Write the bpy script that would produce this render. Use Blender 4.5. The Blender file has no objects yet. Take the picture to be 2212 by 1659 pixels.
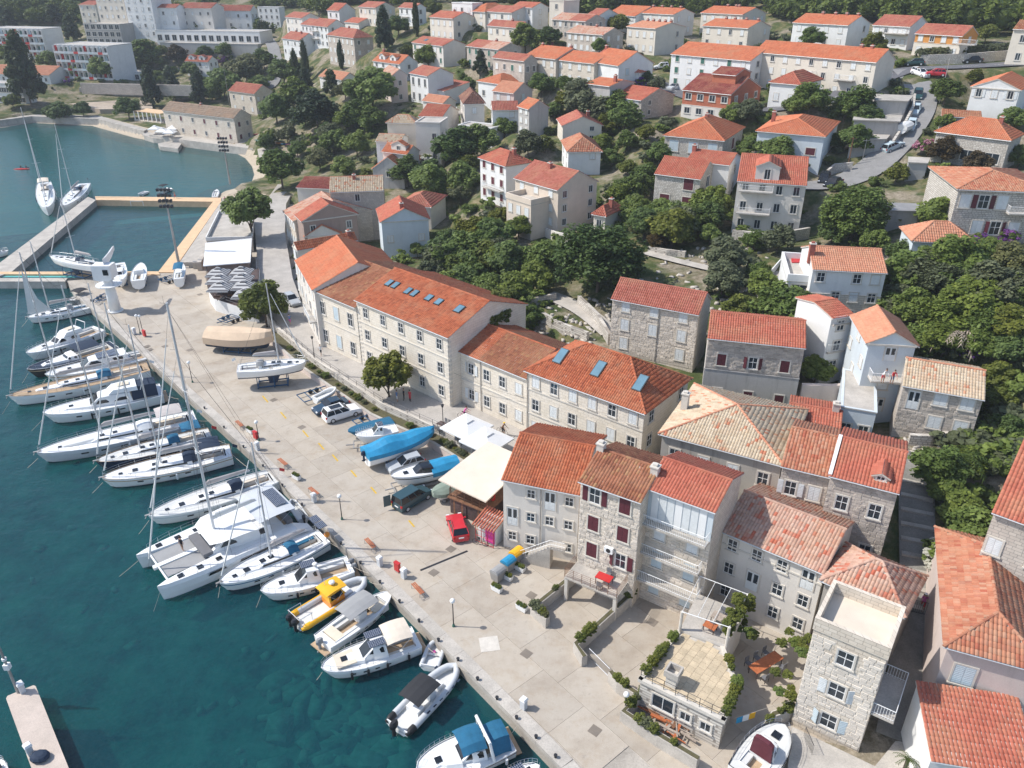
import bpy, bmesh, math, random
import numpy as np
from mathutils import Vector, Matrix
random.seed(7); rng = np.random.default_rng(7)
SC = bpy.context.scene
COL = SC.collection
R_ = math.radians
# ---------- camera, sky, sun, exposure ----------
cam_d = bpy.data.cameras.new('camera'); cam = bpy.data.objects.new('camera', cam_d); COL.objects.link(cam)
cam.location = (0, 0, 50); cam.rotation_euler = (R_(90-27.9), 0, 0)
cam_d.sensor_width = 36; cam_d.lens = 1700/2212*36; cam_d.clip_start = 0.5; cam_d.clip_end = 4000
SC.camera = cam
SC.view_settings.view_transform = 'Standard'; SC.view_settings.look = 'None'
SC.view_settings.exposure = 0.42; SC.view_settings.gamma = 1; SC.view_settings.use_curve_mapping = False
SUN_EL, SUN_DIR = R_(48.5), np.array([-0.998, 0.063])       # the sun stands at the picture's left, a little ahead
W = bpy.data.worlds.new('World'); SC.world = W; W.use_nodes = True
_n = W.node_tree.nodes; _bg = _n['Background']
_sky = _n.new('ShaderNodeTexSky'); _sky.sky_type = 'NISHITA'; _sky.sun_disc = False
_sky.sun_elevation = SUN_EL; _sky.sun_rotation = math.atan2(SUN_DIR[0], SUN_DIR[1]); _sky.air_density = 1.0; _sky.dust_density = 1.0; _sky.ozone_density = 1.0
W.node_tree.links.new(_sky.outputs[0], _bg.inputs[0]); _bg.inputs[1].default_value = 0.15
sun_d = bpy.data.lights.new('sun', 'SUN'); sun_d.energy = 3.7; sun_d.angle = R_(0.5); sun_d.color = (1, .955, .88)
sun = bpy.data.objects.new('sun', sun_d); COL.objects.link(sun)
_L = Vector((-SUN_DIR[0]*math.cos(SUN_EL), -SUN_DIR[1]*math.cos(SUN_EL), -math.sin(SUN_EL)))
sun.rotation_euler = _L.to_track_quat('-Z', 'Y').to_euler(); sun.location = (-100, 30, 150)
SC.cycles.max_bounces = 6; SC.cycles.diffuse_bounces = 3; SC.cycles.glossy_bounces = 3; SC.cycles.transparent_max_bounces = 12

# ---------- camera geometry: photo pixels (2212 x 1659 reading grid) <-> world metres ----------
CAM_H, PITCH, FPX, CX, CY = 50.0, math.radians(27.9), 1700.0, 1106.0, 829.5
SP, CP = math.sin(PITCH), math.cos(PITCH)
WATER_Z = -1.3
def ray(u, v):
    a, b = (u-CX)/FPX, (v-CY)/FPX
    return np.array([a, CP-b*SP, -(SP+b*CP)])
def G(u, v, z=0.0):
    d = ray(u, v)
    if d[2] > -0.008: d[2] = -0.008
    t = (z-CAM_H)/d[2]
    return np.array([d[0]*t, d[1]*t, z])
def proj(p):
    x, y, z = p[0], p[1], p[2]-CAM_H
    zc = y*CP-z*SP
    return CX+FPX*x/zc, CY-FPX*(y*SP+z*CP)/zc, zc
# ---------- terrain: heights read at places in the photo, joined by a smooth surface ----------
CTRL = [(300,720,0),(450,870,0),(620,980,0),(800,1100,0),(1000,1300,0),(1200,1580,0),(1330,1450,.1),(1190,1230,.2),(1480,1450,.3),
 (690,765,1.3),(850,850,1.5),(970,890,1.5),(1100,950,1.4),(620,600,1.1),(590,480,1.0),(600,400,1),(1250,1020,2.0),(1420,1000,3.0),(1560,1130,3.0),
 (1700,1130,4.2),(1850,1180,5),(1960,1120,6.5),(1985,1300,4.0),(1960,1600,.8),(1850,1640,.5),(2150,1600,1.2),(2212,1400,2.5),(2100,1150,6.5),
 (1318,757,5.5),(1496,790,6.0),(1620,850,6.5),(1860,880,8.0),(2030,945,9.0),(2150,900,11.5),(2200,700,15),(2000,700,13),(1830,670,11.5),(2150,520,18),
 (1000,640,4.5),(1100,600,6),(1250,640,7.5),(1400,620,9.5),(1550,600,10.5),(1000,500,6.5),(880,550,3.0),(720,500,2.0),(1207,492,10),(1090,430,11),
 (1450,450,12.5),(1680,505,12.5),(1880,450,15.5),(1940,350,19),(1800,370,17),(2100,360,20),(2200,250,25),(1975,150,30.3),(2150,140,31.5),(2000,100,33.2),
 (1250,370,14),(1500,330,19),(1720,330,19.5),(1700,210,25.9),(1540,230,22.5),(1330,240,21.3),(1450,185,24.3),(1130,290,16),(1160,175,23.5),(1250,172,24.2),(1400,110,28.6),(1590,100,30),(1790,97,32.6),
 (1290,60,33),(1400,45,34),(1130,60,33),(960,70,31),(1020,220,18.5),(930,210,16.5),(1030,140,24.5),(930,130,23.5),(880,310,9.5),(1040,300,14),(780,350,7.0),(700,370,3),
 (760,140,20.5),(650,120,18),(760,200,15.5),(830,230,14.9),(650,220,8.5),(560,250,2),(450,300,1.0),(330,290,1.0),(200,240,1.2),(60,255,1.2),(560,360,.6),(500,400,.8),
 (130,150,11),(240,148,11),(60,115,14),(400,160,9),(300,170,7),(440,62,24),(240,48,25),(400,110,16),(600,50,27),(700,30,32),(800,20,35),(100,40,26),(560,130,10),(480,140,10),
 (900,5,37),(1300,5,38.2),(1700,20,37.8),(2000,20,38.5),(2200,40,37.6),(400,-3,34),(100,5,33.5)]
def _tps_fit():
    P = np.array([G(u, v, z) for u, v, z in CTRL])
    P = np.vstack([P, [[-500,620,55],[-250,650,70],[0,560,75],[250,480,80],[420,380,75],[400,200,45],[200,80,14],[120,40,2],[420,60,30],[-600,400,20]]])
    xy = P[:, :2]/100.0
    n = len(xy)
    r2 = ((xy[:, None]-xy[None])**2).sum(2)
    K = np.where(r2 > 0, r2*np.log(np.maximum(r2, 1e-9)), 0)+np.eye(n)*0.012
    A = np.zeros((n+3, n+3)); A[:n, :n] = K; A[:n, n] = 1; A[:n, n+1:] = xy; A[n, :n] = 1; A[n+1:, :n] = xy.T
    w = np.linalg.solve(A, np.concatenate([P[:, 2], np.zeros(3)]))
    return xy, w
_TX, _TW = _tps_fit()
def tps(X, Y):
    X = np.atleast_1d(np.asarray(X, float))/100; Y = np.atleast_1d(np.asarray(Y, float))/100
    r2 = (X[:, None]-_TX[None, :, 0])**2+(Y[:, None]-_TX[None, :, 1])**2
    n = len(_TX)
    return (np.where(r2 > 0, r2*np.log(np.maximum(r2, 1e-9)), 0)@_TW[:n])+_TW[n]+_TW[n+1]*X+_TW[n+2]*Y
GX0, GY0, GS, GNX, GNY = -430.0, 16.0, 2.0, 371, 291
gx = GX0+GS*np.arange(GNX); gy = GY0+GS*np.arange(GNY)
GXX, GYY = np.meshgrid(gx, gy)
GZ = np.concatenate([tps(GXX[j], GYY[j]) for j in range(GNY)]).reshape(GNY, GNX)
def tz(x, y):
    fx = min(max((x-GX0)/GS, 0), GNX-1.001); fy = min(max((y-GY0)/GS, 0), GNY-1.001)
    i, j = int(fx), int(fy); a, b = fx-i, fy-j
    return float((GZ[j, i]*(1-a)+GZ[j, i+1]*a)*(1-b)+(GZ[j+1, i]*(1-a)+GZ[j+1, i+1]*a)*b)
def T(u, v, dz=0.0):
    """the place where the sight line of a photo point meets the ground"""
    d = ray(u, v); t = 40.0; prev = t
    while t < 640:
        p = d*t; z = CAM_H+p[2]
        if z < tz(p[0], p[1])+dz:
            lo, hi = prev, t
            for _ in range(12):
                m = (lo+hi)/2; p = d*m
                if CAM_H+p[2] < tz(p[0], p[1])+dz: hi = m
                else: lo = m
            p = d*hi; return np.array([p[0], p[1], tz(p[0], p[1])+dz])
        prev = t; t += 1.0+t*0.006
    p = d*640; return np.array([p[0], p[1], tz(p[0], p[1])+dz])
def seg_dist(X, Y, poly, closed=True):
    D = np.full(np.shape(X), 1e9); n = len(poly)
    for k in range(n if closed else n-1):
        x0, y0 = poly[k][:2]; x1, y1 = poly[(k+1) % n][:2]
        L = (x1-x0)**2+(y1-y0)**2+1e-9
        t = np.clip(((X-x0)*(x1-x0)+(Y-y0)*(y1-y0))/L, 0, 1)
        D = np.minimum(D, np.hypot(X-x0-t*(x1-x0), Y-y0-t*(y1-y0)))
    return D
def inside(X, Y, poly):
    I = np.zeros(np.shape(X), bool); n = len(poly)
    for k in range(n):
        x0, y0 = poly[k][:2]; x1, y1 = poly[(k+1) % n][:2]
        c = ((y0 > Y) != (y1 > Y))
        I ^= c & (X < (x1-x0)*(Y-y0)/((y1-y0) if y1 != y0 else 1e-9)+x0)
    return I

# ---------- mesh builder ----------
class MB:
    def __init__(s): s.v = []; s.f = []; s.m = []
    def add(s, vs, fs, m=0):
        o = len(s.v); s.v.extend([tuple(map(float, p)) for p in vs]); s.f.extend([tuple(i+o for i in f) for f in fs]); s.m.extend([m]*len(fs)); return s
    def box(s, x0, y0, z0, x1, y1, z1, m=0):
        return s.add([(x0,y0,z0),(x1,y0,z0),(x1,y1,z0),(x0,y1,z0),(x0,y0,z1),(x1,y0,z1),(x1,y1,z1),(x0,y1,z1)],
                     [(3,2,1,0),(4,5,6,7),(0,1,5,4),(1,2,6,5),(2,3,7,6),(3,0,4,7)], m)
    def obox(s, c, e, n, h, L, Wd, H, m=0):
        """box centred at c with axes e,n,h of full sizes L,Wd,H"""
        c, e, n, h = map(np.array, (c, e, n, h)); P = []
        for k in (-.5, .5):
            for a, b in ((-.5,-.5),(.5,-.5),(.5,.5),(-.5,.5)): P.append(c+e*L*a+n*Wd*b+h*H*k)
        return s.add(P, [(3,2,1,0),(4,5,6,7),(0,1,5,4),(1,2,6,5),(2,3,7,6),(3,0,4,7)], m)
    def prism(s, poly, z0, z1, m=0, mtop=None):
        n = len(poly); a = sum(poly[i][0]*poly[(i+1) % n][1]-poly[(i+1) % n][0]*poly[i][1] for i in range(n))
        if a < 0: poly = poly[::-1]
        s.add([(p[0], p[1], z0) for p in poly]+[(p[0], p[1], z1) for p in poly], [tuple(range(n))[::-1]]+[(i, (i+1) % n, n+(i+1) % n, n+i) for i in range(n)], m)
        o = len(s.v)-n; s.f.append(tuple(range(o, o+n))); s.m.append(m if mtop is None else mtop); return s
    def tube(s, p0, p1, r0, r1=None, n=6, m=0, cap=True):
        p0, p1 = np.array(p0, float), np.array(p1, float); r1 = r0 if r1 is None else r1
        d = p1-p0; L = np.linalg.norm(d)+1e-9; d /= L
        a = np.cross(d, [0, 0, 1]);
        if np.linalg.norm(a) < .05: a = np.cross(d, [1, 0, 0])
        a /= np.linalg.norm(a); b = np.cross(d, a); P = []
        for p, r in ((p0, r0), (p1, r1)):
            for k in range(n):
                t = 2*math.pi*k/n; P.append(p+r*(a*math.cos(t)+b*math.sin(t)))
        F = [(k, (k+1) % n, n+(k+1) % n, n+k) for k in range(n)]
        if cap: F += [tuple(range(n))[::-1], tuple(range(n, 2*n))]
        return s.add(P, F, m)
    def path(s, pts, r, n=5, m=0):
        for a, b in zip(pts[:-1], pts[1:]): s.tube(a, b, r, n=n, m=m)
        return s
    def loft(s, rings, m=0, closed=True, cap0=True, cap1=True):
        n = len(rings[0]); P = [p for r in rings for p in r]; F = []
        for i in range(len(rings)-1):
            for k in range(n if closed else n-1):
                k2 = (k+1) % n; F.append((i*n+k, i*n+k2, (i+1)*n+k2, (i+1)*n+k))
        if cap0: F.append(tuple(range(n))[::-1])
        if cap1: F.append(tuple(range((len(rings)-1)*n, len(rings)*n)))
        return s.add(P, F, m)
    def sphere(s, c, r, nu=10, nv=6, m=0):
        rx, ry, rz = (r, r, r) if not hasattr(r, '__len__') else r
        return s.loft([[(c[0]+rx*math.sin(math.pi*j/nv)*math.cos(2*math.pi*k/nu), c[1]+ry*math.sin(math.pi*j/nv)*math.sin(2*math.pi*k/nu), c[2]-rz*math.cos(math.pi*j/nv)) for k in range(nu)] for j in range(1, nv)], m)
    def mesh(s, name, mats, smooth=False):
        me = bpy.data.meshes.new(name); me.from_pydata(s.v, [], s.f)
        for mm in (mats if isinstance(mats, (list, tuple)) else [mats]): me.materials.append(mm)
        if any(s.m): me.polygons.foreach_set('material_index', s.m)
        if smooth: me.polygons.foreach_set('use_smooth', [True]*len(s.f))
        me.update(); return me
    def build(s, name, mats, parent=None, smooth=False, kind=None, loc=None, rz=0, label=None):
        return put(name, s.mesh(name, mats, smooth), parent, loc, rz, kind, label)
def put(name, me, parent=None, loc=None, rz=0, kind=None, label=None, scale=None):
    o = bpy.data.objects.new(name, me); COL.objects.link(o)
    if parent is not None: o.parent = parent
    if loc is not None: o.location = loc
    if rz: o.rotation_euler = (0, 0, rz)
    if scale is not None: o.scale = scale
    if kind: o['kind'] = kind
    if label: o['label'] = label
    return o
def thing(name, label, cat, loc=(0, 0, 0), rz=0, group=None):
    o = bpy.data.objects.new(name, None); COL.objects.link(o); o.empty_display_size = .3
    o.location = loc; o.rotation_euler = (0, 0, rz); o['label'] = label; o['category'] = cat
    if group: o['group'] = group
    return o
def tag(o, label, cat, group=None):
    o['label'] = label; o['category'] = cat
    if group: o['group'] = group
    return o
def clone(o, loc=None, rz=None, label=None, group=None, scale=None, parent=None):
    c = o.copy(); COL.objects.link(c)
    if parent is not None: c.parent = parent
    if loc is not None: c.location = loc
    if rz is not None: c.rotation_euler = (0, 0, rz)
    if scale is not None: c.scale = scale
    if label: c['label'] = label
    if group: c['group'] = group
    for ch in list(o.children): clone(ch, parent=c)
    return c
def npmesh(name, V, F, mats, tint=None, smooth=False):
    """mesh from numpy arrays; F is (n,3) or (n,4)"""
    me = bpy.data.meshes.new(name); nf, k = F.shape
    me.vertices.add(len(V)); me.vertices.foreach_set('co', V.astype(np.float32).ravel())
    me.loops.add(nf*k); me.loops.foreach_set('vertex_index', F.astype(np.int32).ravel())
    me.polygons.add(nf); me.polygons.foreach_set('loop_start', np.arange(0, nf*k, k, dtype=np.int32)); me.polygons.foreach_set('loop_total', np.full(nf, k, dtype=np.int32))
    if smooth: me.polygons.foreach_set('use_smooth', np.ones(nf, bool))
    for mm in (mats if isinstance(mats, (list, tuple)) else [mats]): me.materials.append(mm)
    if tint is not None:
        at = me.attributes.new('tint', 'FLOAT', 'FACE'); at.data.foreach_set('value', tint.astype(np.float32))
    me.update(); return me
# ---------- materials ----------
def _c(c): return (c[0], c[1], c[2], 1)
class NT:
    def __init__(s, name):
        s.mat = bpy.data.materials.new(name); s.mat.use_nodes = True; s.t = s.mat.node_tree; s.n = s.t.nodes
        s.b = s.n['Principled BSDF']
    def new(s, typ, **kw):
        x = s.n.new('ShaderNode'+typ)
        for k, v in kw.items(): setattr(x, k, v)
        return x
    def link(s, a, b): s.t.links.new(a, b)
    def noise(s, vec, scale, detail=4, rough=.6, dim='3D'):
        x = s.new('TexNoise'); x.inputs['Scale'].default_value = scale; x.inputs['Detail'].default_value = detail; x.inputs['Roughness'].default_value = rough
        if vec is not None: s.link(vec, x.inputs['Vector'])
        return x.outputs['Fac']
    def ramp(s, fac, stops, interp='LINEAR'):
        x = s.new('ValToRGB'); x.color_ramp.interpolation = interp; e = x.color_ramp.elements
        while len(e) < len(stops): e.new(.5)
        for k, (p, c) in enumerate(stops): e[k].position = p; e[k].color = _c(c) if hasattr(c, '__len__') else (c, c, c, 1)
        s.link(fac, x.inputs['Fac']); return x.outputs['Color']
    def mix(s, fac, a, b, mode='MIX'):
        x = s.new('Mix'); x.data_type = 'RGBA'; x.blend_type = mode
        for i, val in ((0, fac), (6, a), (7, b)):
            if hasattr(val, 'is_output'): s.link(val, x.inputs[i])
            else: x.inputs[i].default_value = val if i == 0 else _c(val)
        return x.outputs[2]
    def math(s, op, a, b=0.0):
        x = s.new('Math', operation=op)
        for i, val in ((0, a), (1, b)):
            if hasattr(val, 'is_output'): s.link(val, x.inputs[i])
            else: x.inputs[i].default_value = val
        return x.outputs[0]
    def pos(s): return s.new('NewGeometry').outputs['Position']
    def obj(s): return s.new('TexCoord').outputs['Object']
    def bump(s, h, strength, dist=.05):
        x = s.new('Bump'); x.inputs['Strength'].default_value = strength; x.inputs['Distance'].default_value = dist
        s.link(h, x.inputs['Height']); s.link(x.outputs[0], s.b.inputs['Normal'])
    def rnd(s): return s.new('ObjectInfo').outputs['Random']
    def attr(s, name): x = s.new('Attribute'); x.attribute_name = name; return x.outputs['Fac']
MATS = {}
def mat(name, col, rough=.65, var=.12, scale=.6, col2=None, bump=0, bscale=8, metal=0, rnd=0, spec=.4, fine=0):
    """plain surface with soft noise variation of its own colour, measured in world metres"""
    if name in MATS: return MATS[name]
    t = NT(name); P = t.pos()
    n = t.noise(P, scale, 5, .65)
    hi = col2 or tuple(min(1, c*(1+var)) for c in col); lo = tuple(c*(1-var) for c in col) if col2 is None else col
    c = t.ramp(n, [(.3, lo), (.7, hi)])
    if fine: c = t.mix(fine, c, t.ramp(t.noise(P, 9, 3), [(.35, (.25,)*3), (.6, (.6,)*3)]), 'OVERLAY')
    if rnd: c = t.mix(1, c, t.ramp(t.rnd(), [(0, (1-rnd,)*3), (1, (1,)*3)]), 'MULTIPLY')
    t.link(c, t.b.inputs['Base Color']); t.b.inputs['Roughness'].default_value = rough; t.b.inputs['Metallic'].default_value = metal
    t.b.inputs['Specular IOR Level'].default_value = spec
    if bump: t.bump(t.noise(P, bscale, 4), bump)
    MATS[name] = t.mat; return t.mat
def wallmat(name, col, stain=.25, col2=None, dirt=(.16, .15, .13)):
    """render or plaster: cloudy tone, rain streaks with a shape of their own"""
    t = NT(name); P = t.pos()
    c = t.ramp(t.noise(P, .35, 6, .7), [(.3, tuple(x*.86 for x in col)), (.68, col2 or col)])
    mp = t.new('Mapping'); t.link(P, mp.inputs['Vector']); mp.inputs['Scale'].default_value = (1.3, 1.3, .16)
    st = t.ramp(t.noise(mp.outputs[0], 1.1, 5, .7), [(.52, (0, 0, 0)), (.75, (1, 1, 1))])
    f = t.math('MULTIPLY', st, stain)
    c = t.mix(f, c, dirt); c = t.mix(.18, c, t.ramp(t.noise(P, 14, 3), [(.3, (.3,)*3), (.7, (.7,)*3)]), 'OVERLAY')
    t.link(c, t.b.inputs['Base Color']); t.b.inputs['Roughness'].default_value = .85; t.b.inputs['Specular IOR Level'].default_value = .2
    t.bump(t.noise(P, 11, 4), .25, .02); return t.mat
def blockmat(name, a, b, mortar, bw=.55, bh=.3, ms=.018, stain=.2):
    """coursed masonry for walls too far off to tell the stones apart"""
    t = NT(name); P = t.obj(); sx = t.new('SeparateXYZ'); t.link(P, sx.inputs[0]); cb = t.new('CombineXYZ')
    t.link(t.math('ADD', sx.outputs[0], sx.outputs[1]), cb.inputs[0]); t.link(sx.outputs[2], cb.inputs[1])
    br = t.new('TexBrick'); t.link(cb.outputs[0], br.inputs['Vector'])
    for k, v in (('Color1', _c(a)), ('Color2', _c(b)), ('Mortar', _c(mortar)), ('Scale', 1.0), ('Mortar Size', ms), ('Brick Width', bw), ('Row Height', bh), ('Bias', 0.0)): br.inputs[k].default_value = v
    br.offset = .43; br.squash = 1.4; br.squash_frequency = 3
    W = t.pos(); c = t.mix(.35, br.outputs['Color'], t.ramp(t.noise(W, .5, 6, .7), [(.25, (.25,)*3), (.7, (.68,)*3)]), 'OVERLAY')
    f = t.math('MULTIPLY', t.ramp(t.noise(W, .9, 5, .75), [(.55, (0, 0, 0)), (.8, (1, 1, 1))]), stain); c = t.mix(f, c, (.14, .13, .11))
    t.link(c, t.b.inputs['Base Color']); t.b.inputs['Roughness'].default_value = .9; t.b.inputs['Specular IOR Level'].default_value = .2
    h = t.math('ADD', t.math('MULTIPLY', br.outputs['Fac'], -.6), t.math('MULTIPLY', t.noise(W, 12, 3), .5)); t.bump(h, .5, .03); return t.mat
def tilemat(name, stops, stain=(.10, .06, .045), amt=.35):
    """clay tiles: a colour of its own for every tile, lichen and soot patches"""
    t = NT(name); P = t.pos()
    fr = t.math('FRACT', t.math('ADD', t.attr('tint'), t.rnd()))
    c = t.ramp(fr, stops); c = t.mix(.3, c, t.ramp(t.noise(P, .8, 5, .7), [(.3, (.3,)*3), (.7, (.66,)*3)]), 'OVERLAY')
    f = t.math('MULTIPLY', t.ramp(t.noise(P, 1.7, 6, .75), [(.54, (0, 0, 0)), (.74, (1, 1, 1))]), amt)
    c = t.mix(f, c, stain); c = t.mix(t.math('MULTIPLY', t.ramp(t.noise(P, .33, 5, .7), [(.46, (0, 0, 0)), (.66, (1, 1, 1))]), .42), c, (.44, .25, .15)); t.link(c, t.b.inputs['Base Color']); t.b.inputs['Roughness'].default_value = .85; t.b.inputs['Specular IOR Level'].default_value = .2
    t.bump(t.noise(P, 25, 3), .3, .01); return t.mat
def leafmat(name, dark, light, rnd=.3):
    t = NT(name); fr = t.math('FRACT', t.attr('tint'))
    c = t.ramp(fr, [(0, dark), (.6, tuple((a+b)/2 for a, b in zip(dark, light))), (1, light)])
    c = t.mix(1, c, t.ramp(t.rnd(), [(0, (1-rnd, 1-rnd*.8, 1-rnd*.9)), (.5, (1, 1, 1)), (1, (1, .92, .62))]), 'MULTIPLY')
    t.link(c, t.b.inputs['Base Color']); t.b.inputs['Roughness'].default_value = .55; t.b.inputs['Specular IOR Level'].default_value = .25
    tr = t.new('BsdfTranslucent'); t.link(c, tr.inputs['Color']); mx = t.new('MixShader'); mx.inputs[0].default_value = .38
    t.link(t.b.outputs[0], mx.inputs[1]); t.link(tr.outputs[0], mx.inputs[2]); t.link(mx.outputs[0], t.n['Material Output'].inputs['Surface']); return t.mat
M = {}
def paint(name, col, rough=.35, **k): M[name] = mat(name, col, rough, **k); return M[name]
M['white'] = mat('white_paint', (.78, .78, .77), .45, .05)
M['gelcoat'] = mat('gelcoat', (.80, .80, .79), .25, .04, scale=.4, spec=.5)
M['deckgrey'] = mat('deck_grey', (.62, .62, .60), .6, .08)
M['navy'] = mat('navy_paint', (.012, .02, .05), .2, .1, spec=.5)
M['teak'] = mat('teak', (.42, .30, .19), .7, .18, scale=3)
M['glass'] = mat('window_glass', (.03, .04, .05), .08, .2, spec=.6)
M['tint'] = mat('tinted_glass', (.012, .014, .018), .08, .2, spec=.6)
M['sky_glass'] = mat('roof_glass', (.12, .22, .28), .06, .2, spec=.8)
M['metal'] = mat('steel', (.55, .56, .58), .3, .05, metal=.9)
M['alu'] = mat('mast_aluminium', (.62, .63, .64), .4, .05, metal=.3)
M['darkmetal'] = mat('dark_metal', (.05, .05, .055), .45, .1, metal=.5)
M['black'] = mat('black_rubber', (.015, .015, .017), .6, .1)
M['canvas_blue'] = mat('blue_canvas', (.015, .12, .22), .8, .15, scale=2)
M['canvas_cyan'] = mat('bright_blue_canvas', (.02, .25, .46), .6, .12, scale=2)
M['canvas_navy'] = mat('navy_canvas', (.015, .03, .06), .8, .1)
M['canvas_grey'] = mat('grey_canvas', (.30, .30, .30), .8, .1)
M['canvas_black'] = mat('black_canvas', (.025, .026, .03), .8, .1)
M['canvas_beige'] = mat('beige_canvas', (.60, .46, .33), .85, .1)
M['canvas_sand'] = mat('sand_canvas', (.66, .58, .48), .85, .08)
M['sail'] = mat('sailcloth', (.68, .68, .66), .8, .08)
M['sailcover'] = mat('sail_cover', (.48, .44, .42), .8, .12)
M['rope'] = mat('rope', (.45, .40, .33), .9, .2)
M['red'] = mat('red_paint', (.50, .03, .03), .35, .1)
M['yellow'] = mat('yellow_paint', (.80, .42, .02), .4, .08)
M['orange_paint'] = mat('orange_paint', (.75, .25, .02), .4, .08)
M['wood'] = mat('brown_wood', (.20, .10, .055), .7, .25, scale=4)
M['bench'] = mat('bench_wood', (.42, .13, .05), .6, .2, scale=5)
M['darkwood'] = mat('dark_planks', (.09, .06, .055), .8, .25, scale=3)
M['greywood'] = mat('weathered_wood', (.36, .30, .25), .85, .3, scale=4)
M['trailer'] = mat('blue_trailer_paint', (.02, .08, .17), .5, .2)
M['galv'] = mat('galvanised_steel', (.35, .34, .33), .5, .2, metal=.4)
M['shutter_w'] = mat('white_shutter', (.66, .68, .68), .6, .08, scale=3)
M['shutter_m'] = mat('maroon_shutter', (.10, .02, .03), .6, .15, scale=3)
M['shutter_g'] = mat('green_shutter', (.04, .13, .10), .6, .15)
M['shutter_b'] = mat('pale_blue_shutter', (.50, .58, .62), .6, .1)
M['stonetrim'] = mat('stone_trim', (.58, .54, .48), .85, .12, scale=1.5, bump=.2)
M['concrete'] = mat('concrete', (.40, .37, .33), .9, .25, scale=.5, fine=.3, bump=.2)
M['conc_lt'] = mat('pale_concrete', (.45, .415, .37), .9, .2, scale=.5, fine=.25)
M['lamp'] = mat('lamp_globe', (.82, .82, .80), .3, .03)
M['skin'] = mat('skin', (.45, .26, .18), .6, .08)
M['stone'] = None; M['hullgrey'] = mat('grey_hull', (.55, .57, .59), .3, .05)
WM = {'white': wallmat('white_render', (.76, .755, .74), .1), 'cream': wallmat('cream_render', (.70, .64, .55), .12), 'beige': wallmat('beige_render', (.68, .58, .48), .1),
 'grey': wallmat('grey_render', (.46, .44, .42), .4), 'pale': wallmat('pale_plaster', (.71, .665, .605), .15), 'blue': wallmat('pale_blue_render', (.60, .655, .69), .12), 'pink': wallmat('pinkish_render', (.64, .54, .49), .18),
 'brown': wallmat('brownish_render', (.36, .27, .23), .4), 'orange': wallmat('ochre_render', (.62, .28, .08), .1), 'dirty': wallmat('weathered_render', (.42, .39, .35), .7),
 'stone': blockmat('limestone_blocks', (.68, .605, .51), (.59, .52, .435), (.39, .34, .28), stain=.1), 'ashlar': blockmat('pale_ashlar', (.75, .68, .58), (.69, .625, .53), (.46, .41, .35), .7, .34, .010, stain=.08),
 'stonegrey': blockmat('grey_limestone', (.56, .495, .43), (.47, .415, .36), (.30, .27, .24), .5, .28, .018, .12), 'rough': blockmat('rough_masonry', (.62, .58, .52), (.47, .43, .38), (.28, .25, .22), .42, .26, .03, .15),
 'brick': blockmat('red_brick', (.48, .15, .08), (.42, .12, .065), (.34, .20, .15), .25, .12, .012, .1), 'stonebase': M['stonetrim']}
M['stone'] = WM['rough']
TM = {'orange': tilemat('new_orange_tiles', [(0, (.45, .135, .068)), (.5, (.54, .185, .095)), (1, (.47, .15, .078))], amt=.25),
 'red': tilemat('red_tiles', [(0, (.37, .105, .068)), (.5, (.46, .145, .095)), (1, (.40, .12, .078))], amt=.3),
 'dullred': tilemat('dull_red_tiles', [(0, (.33, .10, .07)), (.5, (.42, .15, .11)), (1, (.36, .12, .085))], amt=.25),
 'brick': tilemat('burnt_orange_tiles', [(0, (.34, .092, .045)), (.4, (.45, .14, .068)), (.8, (.39, .115, .055)), (1, (.28, .08, .042))], amt=.4),
 'brown': tilemat('old_brown_tiles', [(0, (.22, .085, .05)), (.5, (.34, .14, .08)), (.8, (.28, .11, .06)), (1, (.36, .2, .1))], amt=.4),
 'darkbrown': tilemat('dark_brown_tiles', [(0, (.16, .08, .06)), (.5, (.22, .11, .085)), (1, (.19, .09, .07))], amt=.3),
 'tan': tilemat('old_tan_tiles', [(0, (.44, .355, .255)), (.45, (.56, .465, .345)), (.86, (.49, .39, .27)), (.93, (.46, .16, .09)), (1, (.55, .42, .28))], (.2, .16, .11), .35),
 'pink': tilemat('faded_pink_tiles', [(0, (.43, .255, .19)), (.4, (.53, .36, .28)), (.76, (.49, .30, .23)), (.86, (.46, .12, .07)), (1, (.52, .36, .27))], (.17, .10, .08), .35),
 'mixed': tilemat('mixed_orange_tiles', [(0, (.38, .145, .085)), (.4, (.45, .19, .115)), (.7, (.44, .24, .16)), (.9, (.35, .10, .06)), (1, (.42, .18, .11))], amt=.25),
 'pale': tilemat('pale_orange_tiles', [(0, (.50, .205, .125)), (.5, (.56, .275, .175)), (1, (.50, .225, .14))], amt=.2),
 'stonegrey': tilemat('grey_brown_tiles', [(0, (.26, .19, .14)), (.5, (.36, .27, .2)), (1, (.3, .22, .16))], amt=.3)}

# ---------- ground: shape it, then sea, quay, street and roads ----------
def PX(pts, z=0.0): return [tuple(G(u, v, z)[:2]) for u, v in pts]
SEA_EDGE = [(1262, 1715), (1213, 1659), (1106, 1547.5), (808, 1244), (553, 990), (377, 828), (197, 665), (160, 634), (145, 606), (350, 589), (459, 440), (478, 428), (505, 404), (545, 394), (566, 384), (572, 366), (566, 348), (550, 330), (528, 319), (412, 304), (310, 287), (212, 261), (68, 254), (0, 265)]
SEA = PX(SEA_EDGE)+[(-250, 225), (-900, 150), (-900, -200), (60, -200), (30, 10)]
QUAY = PX([(1262, 1715), (1213, 1659), (1106, 1547.5), (808, 1244), (553, 990), (377, 828), (197, 665), (160, 634), (145, 606), (350, 589), (459, 440), (478, 428), (560, 424), (640, 440), (640, 560), (668, 650), (730, 735), (800, 795), (980, 880), (1120, 960), (1140, 1040), (1260, 1150), (1400, 1200), (1560, 1230), (1790, 1340), (1900, 1480), (1962, 1560), (2012, 1640), (2090, 1760), (1700, 1800)])
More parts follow.
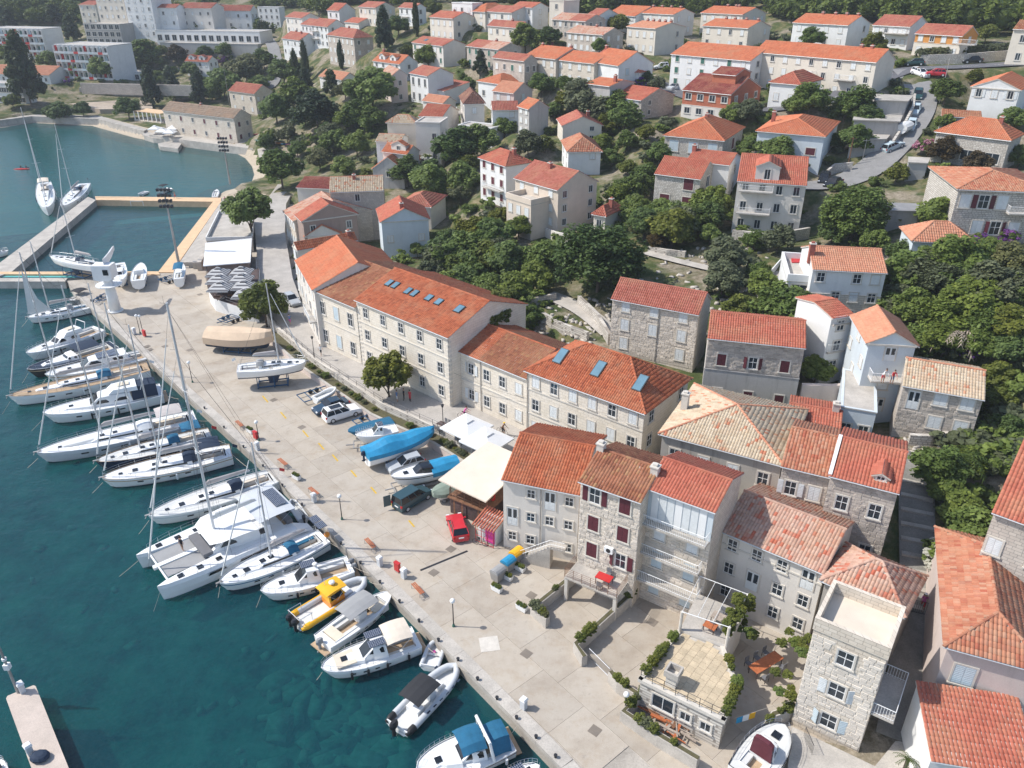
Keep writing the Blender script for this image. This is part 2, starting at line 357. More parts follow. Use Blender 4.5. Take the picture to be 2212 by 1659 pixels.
STREET = [tuple(G(u, v, 1.3)[:2]) for u, v in [(548, 470), (556, 560), (563, 655), (598, 707), (678, 775), (753, 825), (828, 874), (963, 934), (1050, 985), (1150, 1005), (1210, 985), (1140, 905), (968, 830), (780, 765), (696, 720), (650, 650), (632, 600), (615, 500), (618, 440), (640, 400), (600, 398)]]
ROADS = [('hill_road', [(1640, 395), (1780, 405), (1850, 385), (1905, 345), (1945, 300), (1975, 260), (1992, 225), (1990, 190), (1975, 165), (1955, 150)], 2.9, 'asph_lt'), ('upper_road', [(1380, 165), (1500, 212), (1640, 240), (1800, 215), (1905, 165), (1960, 147), (2060, 145), (2150, 140), (2260, 132)], 3.2, 'asphalt'),
 ('lane', [(553, 205), (585, 190), (600, 150), (590, 100), (570, 70)], 2.5, 'asph_lt'), ('footpath', [(1395, 545), (1450, 560), (1520, 578), (1580, 590)], 1.0, 'conc_lt'), ('garden_path', [(1180, 635), (1240, 655), (1290, 690), (1320, 720)], 1.6, 'conc_lt'), ('stair_lane', [(1940, 1600), (1955, 1500), (1975, 1400), (1992, 1310), (1985, 1200), (1975, 1080), (1985, 985)], 1.5, 'conc_dk')]
def shape_ground():
    global GZ
    X, Y = GXX, GYY
    LINES = []
    for name, pts, hw, m in ROADS:
        P = [T(u, v) for u, v in pts]; Q = []
        for p, q in zip(P[:-1], P[1:]):
            n = max(1, int(np.hypot(*(q-p)[:2])/1.5))
            for k in range(n): Q.append(p+(q-p)*k/n)
        Q.append(P[-1]); Q = np.array(Q)
        for _ in range(10): Q[1:-1] = .25*Q[:-2]+.5*Q[1:-1]+.25*Q[2:]
        LINES.append((name, Q, hw, m))
    D = seg_dist(X, Y, SEA); I = inside(X, Y, SEA); far = Y > 190
    land = np.where(far, np.maximum(GZ, np.minimum(.25+.10*D, 1.0)), GZ)
    bed = np.where(far, np.maximum(-1.15-.05*D, -4.5), np.maximum(-2.3-.10*D, -8))
    GZ[:] = np.where(I, bed, land)
    def pad_mask(poly, grow): return inside(X, Y, poly) | (seg_dist(X, Y, poly) < grow)
    for s, on in PADS:
        if not on or s['o'][2] < .9: continue
        o, e, n, w, d = s['o'], s['e'], s['n'], s['w'], s['d']
        a = (X-o[0])*e[0]+(Y-o[1])*e[1]; b = (X-o[0])*n[0]+(Y-o[1])*n[1]
        q = np.hypot(np.maximum(np.maximum(-a, a-w), 0), np.maximum(np.maximum(-b, b-d), 0)); f = np.clip((q-1.0)/6.5, 0, 1); f = f*f*(3-2*f)
        GZ[:] = np.where(I, GZ, (o[2]-.08)*(1-f)+GZ*f)
    st = inside(X, Y, STREET) & (seg_dist(X, Y, STREET) > 2.2); GZ[st] = .9
    qk = inside(X, Y, QUAY) & ~st; GZ[qk] = -.6; GZ[qk & (D < 4)] = -3.5
    GZ[~I & ~inside(X, Y, QUAY) & (D < 3) & (Y < 190)] = -3
    for name, Q, hw, m in LINES:
        best = np.full(X.shape, 1e9); zb = np.zeros(X.shape); m_ = hw+7
        for q in Q:
            i0, i1 = int((q[0]-m_-GX0)/GS), int((q[0]+m_-GX0)/GS)+1; j0, j1 = int((q[1]-m_-GY0)/GS), int((q[1]+m_-GY0)/GS)+1
            sl = np.s_[max(j0, 0):j1, max(i0, 0):i1]; dd = np.hypot(X[sl]-q[0], Y[sl]-q[1]); k = dd < best[sl]; best[sl] = np.where(k, dd, best[sl]); zb[sl] = np.where(k, q[2]-.25, zb[sl])
        f = np.clip((best-hw-1.8)/3.5, 0, 1); GZ[:] = np.where(best < hw+5.3, zb*(1-f)+GZ*f, GZ)
        ROADLINES.append((name, Q, hw, m))
    GZ[np.isnan(GZ)] = 0
ROADLINES = []
def ground_meshes():
    V = np.stack([GXX.ravel(), GYY.ravel(), GZ.ravel()], 1); i = np.arange(GNX-1); j = np.arange(GNY-1); I, J = np.meshgrid(i, j); a = (J*GNX+I).ravel()
    F = np.stack([a, a+1, a+GNX+1, a+GNX], 1)
    t = NT('hillside_ground'); P = t.pos()
    veg = t.ramp(t.noise(P, .35, 6, .7), [(.3, (.04, .06, .02)), (.48, (.075, .095, .035)), (.58, (.16, .14, .07)), (.75, (.30, .25, .16))])
    dirt = t.ramp(t.noise(P, 1.6, 5, .7), [(.35, (.16, .135, .09)), (.7, (.37, .32, .25))])
    c = t.mix(t.ramp(t.noise(P, .12, 4), [(.49, (0, 0, 0)), (.6, (1, 1, 1))]), veg, dirt)
    sx = t.new('SeparateXYZ'); t.link(P, sx.inputs[0]); z = sx.outputs[2]
    bed = t.ramp(t.noise(P, .25, 5, .7), [(.36, (.015, .085, .075)), (.52, (.07, .26, .21)), (.70, (.20, .42, .33))])
    sand = t.ramp(t.noise(P, 2, 4), [(.3, (.40, .34, .26)), (.7, (.5, .43, .34))])
    bed = t.mix(t.math('MULTIPLY', t.math('GREATER_THAN', sx.outputs[1], 185.0), .75), bed, (.42, .72, .68))
    c = t.mix(t.ramp(t.math('ADD', z, 2.0), [(.35, (0, 0, 0)), (.55, (1, 1, 1))]), bed, c)
    bz = t.math('MULTIPLY', t.math('MULTIPLY', t.math('LESS_THAN', z, .62), t.math('GREATER_THAN', z, -1.6)), t.math('GREATER_THAN', sx.outputs[1], 190.0)); c = t.mix(bz, c, sand)
    t.link(c, t.b.inputs['Base Color']); t.b.inputs['Roughness'].default_value = .95; t.b.inputs['Specular IOR Level'].default_value = .1
    t.bump(t.noise(P, 3, 6, .7), .6, .3)
    put('ground', npmesh('ground', V, F, t.mat, smooth=True), kind='structure')
    # the land beyond, out to the horizon
    b = MB(); b.add([(-3000, 590, 60), (3000, 590, 60), (3000, 1400, 85), (-3000, 1400, 85)], [(0, 1, 2, 3)]); b.build('hills', t.mat, kind='structure')
    b = MB(); b.add([(-2500, -1500, -8.5), (1500, -1500, -8.5), (1500, 600, -8.5), (-2500, 600, -8.5)], [(0, 1, 2, 3)]); b.build('seabed', t.mat, kind='structure')
    # water: see-through near the quay, its own deep green blue where it is deep
    t = NT('sea_water'); P = t.pos(); N = t.n
    mp = t.new('Mapping'); t.link(P, mp.inputs['Vector']); mp.inputs['Rotation'].default_value = (0, 0, R_(35)); mp.inputs['Scale'].default_value = (.55, 1.1, 1)
    w1 = t.noise(mp.outputs[0], .55, 6, .62); w2 = t.noise(mp.outputs[0], 3.2, 4, .6); hgt = t.math('ADD', w1, t.math('MULTIPLY', w2, .22))
    bp = t.new('Bump'); bp.inputs['Strength'].default_value = .55; bp.inputs['Distance'].default_value = .30; t.link(hgt, bp.inputs['Height'])
    body = t.new('BsdfDiffuse'); t.link(t.ramp(t.noise(P, .035, 5, .6), [(.35, (.003, .056, .076)), (.65, (.008, .082, .100))]), body.inputs['Color'])
    tr = t.new('BsdfTransparent'); tr.inputs['Color'].default_value = (.26, .62, .60, 1)
    m1 = t.new('MixShader'); m1.inputs[0].default_value = .53; t.link(tr.outputs[0], m1.inputs[1]); t.link(body.outputs[0], m1.inputs[2])
    gl = t.new('BsdfGlossy'); gl.inputs['Roughness'].default_value = .06; t.link(bp.outputs[0], gl.inputs['Normal']); t.link(bp.outputs[0], body.inputs['Normal'])
    fr = t.new('Fresnel'); fr.inputs['IOR'].default_value = 1.33; t.link(bp.outputs[0], fr.inputs['Normal'])
    m2 = t.new('MixShader'); t.link(fr.outputs[0], m2.inputs[0]); t.link(m1.outputs[0], m2.inputs[1]); t.link(gl.outputs[0], m2.inputs[2]); t.link(m2.outputs[0], N['Material Output'].inputs['Surface'])
    b = MB(); b.add([(-2500, -1500, WATER_Z), (1500, -1500, WATER_Z), (1500, 600, WATER_Z), (-2500, 600, WATER_Z)], [(0, 1, 2, 3)]); b.build('water', t.mat, kind='structure')
    # quay with cast slabs
    M['quay'] = mat('quay_concrete', (.40, .36, .31), .92, .2, scale=.35, fine=.3, bump=.15, bscale=14)
    t = NT('quay_slab'); P = t.pos(); c = t.ramp(t.noise(P, .28, 7, .7), [(.28, (.35, .298, .24)), (.5, (.445, .392, .328)), (.72, (.49, .445, .382))])
    c = t.mix(t.math('MULTIPLY', t.ramp(t.noise(P, .55, 6, .75), [(.52, (0, 0, 0)), (.7, (1, 1, 1))]), .5), c, (.36, .28, .20))
    c = t.mix(t.math('MULTIPLY', t.ramp(t.noise(P, 1.3, 7, .8), [(.56, (0, 0, 0)), (.68, (1, 1, 1))]), .42), c, (.22, .205, .185))
    c = t.mix(1, c, t.ramp(t.rnd(), [(0, (.86, .85, .84)), (.6, (.98, .98, .98)), (1, (1.0, .99, .97))]), 'MULTIPLY'); c = t.mix(.15, c, t.ramp(t.noise(P, 18, 3), [(.3, (.3,)*3), (.7, (.7,)*3)]), 'OVERLAY')
    t.link(c, t.b.inputs['Base Color']); t.b.inputs['Roughness'].default_value = .9; t.b.inputs['Specular IOR Level'].default_value = .25; t.bump(t.noise(P, 16, 4), .2, .02); M['slab'] = t.mat
    b = MB(); b.prism(QUAY, -7, -.05); qy = b.build('quay', M['quay'], kind='structure')
    a0, a1 = G(377, 828)[:2], G(1213, 1659)[:2]; e = (a1-a0)/np.linalg.norm(a1-a0); n = np.array([-e[1], e[0]])
    if np.dot(n, G(900, 1000)[:2]-a0) < 0: n = -n
    ub = MB().box(-.5, -.5, -.12, .5, .5, 0).mesh('slab', M['slab']); ang = math.atan2(e[1], e[0])
    QA = np.array(QUAY)
    for i in range(-16, 24):
        for j in range(0, 11):
            x0 = i*4.6+(.9 if j % 2 else 0)+random.uniform(-.3, .3); y0 = 1.25+j*3.7; lx, ly = 4.58, 3.68; x0 = i*4.6+(1.7 if j % 2 else 0); c = a0+e*(x0+2.3)+n*(y0+1.85)
            cor = np.array([a0+e*(x0+p)+n*(y0+q) for p in (0, 4.6) for q in (0, 3.7)])
            if inside(cor[:, 0], cor[:, 1], QUAY).all() and not inside(cor[:, 0], cor[:, 1], STREET).any(): put('slab', ub, qy, (c[0], c[1], 0), ang, scale=(lx, ly, 1))
    # coping stones along the water's edge
    ce = PX([(1262, 1715), (1213, 1659), (1106, 1547.5), (808, 1244), (553, 990), (377, 828), (197, 665), (160, 634)])
    uc = MB().box(-.5, -.5, -.4, .5, .5, .03).mesh('coping_stone', M['conc_lt'])
    for p, q in zip(ce[:-1], ce[1:]):
        p, q = np.array(p), np.array(q); L = np.linalg.norm(q-p); d = (q-p)/L; nn = np.array([-d[1], d[0]]); k = max(1, int(L/2.4))
        if np.dot(nn, n) < 0: nn = -nn
        for i in range(k):
            c = p+d*L*(i+.5)/k+nn*.52; put('coping_stone', uc, qy, (c[0], c[1], 0), math.atan2(d[1], d[0]), scale=(L/k-.02, 1.1, 1))
    # promenade street
    M['street'] = mat('street_paving', (.41, .38, .345), .9, .15, scale=.5, fine=.3)
    b = MB(); b.prism(STREET, -2, 1.3); b.build('street', M['street'], kind='structure')
    M['asphalt'] = mat('asphalt', (.12, .12, .13), .9, .2, fine=.3); M['asph_lt'] = mat('worn_asphalt', (.24, .235, .23), .9, .15, fine=.3); M['conc_dk'] = mat('alley_concrete', (.22, .21, .19), .9, .25, fine=.3)
    for name, Q, hw, m in ROADLINES:
        V = []; n = len(Q)
        for k in range(n):
            d = Q[min(k+1, n-1)]-Q[max(k-1, 0)]; d = d[:2]/np.linalg.norm(d[:2]); nn = np.array([-d[1], d[0]])
            for sgn in (1, -1): V.append((Q[k][0]+nn[0]*hw*sgn, Q[k][1]+nn[1]*hw*sgn, Q[k][2]+.03))
        b = MB(); b.add(V, [(2*k, 2*k+1, 2*k+3, 2*k+2) for k in range(n-1)]); b.build(name, M[m], kind='structure')
        if name == 'upper_road':
            b = MB()
            for k in range(2, n-3, 4):
                p, q = Q[k], Q[k+2]; d = (q-p)[:2]/np.linalg.norm((q-p)[:2]); nn = np.array([-d[1], d[0]])*.06
                b.add([(p[0]-nn[0], p[1]-nn[1], p[2]+.035), (q[0]-nn[0], q[1]-nn[1], q[2]+.035), (q[0]+nn[0], q[1]+nn[1], q[2]+.035), (p[0]+nn[0], p[1]+nn[1], p[2]+.035)], [(0, 1, 2, 3)])
            b.build('road_markings', M['white'], kind='structure')

# ---------- houses ----------
def solve_house(kind, uA, vA, uB, uC, a, h, rv, d=None, z=None, pitch=.36):
    zg = z if z is not None else T(uA, vA, h)[2]-h
    for it in range(1):
        ze = zg+h; PA = G(uA, vA, ze)
        if a > 89: PB = G(uB, a, ze)
        else:
            e = np.array([math.cos(R_(a)), math.sin(R_(a)), 0]); lo, hi = .3, 90.0
            for _ in range(40):
                m = (lo+hi)/2; p = PA+e*m
                if p[1]*CP-(p[2]-CAM_H)*SP > 5 and proj(p)[0] < uB: lo = m
                else: hi = m
            PB = PA+e*lo
        w = float(np.linalg.norm(PB-PA)); e = (PB-PA)/w; n = np.array([-e[1], e[0], 0]); dd = d
        if uC is not None:
            base, sgn = (PB, 1) if uC > uB else (PA, -1)
            lo, hi = .3, 40.0
            for _ in range(40):
                m = (lo+hi)/2
                if (proj(base+n*m)[0]-uC)*sgn < 0: lo = m
                else: hi = m
            dd = lo
            if not 4.2 < dd < 17: dd = None
        rh = None
        if rv is not None and kind in 'gh':
            mid = (PA+PB)/2
            if dd is None:
                lo, hi = 1.0, 40.0
                for _ in range(40):
                    m = (lo+hi)/2; p = mid+n*m/2+np.array([0, 0, pitch*m/2])
                    if proj(p)[1] > rv: lo = m
                    else: hi = m
                dd = lo if 4.2 < lo < 17 else 8.5
                rh = pitch*dd/2
            else:
                lo, hi = .1, 12.0
                for _ in range(40):
                    m = (lo+hi)/2
                    if proj(mid+n*dd/2+np.array([0, 0, m]))[1] > rv: lo = m
                    else: hi = m
                rh = min(max(lo, .2*dd/2), .62*dd/2)
        elif rv is not None and kind == 'x':
            mid = (PA+PB)/2; lo, hi = .1, 12.0
            for _ in range(40):
                m = (lo+hi)/2
                if proj(mid+np.array([0, 0, m]))[1] > rv: lo = m
                else: hi = m
            rh = min(max(lo, .15*w/2), .7*w/2)
        if dd is None: dd = 9.0
        if rh is None: rh = pitch*(w if kind == 'x' else dd)/2
    return dict(o=np.array([PA[0], PA[1], zg]), e=e, n=n, w=w, d=dd, h=h, rh=rh, zc=proj((PA+PB)/2)[2])
_wcache = {}
def win_meshes(st, w, h, lod, arch=False):
    """frame, pane and shutter meshes; local x along the wall, -y outwards, z up, origin at the sill's middle"""
    key = (st, round(w, 2), round(h, 2), lod)
    if key in _wcache: return _wcache[key]
    fr = MB(); t = .13 if lod == 0 else .12
    for b in ((-w/2-t, -.07, -.02, -w/2, .02, h+t), (w/2, -.07, -.02, w/2+t, .02, h+t), (-w/2, -.068, h, w/2, .02, h+t), (-w/2-t-.06, -.13, -.14, w/2+t+.06, .02, -.02)): fr.box(*b, m=0)
    shut = st in 'cmgb'; sm = {'c': 'shutter_w', 'm': 'shutter_m', 'g': 'shutter_g', 'b': 'shutter_b', 'o': 'shutter_w', 'O': 'shutter_m', 'p': 'shutter_b'}.get(st, 'shutter_w')
    pane = MB(); pane.box(-w/2, -.012, 0, w/2, .02, h, m=0)
    if not shut:
        s = .05
        for b in ((-w/2, -.045, 0, -w/2+s, .01, h), (w/2-s, -.045, 0, w/2, .01, h), (-w/2+s, -.044, 0, w/2-s, .01, s), (-w/2+s, -.044, h-s, w/2-s, .01, h), (-s/2, -.046, s, s/2, .01, h-s)): pane.box(*b, m=1)
        if lod == 0: pane.box(-w/2+s, -.043, h*.55, -s/2, .01, h*.55+.035, m=1); pane.box(s/2, -.043, h*.55, w/2-s, .01, h*.55+.035, m=1)
    sh = MB()
    if shut or st in 'oOp':
        pw = w/2 - .012
        sh.box(-pw/2, -.03, .015, pw/2, .0, h-.015)
        if lod == 0:
            for k in range(int(h/.16)): sh.box(-pw/2+.05, -.042, .08+k*.16, pw/2-.05, -.03, .08+k*.16+.09)
    if lod == 0:
        r = (fr.mesh('window', [M['stonetrim']]), pane.mesh('pane', [M['glass'], M['white']]), sh.mesh('shutter', M[sm]) if sh.v else None)
    else:
        mm = MB(); mm.v, mm.f, mm.m = list(fr.v), list(fr.f), [0]*len(fr.f)
        o = len(mm.v); mm.v += pane.v; mm.f += [tuple(i+o for i in f) for f in pane.f]; mm.m += [1+k for k in pane.m]
        if sh.v:
            for sx in (-1, 1):
                px = sx*(w/4 if shut else w*.75+.16); yy = -.02 if shut else -.03
                mm.box(px-w/4+.01, yy-.04, .01, px+w/4-.01, yy+.005, h-.01, m=3)
        r = (mm.mesh('window', [M['stonetrim'], M['glass'], M['white'], M[sm]]),)
    _wcache[key] = r; return r
def add_window(root, st, loc, rz, w=.95, h=1.35, lod=1):
    r = win_meshes(st, w, h, lod); f = put('window', r[0], root, loc, rz)
    if lod == 0:
        put('pane', r[1], f)
        if r[2]:
            for sx in (-1, 1):
                if st in 'cmgb': put('shutter', r[2], f, (sx*w/4, -.02, 0))
                else:
                    s_ = put('shutter', r[2], f, (sx*(w*.5+.16), -.05, 0), rz=sx*R_(random.choice((0, 14, 30)))); s_.location.x = sx*(w*.75+.15)
    return f
_dcache = {}
def add_door(root, loc, rz, w=1.0, h=2.15, m='shutter_w', glass=False):
    key = (w, h, m, glass)
    if key not in _dcache:
        b = MB(); t = .12
        b.box(-w/2-t, -.06, 0, -w/2, .02, h+t, 1); b.box(w/2, -.06, 0, w/2+t, .02, h+t, 1); b.box(-w/2, -.058, h, w/2, .02, h+t, 1)
        b.box(-w/2, -.03, .02, w/2, .02, h, 0)
        for x in (-w/4, w/4):
            b.box(x-w*.17, -.04, h*.45, x+w*.17, -.028, h*.92, 2 if glass else 0); b.box(x-w*.17, -.042, h*.08, x+w*.17, -.028, h*.38, 0)
        _dcache[key] = (b.mesh('door', [M[m], M['stonetrim'], M['glass']]), MB().box(w*.36, -.09, 1.0, w*.42, -.03, 1.12).mesh('handle', M['metal']))
    o = put('door', _dcache[key][0], root, loc, rz); put('handle', _dcache[key][1], o); return o
_tcache = {}
def tile_frame(p):
    p = [np.array(q, float) for q in p]; e = p[1]-p[0]; e /= np.linalg.norm(e); nn = np.cross(p[1]-p[0], p[2]-p[0]); nn /= np.linalg.norm(nn)
    if nn[2] < 0: nn = -nn
    s = np.cross(nn, e); q = np.array([[np.dot(x-p[0], e), np.dot(x-p[0], s)] for x in p]); return p[0], e, s, nn, q
def tile_field(slopes, w, l):
    """centres and axes of every tile on a set of roof slopes"""
    out = []
    for p in slopes:
        o, e, s, nn, q = tile_frame(p)
        x0, x1, y1 = q[:, 0].min(), q[:, 0].max(), q[:, 1].max()
        nc = max(1, int(round((x1-x0)/w))); wc = (x1-x0)/nc; nr = max(1, int(round(y1/l))); lr = y1/nr
        cx, cy = np.meshgrid(x0+(np.arange(nc)+.5)*wc, (np.arange(nr)+.5)*lr); cx, cy = cx.ravel(), cy.ravel()
        I = np.ones(len(cx), bool); n = len(q); A = sum(q[k][0]*q[(k+1) % n][1]-q[(k+1) % n][0]*q[k][1] for k in range(n))
        for k in range(n):
            a, b = q[k], q[(k+1) % n]; cr = (b[0]-a[0])*(cy-a[1])-(b[1]-a[1])*(cx-a[0]); I &= (cr*np.sign(A) > -.02)
        C = o+np.outer(cx[I], e)+np.outer(cy[I], s); out.append((C, e, s, nn, wc, lr))
    return out
def tile_mesh_data(field, keep=None):
    VV, FF, TT, o = [], [], [], 0
    for k, (C, e, s, nn, w, l) in enumerate(field):
        if keep is not None: C = C[keep[k]]
        if not len(C): continue
        N = len(C); hh = w*.36; jit = rng.normal(0, .012, (N, 1, 1)); jx = rng.normal(0, .006, (N, 1, 1))
        dx = np.array([-.5, -.24, .24, .5]*2)*w; dz = np.array([.015, hh, hh, .015, .0, hh*.72, hh*.72, .0])+np.array([.035]*4+[.0]*4); ds = np.array([-.54*l]*4+[.5*l]*4)
        V = C[:, None]+dx[None, :, None]*e+dz[None, :, None]*nn+ds[None, :, None]*s+jit*nn+jx*e
        f0 = np.array([[0, 1, 5, 4], [1, 2, 6, 5], [2, 3, 7, 6], [3, 2, 1, 0]]); F = (np.arange(N)*8)[:, None, None]+f0+o
        VV.append(V.reshape(-1, 3)); FF.append(F.reshape(-1, 4)); TT.append(np.repeat(rng.random(N), 4)); o += N*8
    if not VV: return None
    return np.vstack(VV), np.vstack(FF), np.concatenate(TT)
def lay_tiles(roof, root, slopes, tm, w, l, near, Mw):
    """tiles on the slopes: near roofs carry 300 separate tiles, the rest of the field is one part"""
    field = tile_field(slopes, w, l); keep = None
    if near:
        D = []
        for k, (C, e, s, nn, wc, lr) in enumerate(field):
            for i, c in enumerate(C):
                P = Mw @ Vector(c); nw = Mw.to_3x3() @ Vector(nn); u, v, zc = proj(P)
                vis = (Vector((0, 0, 50))-P).dot(nw) > 0 and -20 < u < 2232 and -20 < v < 1679
                D.append((zc if vis else 1e6+zc, k, i))
        D.sort(); pick = [x for x in D[:300] if x[0] < 1e5]; keep = [np.ones(len(f[0]), bool) for f in field]
        for _, k, i in pick: keep[k][i] = False
        for _, k, i in pick:
            C, e, s, nn, wc, lr = field[k]; key = (round(wc, 3), round(lr, 3), tm)
            if key not in _tcache:
                d = tile_mesh_data([(np.zeros((1, 3)), np.array([1., 0, 0]), np.array([0, 1., 0]), np.array([0, 0, 1.]), wc, lr)]); _tcache[key] = npmesh('tile', d[0], d[1], TM[tm])
            o = put('tile', _tcache[key], roof); c = C[i]; j = random.gauss(0, .008)
            o.matrix_basis = Matrix(((e[0], s[0], nn[0], c[0]+nn[0]*j), (e[1], s[1], nn[1], c[1]+nn[1]*j), (e[2], s[2], nn[2], c[2]+nn[2]*j), (0, 0, 0, 1)))
    d = tile_mesh_data(field, keep)
    if d: put('tile_field', npmesh('tile_field', d[0], d[1], TM[tm], d[2]), roof, kind='stuff')
def ridge_caps(roof, lines, tm, r=.13, l=.42):
    b = MB()
    for p, q in lines:
        p, q = np.array(p, float), np.array(q, float); L = np.linalg.norm(q-p); d = (q-p)/L; s = np.cross(d, [0, 0, 1]); s /= np.linalg.norm(s); u = np.cross(s, d); n = max(1, int(L/l))
        for k in range(n):
            a0, a1 = p+d*L*k/n, p+d*L*(k+1.06)/n; rr = []
            for a, rad, up in ((a0, r*1.1, .05), (a1, r*.92, .03)): rr.append([a+s*rad*math.cos(t)+u*(rad*math.sin(t)+up) for t in (0, .8, 1.57, 2.34, 3.14)])
            b.loft(rr, closed=False, cap0=True, cap1=False)
    if b.v:
        me = b.mesh('ridge_cap', TM[tm]); at = me.attributes.new('tint', 'FLOAT', 'FACE'); at.data.foreach_set('value', np.repeat(rng.random(len(b.f)//5+1), 5)[:len(b.f)].astype(np.float32)); put('ridge_cap', me, roof)
def slab(mb, p, th=.11):
    o, e, s, nn, q = tile_frame(p); n = len(p); P = [np.array(x, float) for x in p]; lo = [x-nn*th for x in P]
    mb.add(P+lo, [tuple(range(n)), tuple(range(n, 2*n))[::-1]]+[(i, n+i, n+(i+1) % n, (i+1) % n) for i in range(n)])
def roof_slopes(k, w, d, h, rh, oe=.32, og=.12, top=None):
    if k == 'g':
        dz = oe*rh/(d/2); y = d/2
        S = [[(-og, -oe, h-dz), (w+og, -oe, h-dz), (w+og, y, h+rh), (-og, y, h+rh)], [(w+og, d+oe, h-dz), (-og, d+oe, h-dz), (-og, y, h+rh), (w+og, y, h+rh)]]; Rg = [((-og, y, h+rh), (w+og, y, h+rh))]
    elif k == 'x':
        dz = oe*rh/(w/2); x = w/2
        S = [[(-oe, d+og, h-dz), (-oe, -og, h-dz), (x, -og, h+rh), (x, d+og, h+rh)], [(w+oe, -og, h-dz), (w+oe, d+og, h-dz), (x, d+og, h+rh), (x, -og, h+rh)]]; Rg = [((x, -og, h+rh), (x, d+og, h+rh))]
    elif k == 'h':
        m = min(w, d)/2; r0, r1 = ((m, d/2), (w-m, d/2)) if w >= d else ((w/2, m), (w/2, d-m)); sl = rh/m; dz = oe*sl; z0 = h-dz
        A, B_, C, D = (-oe, -oe, z0), (w+oe, -oe, z0), (w+oe, d+oe, z0), (-oe, d+oe, z0); p, q = (r0[0], r0[1], h+rh), (r1[0], r1[1], h+rh)
        if w >= d: S = [[A, B_, q, p], [C, D, p, q], [B_, C, q], [D, A, p]]
        else: S = [[A, B_, p], [C, D, q], [B_, C, q, p], [D, A, p, q]]
        if abs(w-d) < .3: S = [[A, B_, p], [C, D, p], [B_, C, p], [D, A, p]]; q = p
        Rg = [(A, p), (D, p if w >= d else q), (B_, q if w >= d else p), (C, q)]
        if p != q: Rg.append((p, q))
    elif k == 's':      # one slope rising to the back
        S = [[(-og, -oe, h-oe*rh/d), (w+og, -oe, h-oe*rh/d), (w+og, d+.1, h+rh), (-og, d+.1, h+rh)]]; Rg = []
    else: S, Rg = [], []
    return S, Rg
HOUSES = []; PADS = []; NPART = [0]
def house(label, kind, uA, vA, uB, uC, a, h, rv, roof, wall, win='w', fl=2, cols=None, **o):
    s = solve_house(kind, uA, vA, uB, uC, a, h, rv, o.get('d'), o.get('z'), o.get('pitch', .36))
    HOUSES.append((label, kind, s, roof, wall, win, fl, cols, o)); PADS.append((s, o.get('pad', True))); return s
def wall_stones(root, wallobj, face, w, h, z0, skip, matn, bw=.52, bh=.29, cap=260, frame=None):
    """separate stones, proud of the wall and uneven, on one face; (origin, axis, outward) in the house's own frame"""
    org, ax, out = [np.array(q, float) for q in frame]; key = 'stone_unit'+matn
    if key not in _tcache:
        b = MB(); k = .06; b.add([(-.5, 0, -.5), (.5, 0, -.5), (.5, 0, .5), (-.5, 0, .5), (-.5+k, -1, -.5+k), (.5-k, -1, -.5+k), (.5-k, -1, .5-k), (-.5+k, -1, .5-k)], [(4, 5, 6, 7), (0, 1, 5, 4), (1, 2, 6, 5), (2, 3, 7, 6), (3, 0, 4, 7)]); _tcache[key] = b.mesh('stone', M[matn])
    L = []; nr = int((h-z0)/bh)
    for r in range(nr):
        x = -random.random()*bw
        while x < w:
            ww = bw*random.uniform(.6, 1.5); xa, xb = max(x, 0.0)+.012, min(x+ww, w)-.012; zc = z0+(r+.5)*bh
            if xb-xa > .12 and not any(xa < sx+sw/2 and xb > sx-sw/2 and zc > sz-.2 and zc < sz+shh+.2 for sx, sz, sw, shh in skip): L.append(((xa+xb)/2, zc, xb-xa, bh-.026, random.uniform(.015, .05)))
            x += ww
    random.shuffle(L); L.sort(key=lambda q: -q[1]); rest = MB()
    for i, (xc, zc, sx, sz, dp) in enumerate(L):
        c = org+ax*xc+np.array([0, 0, zc])
        if i < cap:
            s_ = put('stone', _tcache[key], wallobj, c, math.atan2(ax[1], ax[0]), scale=(sx, dp, sz))
        else: rest.obox(c+out*dp*.5, ax, out, (0, 0, 1), sx, dp, sz)
    if rest.v: rest.build('stonework', M[matn], wallobj, kind='stuff')
def gable_z(k, w, d, h, rh, x=None, y=None):
    return h
